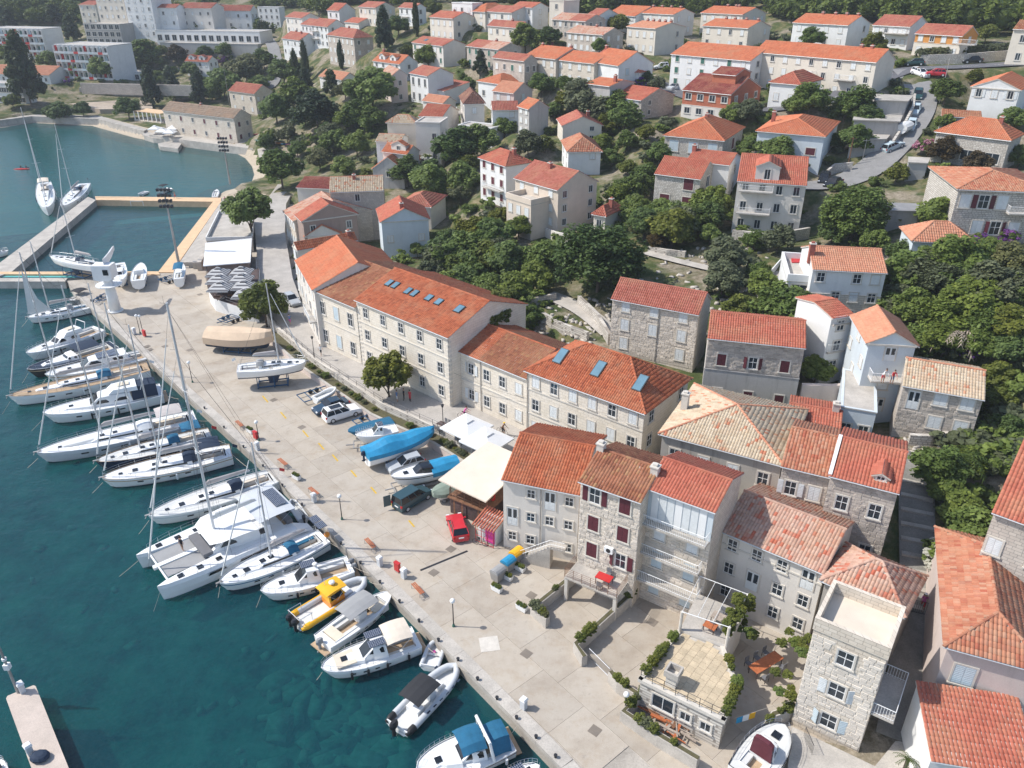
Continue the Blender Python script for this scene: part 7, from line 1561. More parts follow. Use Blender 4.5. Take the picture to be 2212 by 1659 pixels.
# the stone terrace house
t = thing('terrace_house', 'low stone house with paved roof terrace and chimney box', 'house', G(1400, 1560, .2)); o0 = np.array(t.location); TP = [(1384,1467),(1466,1366),(1561,1400),(1591,1484),(1563,1555)]; TQ = [G(u, v, 3.1)-o0 for u, v in TP]
b = MB(); b.prism([tuple(p[:2]) for p in TQ], -.5, 2.9, 0, 1); tw_ = b.build('wall', [WM['rough'], M['conc_lt']], t)
M['pave'] = mat('honey_paving', (.56, .46, .32), .9, .15, scale=1.2, rnd=.15, fine=.2)
cx = sum(TQ)/5; pu = MB().box(-.5, -.5, -.03, .5, .5, 0).mesh('paving_stone', M['pave']); poly = np.array([(cx+(p-cx)*.95)[:2] for p in TQ])
dx = (TQ[1]-TQ[0])/np.linalg.norm(TQ[1]-TQ[0]); dy = np.array([dx[1], -dx[0], 0])
for i in range(-3, 16):
    for j in range(-6, 14):
        c = TQ[0]+dx*(i*.62+(.3 if j % 2 else 0))+dy*(j*.62)
        if inside(np.array([c[0]]), np.array([c[1]]), [tuple(p) for p in poly])[0]: put('paving_stone', pu, tw_, (c[0], c[1], 2.94), math.atan2(dx[1], dx[0]), scale=(.6, .6, 1))
b = MB()
for i, j in ((0, 4), (3, 4), (2, 3), (0, 1)):
    p, q = TQ[i], TQ[j]; d = (q-p)/np.linalg.norm(q-p); b.obox((p+q)/2+[0, 0, -.05], d, np.cross(d, [0, 0, 1]), (0, 0, 1), np.linalg.norm(q-p)+.3, .34, .3)
b.build('coping', M['stonetrim'], t); b = MB(); p, q = TQ[0], TQ[4]
for dz in (.5, .95): b.tube(p+[0, 0, dz], q+[0, 0, dz], .025, n=4)
for k in range(8): r_ = p+(q-p)*k/7; b.tube(r_, r_+[0, 0, .95], .025, n=4)
b.build('railing', M['darkmetal'], t); d = (q-p)/np.linalg.norm(q-p); nn = np.array([d[1], -d[0], 0]); rz = math.atan2(d[1], d[0]); fw = lambda f: p+(q-p)*f
for f in (.58, .82): c = fw(f); put('window', win_meshes('d', .8, .8, 1)[0], t, (c[0]+nn[0]*.02, c[1]+nn[1]*.02, 1.0), rz)
c = fw(.3); put('window', win_meshes('d', 1.7, 1.3, 1)[0], t, (c[0]+nn[0]*.02, c[1]+nn[1]*.02, .9), rz)
c = fw(.33)-nn*.9; b = MB(); b.box(-.4, -.4, 2.8, .4, .4, 3.9); ch = b.build('chimney', M['stonetrim'], t, loc=(c[0], c[1], 0), rz=rz); b = MB()
for bb in ((-.55, -.55, .55, -.4), (-.55, .4, .55, .55), (-.55, -.4, -.4, .4), (.4, -.4, .55, .4)): b.box(bb[0], bb[1], 3.9, bb[2], bb[3], 4.45)
b.build('chimney_cap', M['conc_lt'], ch)
for k in range(26):
    i, j = random.choice(((0, 1), (3, 4), (2, 3), (3, 4), (0, 1))); p = TQ[i]+(TQ[j]-TQ[i])*random.random(); s = random.uniform(.25, .5); put('planting', crown_mesh('bush', random.choice('yyb'), 1), t, (p[0], p[1], 3.1+s*.5), scale=(s, s, s))
# pergola terrace behind it
t = thing('pergola_terrace', 'raised terrace with white pipe pergola before the pale house', 'terrace', G(1480, 1370, .2)); o0 = np.array(t.location); TQ = [G(u, v, 3.2)-o0 for u, v in [(1468,1364),(1506,1286),(1608,1326),(1568,1398)]]; b = MB(); b.prism([tuple(p[:2]) for p in TQ], -.5, 3.2, 0, 1); b.build('base', [WM['pale'], M['conc_lt']], t); b = MB()
for p in TQ: b.tube(p, p+[0, 0, 2.1], .13, n=8)
b.build('posts', M['stonetrim'], t); b = MB()
for f in (0, .33, .66, 1): b.tube(TQ[0]+(TQ[3]-TQ[0])*f+[0, 0, 2.1], TQ[1]+(TQ[2]-TQ[1])*f+[0, 0, 2.1], .022, n=5)
b.tube(TQ[0]+[0, 0, 2.1], TQ[3]+[0, 0, 2.1], .035, n=5); b.tube(TQ[1]+[0, 0, 2.1], TQ[2]+[0, 0, 2.1], .035, n=5); b.build('pipe_frame', M['white'], t)
for k in range(16): p = TQ[2]+(TQ[3]-TQ[2])*random.random()+np.array([random.uniform(-.3, .6), random.uniform(-.3, .3), random.uniform(.6, 2.6)]); s = random.uniform(.3, .6); put('vine', crown_mesh('bush', 'y', k % 3), t, p, scale=(s, s, s))
def table(u, v, z, lx, ly, m, label, rz=0, nch=2, group=None):
    p = G(u, v, z+.75); t = thing('table', label, 'table', (p[0], p[1], z), rz, group); MB().box(-lx/2, -ly/2, .70, lx/2, ly/2, .75).build('table_top', M[m], t)
    for x in (-1, 1):
        for y in (-1, 1): MB().box(x*(lx/2-.08)-.03, y*(ly/2-.08)-.03, 0, x*(lx/2-.08)+.03, y*(ly/2-.08)+.03, .7).build('leg', M['darkwood'], t)
    for k in range(nch):
        x = -lx/2+lx*(k//2+.5)/max(1, (nch+1)//2); sg = 1 if k % 2 else -1; pw = Matrix.Translation(t.location) @ Matrix.Rotation(rz, 4, 'Z') @ Vector((x, sg*(ly/2+.38), 0)); chair(pw, rz+(0 if sg > 0 else math.pi), label)
    return t
_ch = {}
def chair(loc, rz, lab):
    t = thing('chair', 'garden chair drawn up to the '+' '.join(lab.split()[:9]), 'chair', loc, rz, 'garden chairs at tables')
    if not _ch:
        _ch['seat'] = MB().box(-.22, -.22, .42, .22, .22, .46).mesh('seat', M['cushion']); _ch['backrest'] = MB().box(-.22, .19, .5, .22, .23, .95).mesh('backrest', M['cushion']); _ch['leg'] = MB().box(-.02, -.02, 0, .02, .02, .45).mesh('leg', M['darkmetal'])
    put('seat', _ch['seat'], t); put('backrest', _ch['backrest'], t); [put('leg', _ch['leg'], t, (x, y, 0)) for x in (-.2, .2) for y in (-.2, .2)]
aq = R_(-38)
table(1563, 1336, 3.2, 1.9, .9, 'greywood', 'weathered wooden table on the pergola terrace', aq, 4); table(1535, 1350, 3.2, 1.0, .8, 'bench', 'orange topped bench table on the pergola terrace', aq, 0)
table(1655, 1430, .6, 3.0, .95, 'bench', 'long red table in the courtyard by the tower', aq+R_(70), 6)
t = thing('courtyard_vine', 'flowering vine trained over the courtyard beside the tower', 'vine', G(1640, 1400, .6))
for k in range(22):
    c = random.choice([(1610, 1345), (1625, 1370), (1690, 1445), (1700, 1500), (1705, 1380), (1735, 1395)]); p = G(c[0]+random.uniform(-18, 18), c[1]+random.uniform(-16, 16), 2.6); s = random.uniform(.3, .55); put('foliage', crown_mesh('bush', 'y' if k % 3 else 'b', k % 3), t, p-np.array(t.location), scale=(s, s, s*.7))
# timber and junk in the yard
for k in range(26):
    p = G(1405+random.uniform(0, 95), 1538+random.uniform(-5, 55), .35); L = random.uniform(1.0, 3.2); a = random.choice((R_(-32), R_(-40), R_(60), random.uniform(0, 3.1))); b = MB(); r_ = random.uniform(.04, .11); b.box(-L/2, -r_, -r_*.6, L/2, r_, r_*.6); o = b.build('plank', M[random.choice(('greywood', 'wood', 'bench', 'greywood'))], loc=p+np.array([0, 0, random.uniform(0, .25)]), rz=a); tag(o, 'loose old plank lying in the walled timber yard', 'plank', 'loose timber in the walled yard')
# balcony deck and spiral stair of the tall stone house
t = thing('spiral_stair', 'brown spiral stair below the maroon shuttered house', 'staircase', G(1338, 1300, 0)); b = MB(); b.tube((0, 0, 0), (0, 0, 3.4), .07, n=6); b.build('pole', M['wood'], t)
for k in range(13): a = k*.42; MB().obox((.42*math.cos(a), .42*math.sin(a), .2+k*.2), (math.cos(a), math.sin(a), 0), (-math.sin(a), math.cos(a), 0), (0, 0, 1), .8, .28, .04).build('step', M['wood'], t)
TS = next(H[2] for H in HOUSES if H[0].startswith('narrow tall stone')); TH = math.atan2(TS['e'][1], TS['e'][0]); bz = TS['o']-TS['n']*.05+np.array([0, 0, 2.6])
t = thing('timber_balcony', 'brown railed balcony over the garage of the tall stone house', 'balcony', bz, TH); MB().box(0, -2.3, -.15, 5.0, 0, 0).build('deck', M['conc_lt'], t); b = MB()
for z in (.2, .4, .6, .8, 1.0): b.path([(0, 0, z), (0, -2.25, z), (5, -2.25, z), (5, 0, z)], .02, 4)
for x in range(7): b.tube((x*5/6, -2.25, 0), (x*5/6, -2.25, 1.0), .025, n=4)
b.build('railing', M['wood'], t)
for x in (.15, 4.85): MB().box(x-.15, -2.25, -3.2, x+.15, -1.95, -.15).build('pillar', M['stonetrim'], t)
t = thing('outside_stair', 'white outside stair with railing on the red roofed house', 'staircase', G(1125, 1198, 0), R_(-20))
for k in range(10): MB().box(k*.32, -1.0, 0, k*.32+.34, -.02, .22+k*.24).build('step', M['conc_lt'], t)
MB().box(3.2, -1.0, 2.35, 4.6, -.02, 2.5).build('landing', M['conc_lt'], t); b = MB()
for dz in (.5, .95): b.path([(0, -1, .2+dz), (3.2, -1, 2.45+dz), (4.6, -1, 2.45+dz)], .025, 4)
for k in range(16): x = k*.29; z = min(.2+x*.72, 2.5); b.tube((x, -1, z), (x, -1, z+.95), .016, n=4)
b.build('railing', M['white'], t)
_tp = bz+TS['e']*3.3-TS['n']*1.2; _tu, _tv, _ = proj(_tp+np.array([0, 0, .75])); table(_tu, _tv, float(_tp[2]), 1.4, .9, 'red', 'red cloth table on the first floor balcony', TH, 2)
# white outside stair and red awning of the orange roofed house
t = thing('awning', 'bright red awning on the white terrace wing', 'awning', G(1708, 606, 13)); o0 = np.array(t.location); P = [G(u, v, 15.0)-o0 for u, v in [(1708,547),(1754,549),(1755,567),(1710,567)]]; b = MB(); b.prism([tuple(p[:2]) for p in P], 1.95, 2.03); b.build('canopy', M['red'], t); b = MB(); [b.tube((p[0], p[1], -.5), (p[0], p[1], 2), .04, n=4) for p in P]; b.build('post', M['white'], t)
t = thing('white_stair', 'long white stair climbing to the terrace wing', 'staircase', T(1640, 640)); p0, p1 = np.zeros(3), G(1697, 575, 11.5)-np.array(t.location); d = p1-p0; L = np.hypot(d[0], d[1]); rzs = math.atan2(d[1], d[0]); t.rotation_euler = (0, 0, rzs); n_ = 22
for k in range(n_): MB().box(L*k/n_, -.7, max(0, d[2]*k/n_)-.8, L*(k+1)/n_+.02, .7, d[2]*(k+1)/n_).build('step', M['conc_lt'], t)
for y in (-.8, .8): b = MB(); b.add([(0, y-.08, -1), (L, y-.08, d[2]-1.2), (L, y-.08, d[2]+1), (0, y-.08, .9), (0, y+.08, -1), (L, y+.08, d[2]-1.2), (L, y+.08, d[2]+1), (0, y+.08, .9)], [(3, 2, 1, 0), (4, 5, 6, 7), (0, 1, 5, 4), (1, 2, 6, 5), (2, 3, 7, 6), (3, 0, 4, 7)]); b.build('side_wall', WM['white'], t)
# garden walls and terraces on the slope
def slope_wall(label, pts, h=1.3, th=.45, m='rough'):
    P = []
    for (u, v), (u2, v2) in zip(pts[:-1], pts[1:]):
        for k in range(5): P.append(T(u+(u2-u)*k/5, v+(v2-v)*k/5))
    P.append(T(*pts[-1])); t = thing('garden_wall', label, 'wall', P[0]); Q = [p-P[0] for p in P]; A, B_ = offs(Q, -th/2), offs(Q, th/2); b = MB(); R = [[(A[j][0], A[j][1], Q[j][2]-1.5), (B_[j][0], B_[j][1], Q[j][2]-1.5), (B_[j][0], B_[j][1], Q[j][2]+h), (A[j][0], A[j][1], Q[j][2]+h)] for j in range(len(Q))]; b.loft(R); b.build('wall', WM[m], t)
for a in [('long stone wall under the hedge by the upper road', [(1985,139),(2080,137),(2190,128)], 2.0), ('stepped stone wall along the parked cars on the hill road', [(1925,325),(1950,285),(1968,250),(1972,222)], 1.8), ('low stone wall beside the hill road bend', [(1785,385),(1800,372),(1840,368)], 1.5), ('stone wall below the maroon shuttered house', [(1400,545),(1440,552),(1480,556)], 1.0),
 ('garden wall beside the three storey stone house', [(1250,660),(1290,700),(1316,745)], 1.6), ('dry stone wall among the lower gardens', [(1170,690),(1215,715),(1270,735)], 1.2), ('stone wall behind the three storey house', [(1540,780),(1545,720),(1552,690)], 1.4), ('pinkish wall between grey house and white gable', [(1725,870),(1790,872),(1850,868)], 2.4, .5, 'pink'), ('white yard wall of the large beige house', [(1145,498),(1200,520),(1240,530)], 1.6, .3, 'pale'),
 ('stone wall by the garden stairs near the tan roof', [(1960,960),(2005,962),(2060,950)], 1.2), ('retaining wall under the pool of the blue bungalow', [(1640,345),(1720,352),(1790,350)], 1.2), ('stone garden wall below the white balcony house', [(1580,520),(1660,530),(1745,515)], 1.8), ('garden terrace wall above the ivy gable', [(1090,650),(1150,660),(1200,650)], 1.2), ('low wall of the concrete terraces on the hill', [(1850,270),(1900,268),(1945,262)], 1.6, .4, 'grey')]: slope_wall(*a)
for lab, pts, h, m in [('flat concrete garage roof beside the hill road', [(1880,202),(1974,206),(1962,218),(1892,216)], 2.8, 'concrete'), ('flat ruined concrete terrace beside the parked cars', [(1848,240),(1955,236),(1945,262),(1842,258)], 2.0, 'concrete'), ('lower concrete terrace with brick rubble', [(1838,285),(1935,278),(1915,300),(1835,300)], 1.6, 'conc_lt'), ('corrugated grey shed roof behind the big tree', [(1915,437),(1996,440),(1988,456),(1918,454)], 2.4, 'galv'), ('grey garden shed at the hill road corner', [(1962,338),(2010,340),(2005,352),(1962,350)], 2.6, 'conc_lt')]:
    c = T(sum(p[0] for p in pts)/4, sum(p[1] for p in pts)/4, h)-np.array([0, 0, h]); t = thing('outbuilding', lab, 'shed', c); P = [G(u, v, c[2]+h)-c for u, v in pts]; b = MB(); b.prism([tuple(p[:2]) for p in P], h-.2, h); b.build('roof', M[m], t); b = MB(); cc = sum(P)/4; b.prism([tuple((cc+(p-cc)*.93)[:2]) for p in P], -3, h-.2); b.build('wall', WM['grey'], t)
# stairs of the alley
AL = [q for n_, Q_, hw, m_ in ROADLINES if n_ == 'stair_lane' for q in Q_]; t = thing('alley_stairs', 'dark stone steps climbing the alley beside the tower', 'staircase', AL[0])
for k in range(6, len(AL)-2): d = AL[k+1]-AL[k]; d = d/np.linalg.norm(d[:2]); MB().obox(AL[k]+[0, 0, .0]-np.array(t.location), (d[0], d[1], 0), (-d[1], d[0], 0), (0, 0, 1), .5, 2.7, .3).build('step', M['concrete'], t)
slabpoly('alley_paving', [(1712,1570),(1890,1655),(1935,1600),(2000,1610),(2030,1760),(1690,1760)], .86, -1, 'conc_lt')
# concrete mole at lower left
t = thing('concrete_mole', 'pinkish concrete mole reaching in at the lower left', 'jetty', G(80, 1600, 0)); o0 = np.array(t.location); b = MB(); b.prism([tuple((G(u, v, .1)-o0)[:2]) for u, v in [(13,1509),(16,1503),(72,1480),(77,1482),(165,1700),(90,1720)]], -6, .1); M['mole'] = mat('mole_concrete', (.52, .44, .38), .9, .12, fine=.2); b.build('deck', M['mole'], t)
t = thing('signal_pole', 'grey navigation pole with white boxes on the mole', 'pole', G(39, 1496, .1)); b = MB(); b.tube((0, 0, 0), (0, 0, 5.5), .11, .08, 8); b.build('pole', M['galv'], t); MB().box(-.2, -.2, 2.6, .2, .2, 3.1).build('box', M['white'], t); b = MB(); b.tube((0, 0, 3.5), (0, 0, 3.7), .18, n=8); b.build('collar', M['white'], t)

# red frames between the hotel wings, pool terrace canopies
for i, (u, v0, v1) in enumerate([(384,21,57),(463,23,60),(269,14,40)]):
    t = thing('red_frame', 'red concrete frame standing %s the white hotel wings' % ('between the left and middle of', 'between the middle and right of', 'left above')[i], 'frame', T(u, v1-6)); p = np.array(t.location); H = max(8, base_h(p, 0, v0)); b = MB()
    for x in (-1.6, 1.2): b.box(x, -1.2, -3, x+.5, -.7, H)
    for z in np.linspace(2, H, 4): b.box(-1.6, -1.2, z-.5, 1.7, -.7, z)
    b.build('frame', M['red'], t)
for i, (u, v) in enumerate([(370,75),(420,72),(480,68)]):
    p = T(u, v, 3); t = thing('sun_canopy', 'white flat sun canopy on the hotel pool terrace, %s' % ('left', 'middle', 'right')[i], 'canopy', p, R_(-12), 'white canopies of the hotel terrace'); MB().box(-6, -3, -.1, 6, 3, .1).build('roof', M['white'], t); [MB().box(x-.1, -2.9, -3.5, x+.1, -2.7, -.1).build('post', M['white'], t) for x in (-5.5, 0, 5.5)]

# ---------- vehicles ----------
for n_, c_ in (('car_white', (.80, .80, .80)), ('car_navy', (.02, .05, .09)), ('car_green', (.03, .07, .085)), ('car_red', (.55, .03, .045)), ('car_silver', (.42, .44, .46)), ('car_black', (.015, .016, .018)), ('car_teal', (.02, .06, .06)), ('car_ice', (.45, .54, .58))): M[n_] = mat(n_, c_, .25, .03, spec=.6)
M['lightred'] = mat('tail_light', (.45, .01, .01), .2); M['lamp_glass'] = mat('head_light', (.7, .72, .75), .1)
def car(label, front, rear, col, z=None, L=4.3, W=1.76, H=1.5, style='hatch', door=False):
    z0 = z if z is not None else None; p, q = (G(*front, z), G(*rear, z)) if z is not None else (T(*front), T(*rear)); c = (p+q)/2; d = p-q; rz = math.atan2(d[1], d[0]); t = thing('parked_car', label, 'van' if style == 'van' else 'car', (c[0], c[1], c[2]), rz, 'parked cars'); t.rotation_euler[1] = -math.atan2(d[2], np.hypot(d[0], d[1])) if z is None else 0
    prof = {'hatch': [(0, .55), (.02, .92), (.15, .98), (.64, .98), (.70, .94), (.93, .74), (.985, .62), (1, .45)], 'sedan': [(0, .55), (.02, .9), (.16, .95), (.66, .95), (.71, .9), (.94, .72), (.985, .6), (1, .42)], 'suv': [(0, .6), (.015, 1.0), (.15, 1.06), (.66, 1.06), (.71, 1.02), (.94, .88), (.985, .75), (1, .5)], 'van': [(0, .55), (.01, 1.05), (.15, 1.08), (.72, 1.08), (.77, 1.03), (.95, .82), (.985, .7), (1, .5)]}[style]
    R = []
    for s, zt in prof:
        x = -L/2+L*s; w = W/2*(1 if .06 < s < .9 else .88 if s in (0, 1) else .96); R.append([(x, -w*.92, .22), (x, -w, .42), (x, -w, zt*.72), (x, -w*.93, zt), (x, w*.93, zt), (x, w, zt*.72), (x, w, .42), (x, w*.92, .22)])
    MB().loft(R).build('body', M[col], t)
    g = {'hatch': (.03, .68, .13, .50), 'sedan': (.14, .69, .27, .53), 'suv': (.02, .69, .08, .52), 'van': (.01, .75, .03, .58)}[style]; zb = prof[2][1]-.02; w = W/2*.92; X = lambda s: -L/2+L*s
    b = MB(); b.add([(X(g[0]), -w, zb), (X(g[1]), -w, zb), (X(g[1]), w, zb), (X(g[0]), w, zb), (X(g[2]), -w*.82, H), (X(g[3]), -w*.82, H), (X(g[3]), w*.82, H), (X(g[2]), w*.82, H)], [(4, 5, 6, 7), (0, 1, 5, 4), (1, 2, 6, 5), (2, 3, 7, 6), (3, 0, 4, 7)]); b.build('windows', M['tint'], t)
    b = MB(); b.loft([[(x, -w*.84*k, H-.03), (x, -w*.80*k, H+.025), (x, w*.80*k, H+.025), (x, w*.84*k, H-.03)] for x, k in ((X(g[2])-.05, .96), (X(g[2])+.15, 1), (X(g[3])-.2, 1), (X(g[3])+.03, .96))]); ro = b.build('roof', M[col], t)
    if style in ('suv', 'hatch'):
        for sg in (1, -1): b = MB(); b.tube((X(g[2])+.2, sg*w*.74, H+.06), (X(g[3])-.2, sg*w*.74, H+.06), .022, n=4); b.build('roof_rail', M['darkmetal'], ro)
    if style == 'suv': b = MB(); b.box(X(g[2])+.5, -w*.55, H+.028, X(g[3])-.15, w*.55, H+.04); b.build('sunroof', M['tint'], ro)
    b = MB()
    for sg in (1, -1):
        for xa, xb in ((g[0], g[2]), (g[1], g[3])): b.tube((X(xa), sg*w, zb), (X(xb), sg*w*.82, H), .045, n=4)
        for f in (.36, .66): xa = g[0]+(g[1]-g[0])*f; xb = g[2]+(g[3]-g[2])*f; b.tube((X(xa), sg*(w+.005), zb), (X(xb), sg*(w*.82+.005), H), .04, n=4)
    b.build('pillars', M[col], t)
    for xs in (.17, .80):
        for sg in (1, -1):
            b = MB(); b.tube((X(xs), sg*(W/2-.22), .32), (X(xs), sg*(W/2+.005), .32), .32, n=16); wh = b.build('wheel', M['black'], t); b = MB(); b.tube((X(xs), sg*(W/2-.02), .32), (X(xs), sg*(W/2+.02), .32), .20, n=12); b.build('rim', M['alu'], wh)
    for sg in (1, -1):
        MB().box(X(.955), sg*W*.36-.17, prof[5][1]*.78, X(.992), sg*W*.36+.17, prof[5][1]*.93).build('headlight', M['lamp_glass'], t); MB().box(X(.0)-.02, sg*W*.41-.11, prof[1][1]*.72, X(.03), sg*W*.41+.11, prof[1][1]*.98).build('tail_light', M['lightred'], t); MB().box(X(.64), sg*(W/2+.06)-.08, zb-.02, X(.68), sg*(W/2+.06)+.08, zb+.12).build('mirror', M[col], t)
    MB().box(X(0)-.03, -.26, .62, X(0)+.01, .26, .74).build('number_plate', M['white'], t)
    if door: b = MB(); b.box(-.03, 0, .45, .03, .78, H-.05); b.build('rear_door', M[col], t, loc=(X(0), W/2-.02, 0), rz=R_(70), label='open rear door swung out to the side')
    return t
car('white estate car with panoramic roof by the planter wall', (775,889), (703,911), 'car_white', 0, 4.8, 1.9, 1.68, 'suv'); car('dark blue saloon behind the white estate car', (680,896), (750,874), 'car_navy', 0, 4.6, 1.8, 1.42, 'sedan')
car('dark green van with its rear door open', (922,1067), (862,1103), 'car_green', 0, 4.5, 1.8, 1.8, 'van', True); car('red hatchback parked beside the red kiosk', (981,1124), (996,1170), 'car_red', 0, 4.1, 1.72, 1.48); car('silver car half hidden behind the covered speedboat', (850,1018), (903,1003), 'car_silver', 0, 4.3, 1.75, 1.45)
car('silver car under the yellow green tree on the promenade', (640,662), (622,648), 'car_silver', 1.3, 4.2)
for lab, f, r, c, st in [('pale blue grey hatchback lowest on the hill road', (1942,316), (1916,328), 'car_ice', 'hatch'), ('ice blue car above the covered boat on the hill road', (1964,284), (1971,266), 'car_ice', 'sedan'), ('silver blue saloon parked on the hill road kerb', (1972,252), (1981,233), 'car_ice', 'sedan'), ('dark teal car under the concrete garage edge', (1981,218), (1983,203), 'car_teal', 'hatch'), ('grey green car driving on the upper road', (1957,142), (1990,141), 'car_teal', 'hatch'), ('black car by the hedge wall on the upper road', (2080,137), (2117,135), 'car_black', 'sedan'), ('white estate at the road fork', (2003,170), (1970,158), 'car_white', 'suv'), ('small red car parked behind the white estate', (2006,164), (2032,165), 'car_red', 'hatch'), ('dark car beside the white balcony house stairs', (1776,398), (1782,386), 'car_black', 'hatch'), ('black saloon on the lane below the wall', (1786,408), (1812,396), 'car_black', 'sedan'), ('white car on the lane above the purple bush', (1416,149), (1441,147), 'car_white', 'hatch'), ('silver blue car beside the long orange roofed block', (1443,197), (1469,192), 'car_silver', 'suv')]: car(lab, f, r, c, None, 4.2, 1.75, 1.48, st)
# ---------- boats ashore, trailers ----------
def trailer(label, a, b_, z=0, w=1.7, m='galv', tall=.55):
    p, q = G(*a, z), G(*b_, z); c = (p+q)/2; d = p-q; L = np.linalg.norm(d); t = thing('boat_trailer', label, 'trailer', c, math.atan2(d[1], d[0]), 'boat trailers on the quay'); b = MB()
    for y in (-w/2, w/2): b.box(-L/2, y-.06, tall-.1, L/2, y+.06, tall)
    for k in range(6): x = -L/2+L*k/5; b.box(x-.05, -w/2, tall-.08, x+.05, w/2, tall-.02)
    b.box(L/2-.1, -.06, tall-.1, L/2+.9, .06, tall); b.build('frame', M[m], t)
    for y in (-w/2-.12, w/2+.12):
        for x in (-.45, .45): b = MB(); b.tube((x-.3, y-.1, .3), (x-.3, y+.1, .3), .3, n=12); b.build('wheel', M['black'], t)
    return t
def cradle(root, L, B, zk, m='trailer'):
    b = MB(); b.box(-L*.25, -B*.3, .15-zk, L*.2, -B*.3+.15, .3-zk); b.box(-L*.25, B*.3-.15, .15-zk, L*.2, B*.3, .3-zk)
    for x in (-L*.24, 0, L*.19):
        b.box(x-.08, -B*.36, .1-zk, x+.08, B*.36, .25-zk)
        for sg in (1, -1): b.tube((x, sg*B*.36, .2-zk), (x, sg*B*.30, zk*.0-.1), .06, n=5)
    b.build('cradle', M[m], root)
def cover(root, h, m, top, droop=.5, off=.12, s0=-.01, s1=1.0, name='cover'):
    R = []
    for i in range(15):
        s = s0+(s1-s0)*i/14; sc = min(max(s, 0), 1); w = max(h.half(sc), .03)+off*.6; z = h.z(sc); tp = top(s); R.append([(h.x(s), w, z-droop), (h.x(s), w+.03, z+.03), (h.x(s), w*.55, z+tp*.7), (h.x(s), 0, z+tp), (h.x(s), -w*.55, z+tp*.7), (h.x(s), -w-.03, z+.03), (h.x(s), -w, z-droop)])
    return MB().loft(R, closed=False).build(name, M[m], root)
def landboat(label, bow, stern, zk, B=2.5, F=1.0, group='boats laid up ashore', tw=.85, up=None, z0=0, cr='trailer', **kw):
    zz = z0+zk; c, L, rz = place(bow, stern, zz+.8); t = thing('laid_up_boat', label, 'boat', (c[0], c[1], zz), rz, group); h = Hull(L, B, F, tw, .5+.04*L, .22, .42, .58); cradle(t, L, B, zk, cr); return t, h, L
t, h, L = landboat('boat wrapped in a bright blue cover with a blue sternpost', (938,936), (790,984), .9, 2.9, 1.25); h.build(t, bottom='white'); cover(t, h, 'canvas_cyan', lambda s: .35+.75*math.exp(-((s-.33)/.2)**2)+.35*math.exp(-((s-.72)/.15)**2)); outboard(t, -L/2-.1, 0, .9, .9, 'canvas_navy')
t, h, L = landboat('white speedboat with black screen and bright blue stern cover', (845,1036), (985,1000), .7, 2.5, 1.1, cr='galv'); h.build(t, bottom='white', stripe='tint'); trunk(t, 'screen', -L*.1, L*.16, 1.9, 1.2, h.z(.5)-.05, .62, .9, 0, 'tint', None); cover(t, h, 'canvas_cyan', lambda s: .7-.5*abs(s-.2), .5, s0=-.02, s1=.42); hatch(t, L*.28, 0, h.z(.78)+.02, .5)
t, h, L = landboat('white cabin boat with roof panel on a steel trailer', (768,944), (857,926), .55, 2.2, .95, cr='galv'); h.build(t, bottom='white'); trunk(t, 'cabin', -L*.16, L*.12, 1.6, 1.2, h.z(.5)-.04, 1.0, .7, .1, 'gelcoat', (.45, .85)); solar(t, -L*.1, 0, h.z(.5)+1.0, .7, .9); rails(t, h, .55, .98, .5)
t, h, L = landboat('low hull under a dark blue cover before the planter wall', (752,931), (846,906), .3, 2.0, .7); h.build(t, side='canvas_blue', bottom='trailer'); cover(t, h, 'canvas_blue', lambda s: .12, .2)
t, h, L = landboat('small boat under a grey green cover by the timber deck', (936,1068), (984,1040), .5, 2.0, .7, cr='galv'); h.build(t, bottom='white'); M['canvas_olive'] = mat('olive_canvas', (.22, .27, .22), .85, .2); cover(t, h, 'canvas_olive', lambda s: .35, .4)
t, h, L = landboat('large boat under a sand coloured tarpaulin by the restaurant', (590,738), (453,728), 1.0, 3.8, 1.5); h.build(t, side='canvas_navy', bottom='canvas_navy'); cover(t, h, 'canvas_beige', lambda s: 1.25-.5*abs(s-.5), 1.0, .3)
rib('white inflatable on a blue trailer by the dark saloon', (726,843), (680,864), z=.65, up=.3, beam=1.6, tube_m='white', group=None)
trailer('blue steel trailer frames under the white inflatable', (732,842), (650,868), 0, 2.4, 'trailer'); trailer('second blue trailer behind the white estate car', (835,898), (770,922), 0, 2.0, 'trailer', .5); trailer('bare galvanised trailer beside the blue wrapped boat', (765,968), (840,962), 0, 1.6); trailer('empty blue trailer near the sand coloured tarpaulin', (480,700), (510,688), 0, 2.2, 'trailer'); trailer('empty blue trailer at the pool jetty', (380,602), (350,612), 0, 2.2, 'trailer'); trailer('blue trailer frame behind the crane column', (214,655), (238,640), 0, 2.0, 'trailer'); trailer('steel trailer under the white speedboat', (850,1062), (940,1040), 0, 1.9, 'galv', .5)
def ashore_yacht(label, bow, stern, zk, ms, vtop, sh, z0=0, B=None):
    t, h = sailboat(label, bow, stern, ms, vtop, z=z0+zk, up=.9, group='boats laid up ashore', keel=zk*.85, sprayhood=sh, fend=(), beam=B); cradle(t, h.L, h.B, zk); return t
ashore_yacht('white sailboat on a blue cradle ashore by the planter wall', (663,783), (513,797), 1.9, .60, 612, 'canvas_grey', B=3.3); ashore_yacht('white sailboat on stands at the pool jetty edge', (110,556), (208,574), 1.8, .42, 428, 'canvas_navy', B=2.9)
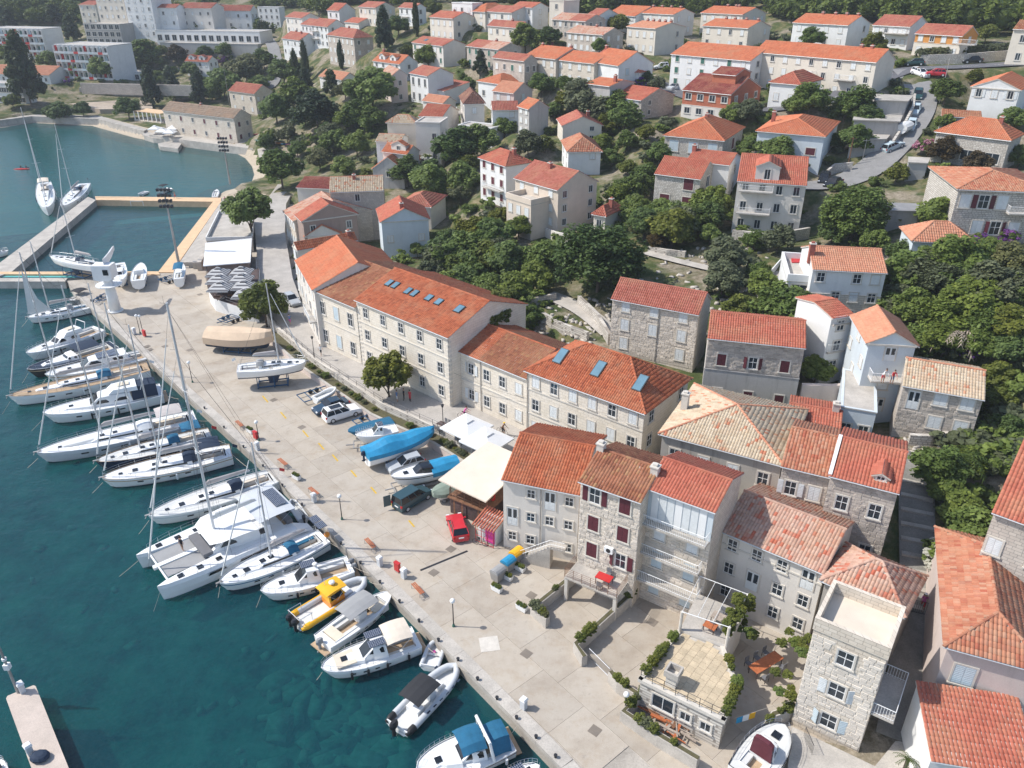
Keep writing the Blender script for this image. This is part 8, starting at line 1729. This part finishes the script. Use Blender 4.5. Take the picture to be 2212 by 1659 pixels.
def white_cruiser(label, bow, stern, zk=.9, B=2.6, cab=True, bim=None):
    t, h, L = landboat(label, bow, stern, zk, B, 1.15); h.build(t, cock=(-L*.42, -L*.1, B*.6), bottom='white')
    if cab: trunk(t, 'cabin', -L*.08, L*.2, B*.7, B*.4, h.z(.5)-.05, .6, .9, 0, 'gelcoat', (.3, .85))
    if bim: canopy(t, -L*.35, L*.1, B*.8, h.z(.4)+1.6, bim)
    return t
white_cruiser('white cruiser beside the crane with bow towards the quay', (262,612), (256,572)); white_cruiser('white cruiser on trailer showing its stern at the jetty', (305,574), (298,610)); white_cruiser('small boat with dark blue bimini on trailer near the pool', (392,574), (386,606), .7, 2.0, False, 'canvas_blue')
t, h, L = landboat('old white boat with red cabin frames by the tower courtyard', (1694,1572), (1608,1680), .4, 3.0, 1.0, z0=.3, cr='greywood'); h.build(t, cock=(-L*.36, -L*.14, 1.7), rail='darkmetal', bottom='white', deck='deckgrey'); trunk(t, 'cabin', -L*.1, L*.16, 1.8, 1.3, h.z(.5)-.05, .9, .4, .1, 'gelcoat', (.35, .85)); trunk(t, 'wheelhouse', -L*.14, 0, 1.6, 1.5, h.z(.5)-.05, 1.6, .3, .05, 'shutter_m', (.5, .9)); hatch(t, L*.28, 0, h.z(.8)+.02, .6); rails(t, h, .1, .98, .5)
p = T(1946, 296); q = T(1963, 274); t = thing('laid_up_boat', 'boat under a white cover parked on the hill road', 'boat', (p+q)/2+np.array([0, 0, .5]), math.atan2((q-p)[1], (q-p)[0]), 'boats laid up ashore'); h = Hull(6.5, 2.3, .9, .85, .6, .2); h.build(t, bottom='white'); cover(t, h, 'sail', lambda s: .7-.6*abs(s-.4), .6); cradle(t, 6.5, 2.3, .5, 'galv')
# kayak with two paddlers on the bay
p = G(47, 366, WATER_Z); b = MB(); R = []
for s in np.linspace(0, 1, 9): w = .42*math.sin(math.pi*(.02+.96*s))**.7; R.append([(-2.3+4.6*s, w*math.cos(a), .1+w*.6*math.sin(a)) for a in np.linspace(0, 6.283, 9)[:-1]])
b.loft(R); tag(b.build('kayak', M['red'], loc=p, rz=R_(4)), 'red two seat kayak paddled far out on the bay', 'kayak')
# ---------- quay furniture ----------
def lamp(u, v, vt, lab, z=0, H=None, m='darkmetal', lantern=False):
    p = G(u, v, z); H = base_h(p, 0, vt); t = thing('street_lamp', lab, 'street lamp', p, 0, 'globe lamps of the quay'); b = MB(); b.tube((0, 0, 0), (0, 0, .25), .14, .10, 8); b.build('base', M['shutter_g'], t); b = MB(); b.tube((0, 0, .2), (0, 0, H-.15), .055, .04, 8); b.build('pole', M[m], t); b = MB()
    if lantern: b.loft([[(r*math.cos(a), r*math.sin(a), H+dz) for a in np.linspace(0, 6.283, 7)[:-1]] for r, dz in ((.08, -.2), (.2, .12), (.24, .15), (.05, .3))]); b.build('lantern', M['darkmetal'], t)
    else: b.sphere((0, 0, H), .23, 14, 10); b.build('globe', M['lamp'], t, True)
for a in [(739,1122,1072,'globe lamp between the dark van and the quay edge'),(980,1353,1298,'globe lamp before the garage yard planters'),(1349,1545,1500,'globe lamp at the corner of the timber yard'),(416,826,783,'globe lamp near the mast of the catamaran'),(560,952,912,'globe lamp beside a red hydrant box'),(303,720,682,'globe lamp by the crane shadow, nearer the edge'),(309,719,683,'globe lamp by the crane shadow, farther from edge')]: lamp(*a)
lamp(680, 777, 730, 'black lantern lamp on the railing by the walking man', 1.3, lantern=True); lamp(958, 930, 877, 'black lantern lamp beside the white parasols', 1.4, lantern=True)
_bs = MB().box(-.85, -.05, .42, .85, .05, .47).mesh('slat', M['bench'])
def bench(u, v, u2, v2, lab):
    p, q = G(u, v, .45), G(u2, v2, .45); c = (p+q)/2; d = q-p; t = thing('bench', lab, 'bench', (c[0], c[1], 0), math.atan2(d[1], d[0]), 'wooden benches along the quay')
    for y in (-.16, 0, .16): put('slat', _bs, t, (0, y, 0))
    for x in (-.72, .72): b = MB(); b.path([(x, -.24, 0), (x, -.22, .41), (x, .22, .41), (x, .24, 0)], .025, 5); b.build('leg', M['galv'], t)
    b = MB(); b.path([(.85, -.2, .42), (1.25, -.3, .12), (1.25, .3, .12), (.85, .2, .42)], .025, 5); b.build('foot_frame', M['galv'], t)
for a in [(510,908,524,921,'wooden bench near the first white planter box'),(602,990,619,1004,'wooden bench between red hydrant and white planter'),(669,1053,686,1067,'wooden bench beside the power pedestal with yellow hose'),(791,1163,808,1182,'wooden bench nearest the white pilothouse boat'),(893,1260,912,1281,'wooden bench near the grey bimini boat')]: bench(*a)
def planter(u, v, lab, rz=R_(-38)):
    p = G(u, v, .3); t = thing('planter', lab, 'planter', (p[0], p[1], 0), rz, 'white planter boxes'); MB().loft([[(-.55*s, -.24*s, z), (.55*s, -.24*s, z), (.55*s, .24*s, z), (-.55*s, .24*s, z)] for s, z in ((.88, .05), (1, .55))]).build('box', M['white'], t)
    for k in range(3): put('plant', crown_mesh('bush', 'yby'[k], k), t, (-.3+.3*k, 0, .62), scale=(.26, .24, .22))
for a in [(640,1030,'white planter with green shrub between two benches'),(540,930,'white planter with flowers near the red box'),(1073,1271,'white planter nearest the waste containers'),(1127,1312,'white planter with orange flowers by the yard wall'),(1096,1246,'white planter touching the grey container'),(1123,1227,'white planter beside the blue container'),(1147,1207,'white planter under the outside stair')]: planter(*a)
def pedestal(u, v, lab): p = G(u, v, 0); t = thing('power_pedestal', lab, 'pedestal', p, R_(-40), 'white power pedestals'); MB().box(-.22, -.2, 0, .22, .2, .95).build('column', M['hullgrey'], t); MB().loft([[(-.28, -.26, .95), (.28, -.26, .95), (.28, .26, .95), (-.28, .26, .95)], [(-.2, -.2, 1.12), (.2, -.2, 1.12), (.2, .2, 1.12), (-.2, .2, 1.12)]]).build('cap', M['white'], t)
for a in [(557,972,'white power pedestal below the red hydrant box'),(679,1084,'white power pedestal with a yellow hose at bench'),(821,1222,'white power pedestal by the rope cleats'),(873,1248,'grey white power pedestal beside the red cabinet'),(1131,1530,'white power pedestal at the empty quay end'),(291,722,'white power pedestal near the twin lamps'),(67,1630,'white pedestal on the concrete mole'),(50,1496,'short white bollard on the mole end')]: pedestal(*a)
def hydrant(u, v, lab): p = G(u, v, 0); t = thing('hydrant_cabinet', lab, 'cabinet', p, R_(-40), 'red hydrant cabinets'); MB().box(-.3, -.15, .1, .3, .15, 1.0).build('cabinet', M['red'], t); MB().box(-.33, -.18, 1.0, .33, .18, 1.06).build('lid', M['red'], t); MB().box(-.25, -.18, 0, .25, .12, .1).build('foot', M['concrete'], t)
for a in [(553,948,'red hydrant cabinet beside the globe lamp'),(859,1234,'red hydrant cabinet beside a white pedestal'),(313,727,'red hydrant cabinet under the twin lamps')]: hydrant(*a)
for k, (u, v, m, lab) in enumerate([(1076,1243,'canvas_grey','grey lidded waste container at row end'),(1098,1222,'canvas_cyan','blue lidded waste container in the middle'),(1116,1203,'yellow','yellow lidded waste container nearest the stair')]):
    p = G(u, v, .5); t = thing('waste_container', lab, 'waste container', (p[0], p[1], 0), R_(48), 'waste containers'); MB().loft([[(-.6*s, -.5*s, z), (.6*s, -.5*s, z), (.6*s, .5*s, z), (-.6*s, .5*s, z)] for s, z in ((.82, .15), (1, 1.05))]).build('bin', M['galv'], t); MB().loft([[(x, .52*math.cos(a), 1.06+.38*math.sin(a)) for a in np.linspace(0, math.pi, 7)] for x in (-.62, .62)]).build('lid', M[m], t)
    for x in (-.45, .45): b = MB(); b.tube((x-.04, -.4, .09), (x+.04, -.4, .09), .09, n=8); b.build('wheel', M['black'], t)
for i, (u, v, rr) in enumerate([(1008,930,0), (1051,958,0)]): parasol(u, v-22, 1.35, 4.4, 2.9, 'white', ['big white square parasol on the promenade, nearer the lamp', 'big white square parasol on the promenade, above canopy restaurant'][i], 'white parasols on the promenade', R_(-40))
for i, (u, v) in enumerate([(1002,940), (1040,965), (955,915)]): table(u, v, 1.35, 1.2, .8, 'darkwood', ['dark café table under the first white parasol', 'dark café table under the second white parasol', 'dark café table beside the black lantern lamp'][i], R_(-40), 4)
# mooring bollards, manholes, paint
for k in range(20):
    f = k/19; u, v = 395+(1195-395)*f, 843+(1638-843)*f; p = G(u+5, v-2, .03); t = thing('mooring_bollard', 'small iron quay bollard nearest the '+near_boat(p), 'bollard', p, 0, 'iron mooring bollards'); b = MB(); b.tube((0, 0, 0), (0, 0, .22), .10, .08, 8); b.build('post', M['darkmetal'], t); b = MB(); b.tube((0, 0, .2), (0, 0, .28), .14, .14, 8); b.build('head', M['darkmetal'], t)
M['yline'] = mat('worn_yellow_paint', (.62, .40, .03), .8, .25, scale=3); b = MB()
for (u, v) in [(573,862),(612,897),(660,937),(694,964),(724,989),(764,1023),(807,1059),(848,1093),(889,1131)]: p, q = G(u-6, v-7, .008), G(u+6, v+7, .008); d = (q-p)/np.linalg.norm(q-p); n = np.array([-d[1], d[0], 0])*.09; b.add([p-n, q-n, q+n, p+n], [(0, 1, 2, 3)])
b.build('quay_markings', M['yline'], kind='structure')
qy = bpy.data.objects['quay']; mm = MB().box(-.4, -.4, 0, .4, .4, .015).mesh('manhole_cover', mat('manhole_iron', (.20, .17, .14), .7, .2))
for (u, v) in [(591,864),(652,923),(318,748),(324,755),(356,748),(410,756),(974,1186),(937,1237),(1285,1578),(1148,1286),(1395,1487),(1409,1344),(487,648),(432,636),(1137,1412)]: put('manhole_cover', mm, qy, tuple(G(u, v, .004)), R_(-40))
b = MB(); b.box(-.8, -.8, 0, .8, .8, .01); put('pale_patch', b.mesh('pale_patch', M['stonetrim']), qy, tuple(G(1057, 1391, .003)), R_(10))
b = MB(); p, q = G(908, 1232, .01), G(1010, 1190, .01); d = (q-p)/np.linalg.norm(q-p); n = np.array([-d[1], d[0], 0])*.12; put('drain_channel', MB().add([p-n, q-n, q+n, p+n], [(0, 1, 2, 3)]).mesh('drain_channel', M['darkmetal']), qy)
# laundry, tarpaulin pile, small things
t = thing('washing_line', 'washing line with yellow and white cloths in the alley court', 'washing line', G(1585, 1552, 2.2)); o0 = np.array(t.location); q = G(1720, 1510, 2.6)-o0; b = MB(); b.tube((0, 0, 0), q, .012, n=4); b.build('line', M['rope'], t)
for k, m in enumerate(('canvas_cyan', 'white', 'yellow')): c = q*(.1+.1*k); MB().obox(c-[0, 0, .35], q/np.linalg.norm(q), (0, 1, 0), (0, 0, 1), .5, .02, .6).build('cloth', M[m], t)
p = G(86, 1634, .35); b = MB(); b.sphere((0, 0, 0), (.7, .55, .35), 10, 7); tag(b.build('net_pile', M['canvas_navy'], loc=p), 'dark blue net pile beside the white pedestal on the mole', 'net')
def bike(u, v, z, rz, lab, m='darkmetal'):
    p = G(u, v, z); t = thing('bicycle', lab, 'bicycle', p, rz, 'bicycles')
    for x in (-.52, .52):
        b = MB(); [b.tube((x+.33*math.cos(a), 0, .34+.33*math.sin(a)), (x+.33*math.cos(a+.45), 0, .34+.33*math.sin(a+.45)), .022, n=4) for a in np.arange(0, 6.28, .4488)]; b.build('wheel', M['black'], t)
    b = MB(); [b.tube(a, c, .02, n=4) for a, c in (((-.52, 0, .34), (0, 0, .32)), ((0, 0, .32), (-.15, 0, .85)), ((-.15, 0, .8), (.36, 0, .8)), ((0, 0, .32), (.36, 0, .8)), ((.52, 0, .34), (.33, 0, .98)), ((-.52, 0, .34), (-.15, 0, .8)), ((.33, -.27, 1.0), (.33, .27, 1.0)))]; b.build('frame', M[m], t); MB().box(-.28, -.07, .86, -.02, .07, .92).build('saddle', M['black'], t); return t
bike(1038, 1178, 0, R_(-20), 'brown bicycle leaning before the red kiosk'); bike(1003, 903, 1.35, R_(-10), 'pink bicycle ridden on the promenade', 'kayak_pink'); bike(1085, 938, 1.35, R_(-40), 'bicycle of the yellow helmet rider on the promenade')
# ---------- people: one skinned body each ----------
for n_, c_ in (('cl_red', (.5, .04, .05)), ('cl_dark', (.02, .02, .025)), ('cl_white', (.7, .7, .7)), ('cl_blue', (.12, .2, .35)), ('cl_pink', (.62, .12, .35)), ('cl_yellow', (.75, .5, .05)), ('cl_brown', (.25, .15, .1)), ('hair', (.05, .03, .02)), ('cl_green', (.1, .25, .15))): M[n_] = mat(n_, c_, .85, .05)
POSE = {'stand': dict(la=(-.06, .14), ra=(.06, -.14), ll=(.05, .0), rl=(-.03, 0), lean=0), 'walk': dict(la=(-.22, .1), ra=(.24, -.1), ll=(.26, -.05), rl=(-.22, -.28), lean=.03), 'ride': dict(la=(.42, .1), ra=(.42, -.1), ll=(.3, -.1), rl=(.22, .1), lean=.28), 'sit': dict(la=(.3, .12), ra=(.3, -.12), ll=(.5, .6), rl=(.5, .6), lean=.05), 'lean': dict(la=(.34, .1), ra=(.3, -.1), ll=(.04, 0), rl=(-.04, 0), lean=.3)}
def person(label, loc, rz, pose='stand', shirt='cl_white', pants='cl_dark', legs='skin', hat=None, h=1.72, bag=None):
    k = h/1.72; P = POSE[pose]; sit = pose == 'sit'; hipz = .92 if not sit else .22; V = []; E = []; Rd = []
    def v(p, r, par=None):
        V.append((p[0]*k, p[1]*k, p[2]*k)); Rd.append(r*k)
        if par is not None: E.append((par, len(V)-1))
        return len(V)-1
    ln = P['lean']; pel = v((0, 0, hipz), .135); ch = v((ln*.5, 0, hipz+.28), .13, pel); sh = v((ln*.9, 0, hipz+.50), .105, ch); nk = v((ln*1.0, 0, hipz+.58), .05, sh); hd = v((ln*1.05+.01, 0, hipz+.70), .088, nk); v((ln*1.05+.0, 0, hipz+.78), .075, hd)
    hands = []
    for sg, key in ((1, 'la'), (-1, 'ra')):
        sw, out = P[key]; s0 = v((ln*.9, sg*.17, hipz+.49), .055, sh); el = v((ln*.9+sw*.5, sg*.22, hipz+.22), .042, s0); wr = v((ln*.9+sw*1.15, sg*.23, hipz+.0+abs(sw)*.25), .028, el); hn = v((ln*.9+sw*1.3, sg*.23, hipz-.07+abs(sw)*.3), .03, wr); hands.append((V[hn], sg))
    for sg, key in ((1, 'll'), (-1, 'rl')):
        f, kn = P[key]; hp = v((0, sg*.09, hipz-.06), .095, pel)
        if sit: a = v((.42, sg*.11, hipz+.12), .065, hp); b_ = v((.8, sg*.12, hipz-.08), .045, a); v((.92, sg*.12, hipz-.05), .035, b_)
        else: a = v((f*.6+max(f, 0)*.2, sg*.10, .50), .068, hp); b_ = v((f+min(kn, 0)*.6, sg*.10, .10-min(kn, 0)*.35), .042, a); v((f+min(kn, 0)*.6+.15, sg*.11, .045-min(kn, 0)*.35), .035, b_)
    me = bpy.data.meshes.new('body'); me.from_pydata(V, E, []); o = bpy.data.objects.new('body', me); COL.objects.link(o); md = o.modifiers.new('skin', 'SKIN'); sk = me.skin_vertices[0].data
    for i, r in enumerate(Rd): sk[i].radius = (r, r)
    sk[0].use_root = True; ss = o.modifiers.new('sub', 'SUBSURF'); ss.levels = 1; ss.render_levels = 1; dg = bpy.context.evaluated_depsgraph_get(); m2 = bpy.data.meshes.new_from_object(o.evaluated_get(dg)); bpy.data.objects.remove(o); bm = bmesh.new(); bm.from_mesh(m2)
    for hp, sg in hands:    # fingers and thumb
        for j in range(5):
            y = (-.03+.015*j) if j < 4 else sg*-.045; L = (.055, .065, .062, .05, .045)[j]*k; r = bmesh.ops.create_cone(bm, segments=5, radius1=.011*k, radius2=.007*k, depth=L, cap_ends=True); bmesh.ops.translate(bm, vec=(hp[0]+.012*j*.3, hp[1]+y*k, hp[2]-.035*k-(L/2 if j < 4 else .0)), verts=r['verts'])
    bm.to_mesh(m2); bm.free(); m2.name = 'body'
    for m in (shirt, pants, legs, 'skin', 'hair', 'black'): m2.materials.append(M[m])
    hz = hipz*k
    for f in m2.polygons:
        c = f.center; z = c.z-hz
        if z > .62*k: f.material_index = 4 if (c.x < ln*1.05*k or z > .76*k) else 3
        elif z > .54*k: f.material_index = 3
        elif z > -.02*k and (abs(c.y) < .2*k or z > .27*k): f.material_index = 0
        elif abs(c.y) >= .19*k: f.material_index = 3
        elif z > -.42*k or sit: f.material_index = 1
        elif c.z > .09*k: f.material_index = 2
        else: f.material_index = 5
        f.use_smooth = True
    t = thing('person', label, 'person', loc, rz); put('body', m2, t); top = (ln*1.05*k, 0, (hipz+.78)*k)
    b = MB(); b.sphere((top[0]-.01, 0, top[2]-.01), (.098, .09, .085), 10, 7)
    if hat: b.tube((top[0], 0, top[2]-.01), (top[0], 0, top[2]+.01), .15, n=10); b.build('hat', M[hat], t)
    else: b.build('hair', M['hair'], t, True)
    b = MB(); b.tube((top[0]+.09, 0, top[2]-.11), (top[0]+.125, 0, top[2]-.125), .014, .01, 5); b.build('nose', M['skin'], t)
    for y in (-.03, .03): MB().box(top[0]+.082, y-.012, top[2]-.085, top[0]+.092, y+.012, top[2]-.07).build('eye', M['hair'], t)
    if bag: MB().box(-.27, -.15, hipz+.12, -.12, .15, hipz+.5).build('backpack', M[bag], t)
    return t
person('man in white shirt and dark shorts walking the promenade', G(694, 768, 1.3), R_(-100), 'walk', 'cl_white', 'cl_dark'); person('person in dark top and pink trousers by the yellow tree', G(627, 701, 1.3), R_(100), 'walk', 'cl_blue', 'cl_pink'); person('person in red under the street tree before the stone row', G(886, 868, 1.35), R_(60), 'stand', 'cl_red', 'cl_red', 'cl_dark'); person('person in dark clothes under the street tree', G(873, 865, 1.35), R_(200), 'stand', 'cl_dark', 'cl_dark', 'cl_dark'); person('person in pale blue shirt beside the street tree trunk', G(858, 868, 1.35), R_(30), 'stand', 'cl_blue', 'cl_white')
person('cyclist in pink on the promenade bicycle', G(1003, 903, 1.40), R_(-10), 'ride', 'cl_pink', 'cl_dark'); person('cyclist with yellow helmet by the white parasols', G(1085, 938, 1.40), R_(-40), 'ride', 'cl_brown', 'cl_dark', hat='cl_yellow'); person('woman in pink with white cap and backpack in the alley', np.array([*G(1994, 1306, 4.2)[:2], tz(*G(1994, 1306, 4.2)[:2])+.15]), R_(-120), 'walk', 'cl_pink', 'cl_red', 'skin', 'cl_white', bag='cl_dark')
person('crew member in black shirt on the catamaran foredeck', G(395, 1190, WATER_Z+1.8), CAT[2]+R_(200), 'stand', 'cl_dark', 'cl_brown'); person('person leaning on the white balcony rail, left of two', G(1905, 826, 12.2), R_(-80), 'lean', 'cl_white', 'cl_red'); person('person leaning on the white balcony rail, right of two', G(1925, 829, 12.2), R_(-100), 'lean', 'cl_red', 'cl_blue')
person('paddler at the front of the red kayak', G(45, 364, WATER_Z+.1), R_(4), 'sit', 'cl_dark', 'cl_dark'); person('paddler at the back of the red kayak', G(57, 364, WATER_Z+.1), R_(4), 'sit', 'cl_dark', 'cl_red'); person('swimmer in red shorts strolling on the orange pool deck', G(379, 429, .1), R_(180), 'walk', 'skin', 'cl_red'); person('person in pink at the corner of the pool deck', G(487, 440, .4), R_(-60), 'stand', 'cl_pink', 'cl_pink')
for i, (u, v, sh, pa) in enumerate([(632,336,'skin','cl_red'),(636,340,'cl_white','cl_blue'),(652,318,'cl_red','cl_dark'),(656,320,'cl_pink','cl_white'),(572,338,'skin','cl_blue'),(580,340,'skin','cl_pink'),(617,345,'skin','cl_dark')]): person('bather %s on the beach terrace %s' % (['in red shorts', 'in white shirt and blue shorts', 'in red top', 'in pink top', 'in blue trunks', 'in pink trunks', 'in dark trunks'][i], ['near the tree', 'near the tree', 'by the stacked kayaks', 'by the stacked kayaks', 'at the waterline', 'at the waterline', 'in the middle'][i]), G(u, v, BZ), random.uniform(0, 6), 'stand', sh, pa)

# ---------- rubble, sunken slabs, poles, haze ----------
def rocks(name, spots, m):
    VV, FF, TT, o = [], [], [], 0
    cube = np.array([(x, y, z) for z in (-1, 1) for y in (-1, 1) for x in (-1, 1)], float)*.5; fc = np.array([(0, 2, 3, 1), (4, 5, 7, 6), (0, 1, 5, 4), (1, 3, 7, 5), (3, 2, 6, 7), (2, 0, 4, 6)])
    for p, sz in spots:
        a = random.uniform(0, 6.28); c, s_ = math.cos(a), math.sin(a); V = (cube+rng.normal(0, .13, (8, 3)))*np.array(sz); V = np.stack([V[:, 0]*c-V[:, 1]*s_, V[:, 0]*s_+V[:, 1]*c, V[:, 2]], 1)+np.array(p); VV.append(V); FF.append(fc+o); o += 8
    put(name, npmesh(name, np.vstack(VV), np.vstack(FF), m), kind='stuff')
RK = []
for u0, u1, v0, v1, n in [(1380, 1660, 535, 725, 150), (1845, 1960, 240, 300, 70), (1130, 1320, 640, 745, 110), (1950, 2060, 930, 1000, 30), (940, 1100, 690, 720, 20)]:
    for _ in range(n):
        p = T(random.uniform(u0, u1), random.uniform(v0, v1))
        if ok_ground((p[0], p[1], 5)): RK.append((p, (random.uniform(.2, .9), random.uniform(.2, .7), random.uniform(.15, .5))))
rocks('rubble', RK, mat('pale_rock', (.46, .42, .37), .9, .25, scale=2, bump=.3))
SK = []
for _ in range(240):
    f = random.random(); u, v = 380+(1220-380)*f, 832+(1668-832)*f; e_ = abs(random.gauss(0, 9)); p = G(u, v, -2)+np.array([-.72, -.69, 0])*(.6+e_); SK.append(((p[0], p[1], -2.3-.10*e_+random.uniform(-.2, .25)), (random.uniform(.3, 1.4), random.uniform(.3, 1.0), random.uniform(.2, .8))))
for _ in range(60):
    p = G(random.uniform(560, 900), random.uniform(1450, 1659), -3); SK.append(((p[0], p[1], -3.2), (random.uniform(1, 3), random.uniform(.8, 2), .5)))
rocks('sunken_stones', SK, mat('sunken_stone', (.20, .33, .27), .9, .3, scale=1.5))
for (u, v, vt, lab, m, r) in [(2029, 222, 108, 'tall pale lamp pole beside the hill road', 'galv', .09), (1831, 362, 296, 'leaning dark wooden pole at the hill road corner', 'wood', .12), (1862, 352, 300, 'thin grey pole beside the wooden pole', 'galv', .06), (498, 240, 150, 'white pole by the stone house on the bay', 'galv', .08)]:
    p = T(u, v); H = base_h(p, 0, vt); t = thing('utility_pole', lab, 'pole', p); b = MB(); b.tube((0, 0, -.3), (0, 0, H), r, r*.7, 8); b.build('pole', M[m], t); b = MB(); b.tube((-.6, 0, H-.3), (.6, 0, H-.3), .04, n=5); b.build('cross_arm', M[m], t)
def wire(p, q, sag, lab):
    p, q = np.array(p), np.array(q); b = MB(); b.path([(q-p)*s-np.array([0, 0, sag*4*s*(1-s)]) for s in np.linspace(0, 1, 8)], .018, 3); tag(b.build('cable', M['darkmetal'], loc=p), lab, 'cable')
wire(G(770, 700, 6.5), G(968, 800, 6.0), .35, 'sagging cable along the long stone row facade'); wire(G(968, 800, 6.0), G(1140, 862, 6.0), .3, 'sagging cable along the half red half brown roofed house'); wire(G(1140, 862, 6.0), G(1392, 938, 6.0), .3, 'sagging cable across the large ashlar house')
hz = NT('haze'); hz.n.remove(hz.b); pv = hz.new('VolumePrincipled'); pv.inputs['Color'].default_value = (.86, .92, 1.0, 1); pv.inputs['Density'].default_value = .00022; hz.link(pv.outputs[0], hz.n['Material Output'].inputs['Volume'])
b = MB(); b.box(-3200, -1700, -9.6, 3200, 1500, 112); b.build('haze', hz.mat, kind='stuff')
SC.cycles.volume_bounces = 0; SC.cycles.volume_max_steps = 64
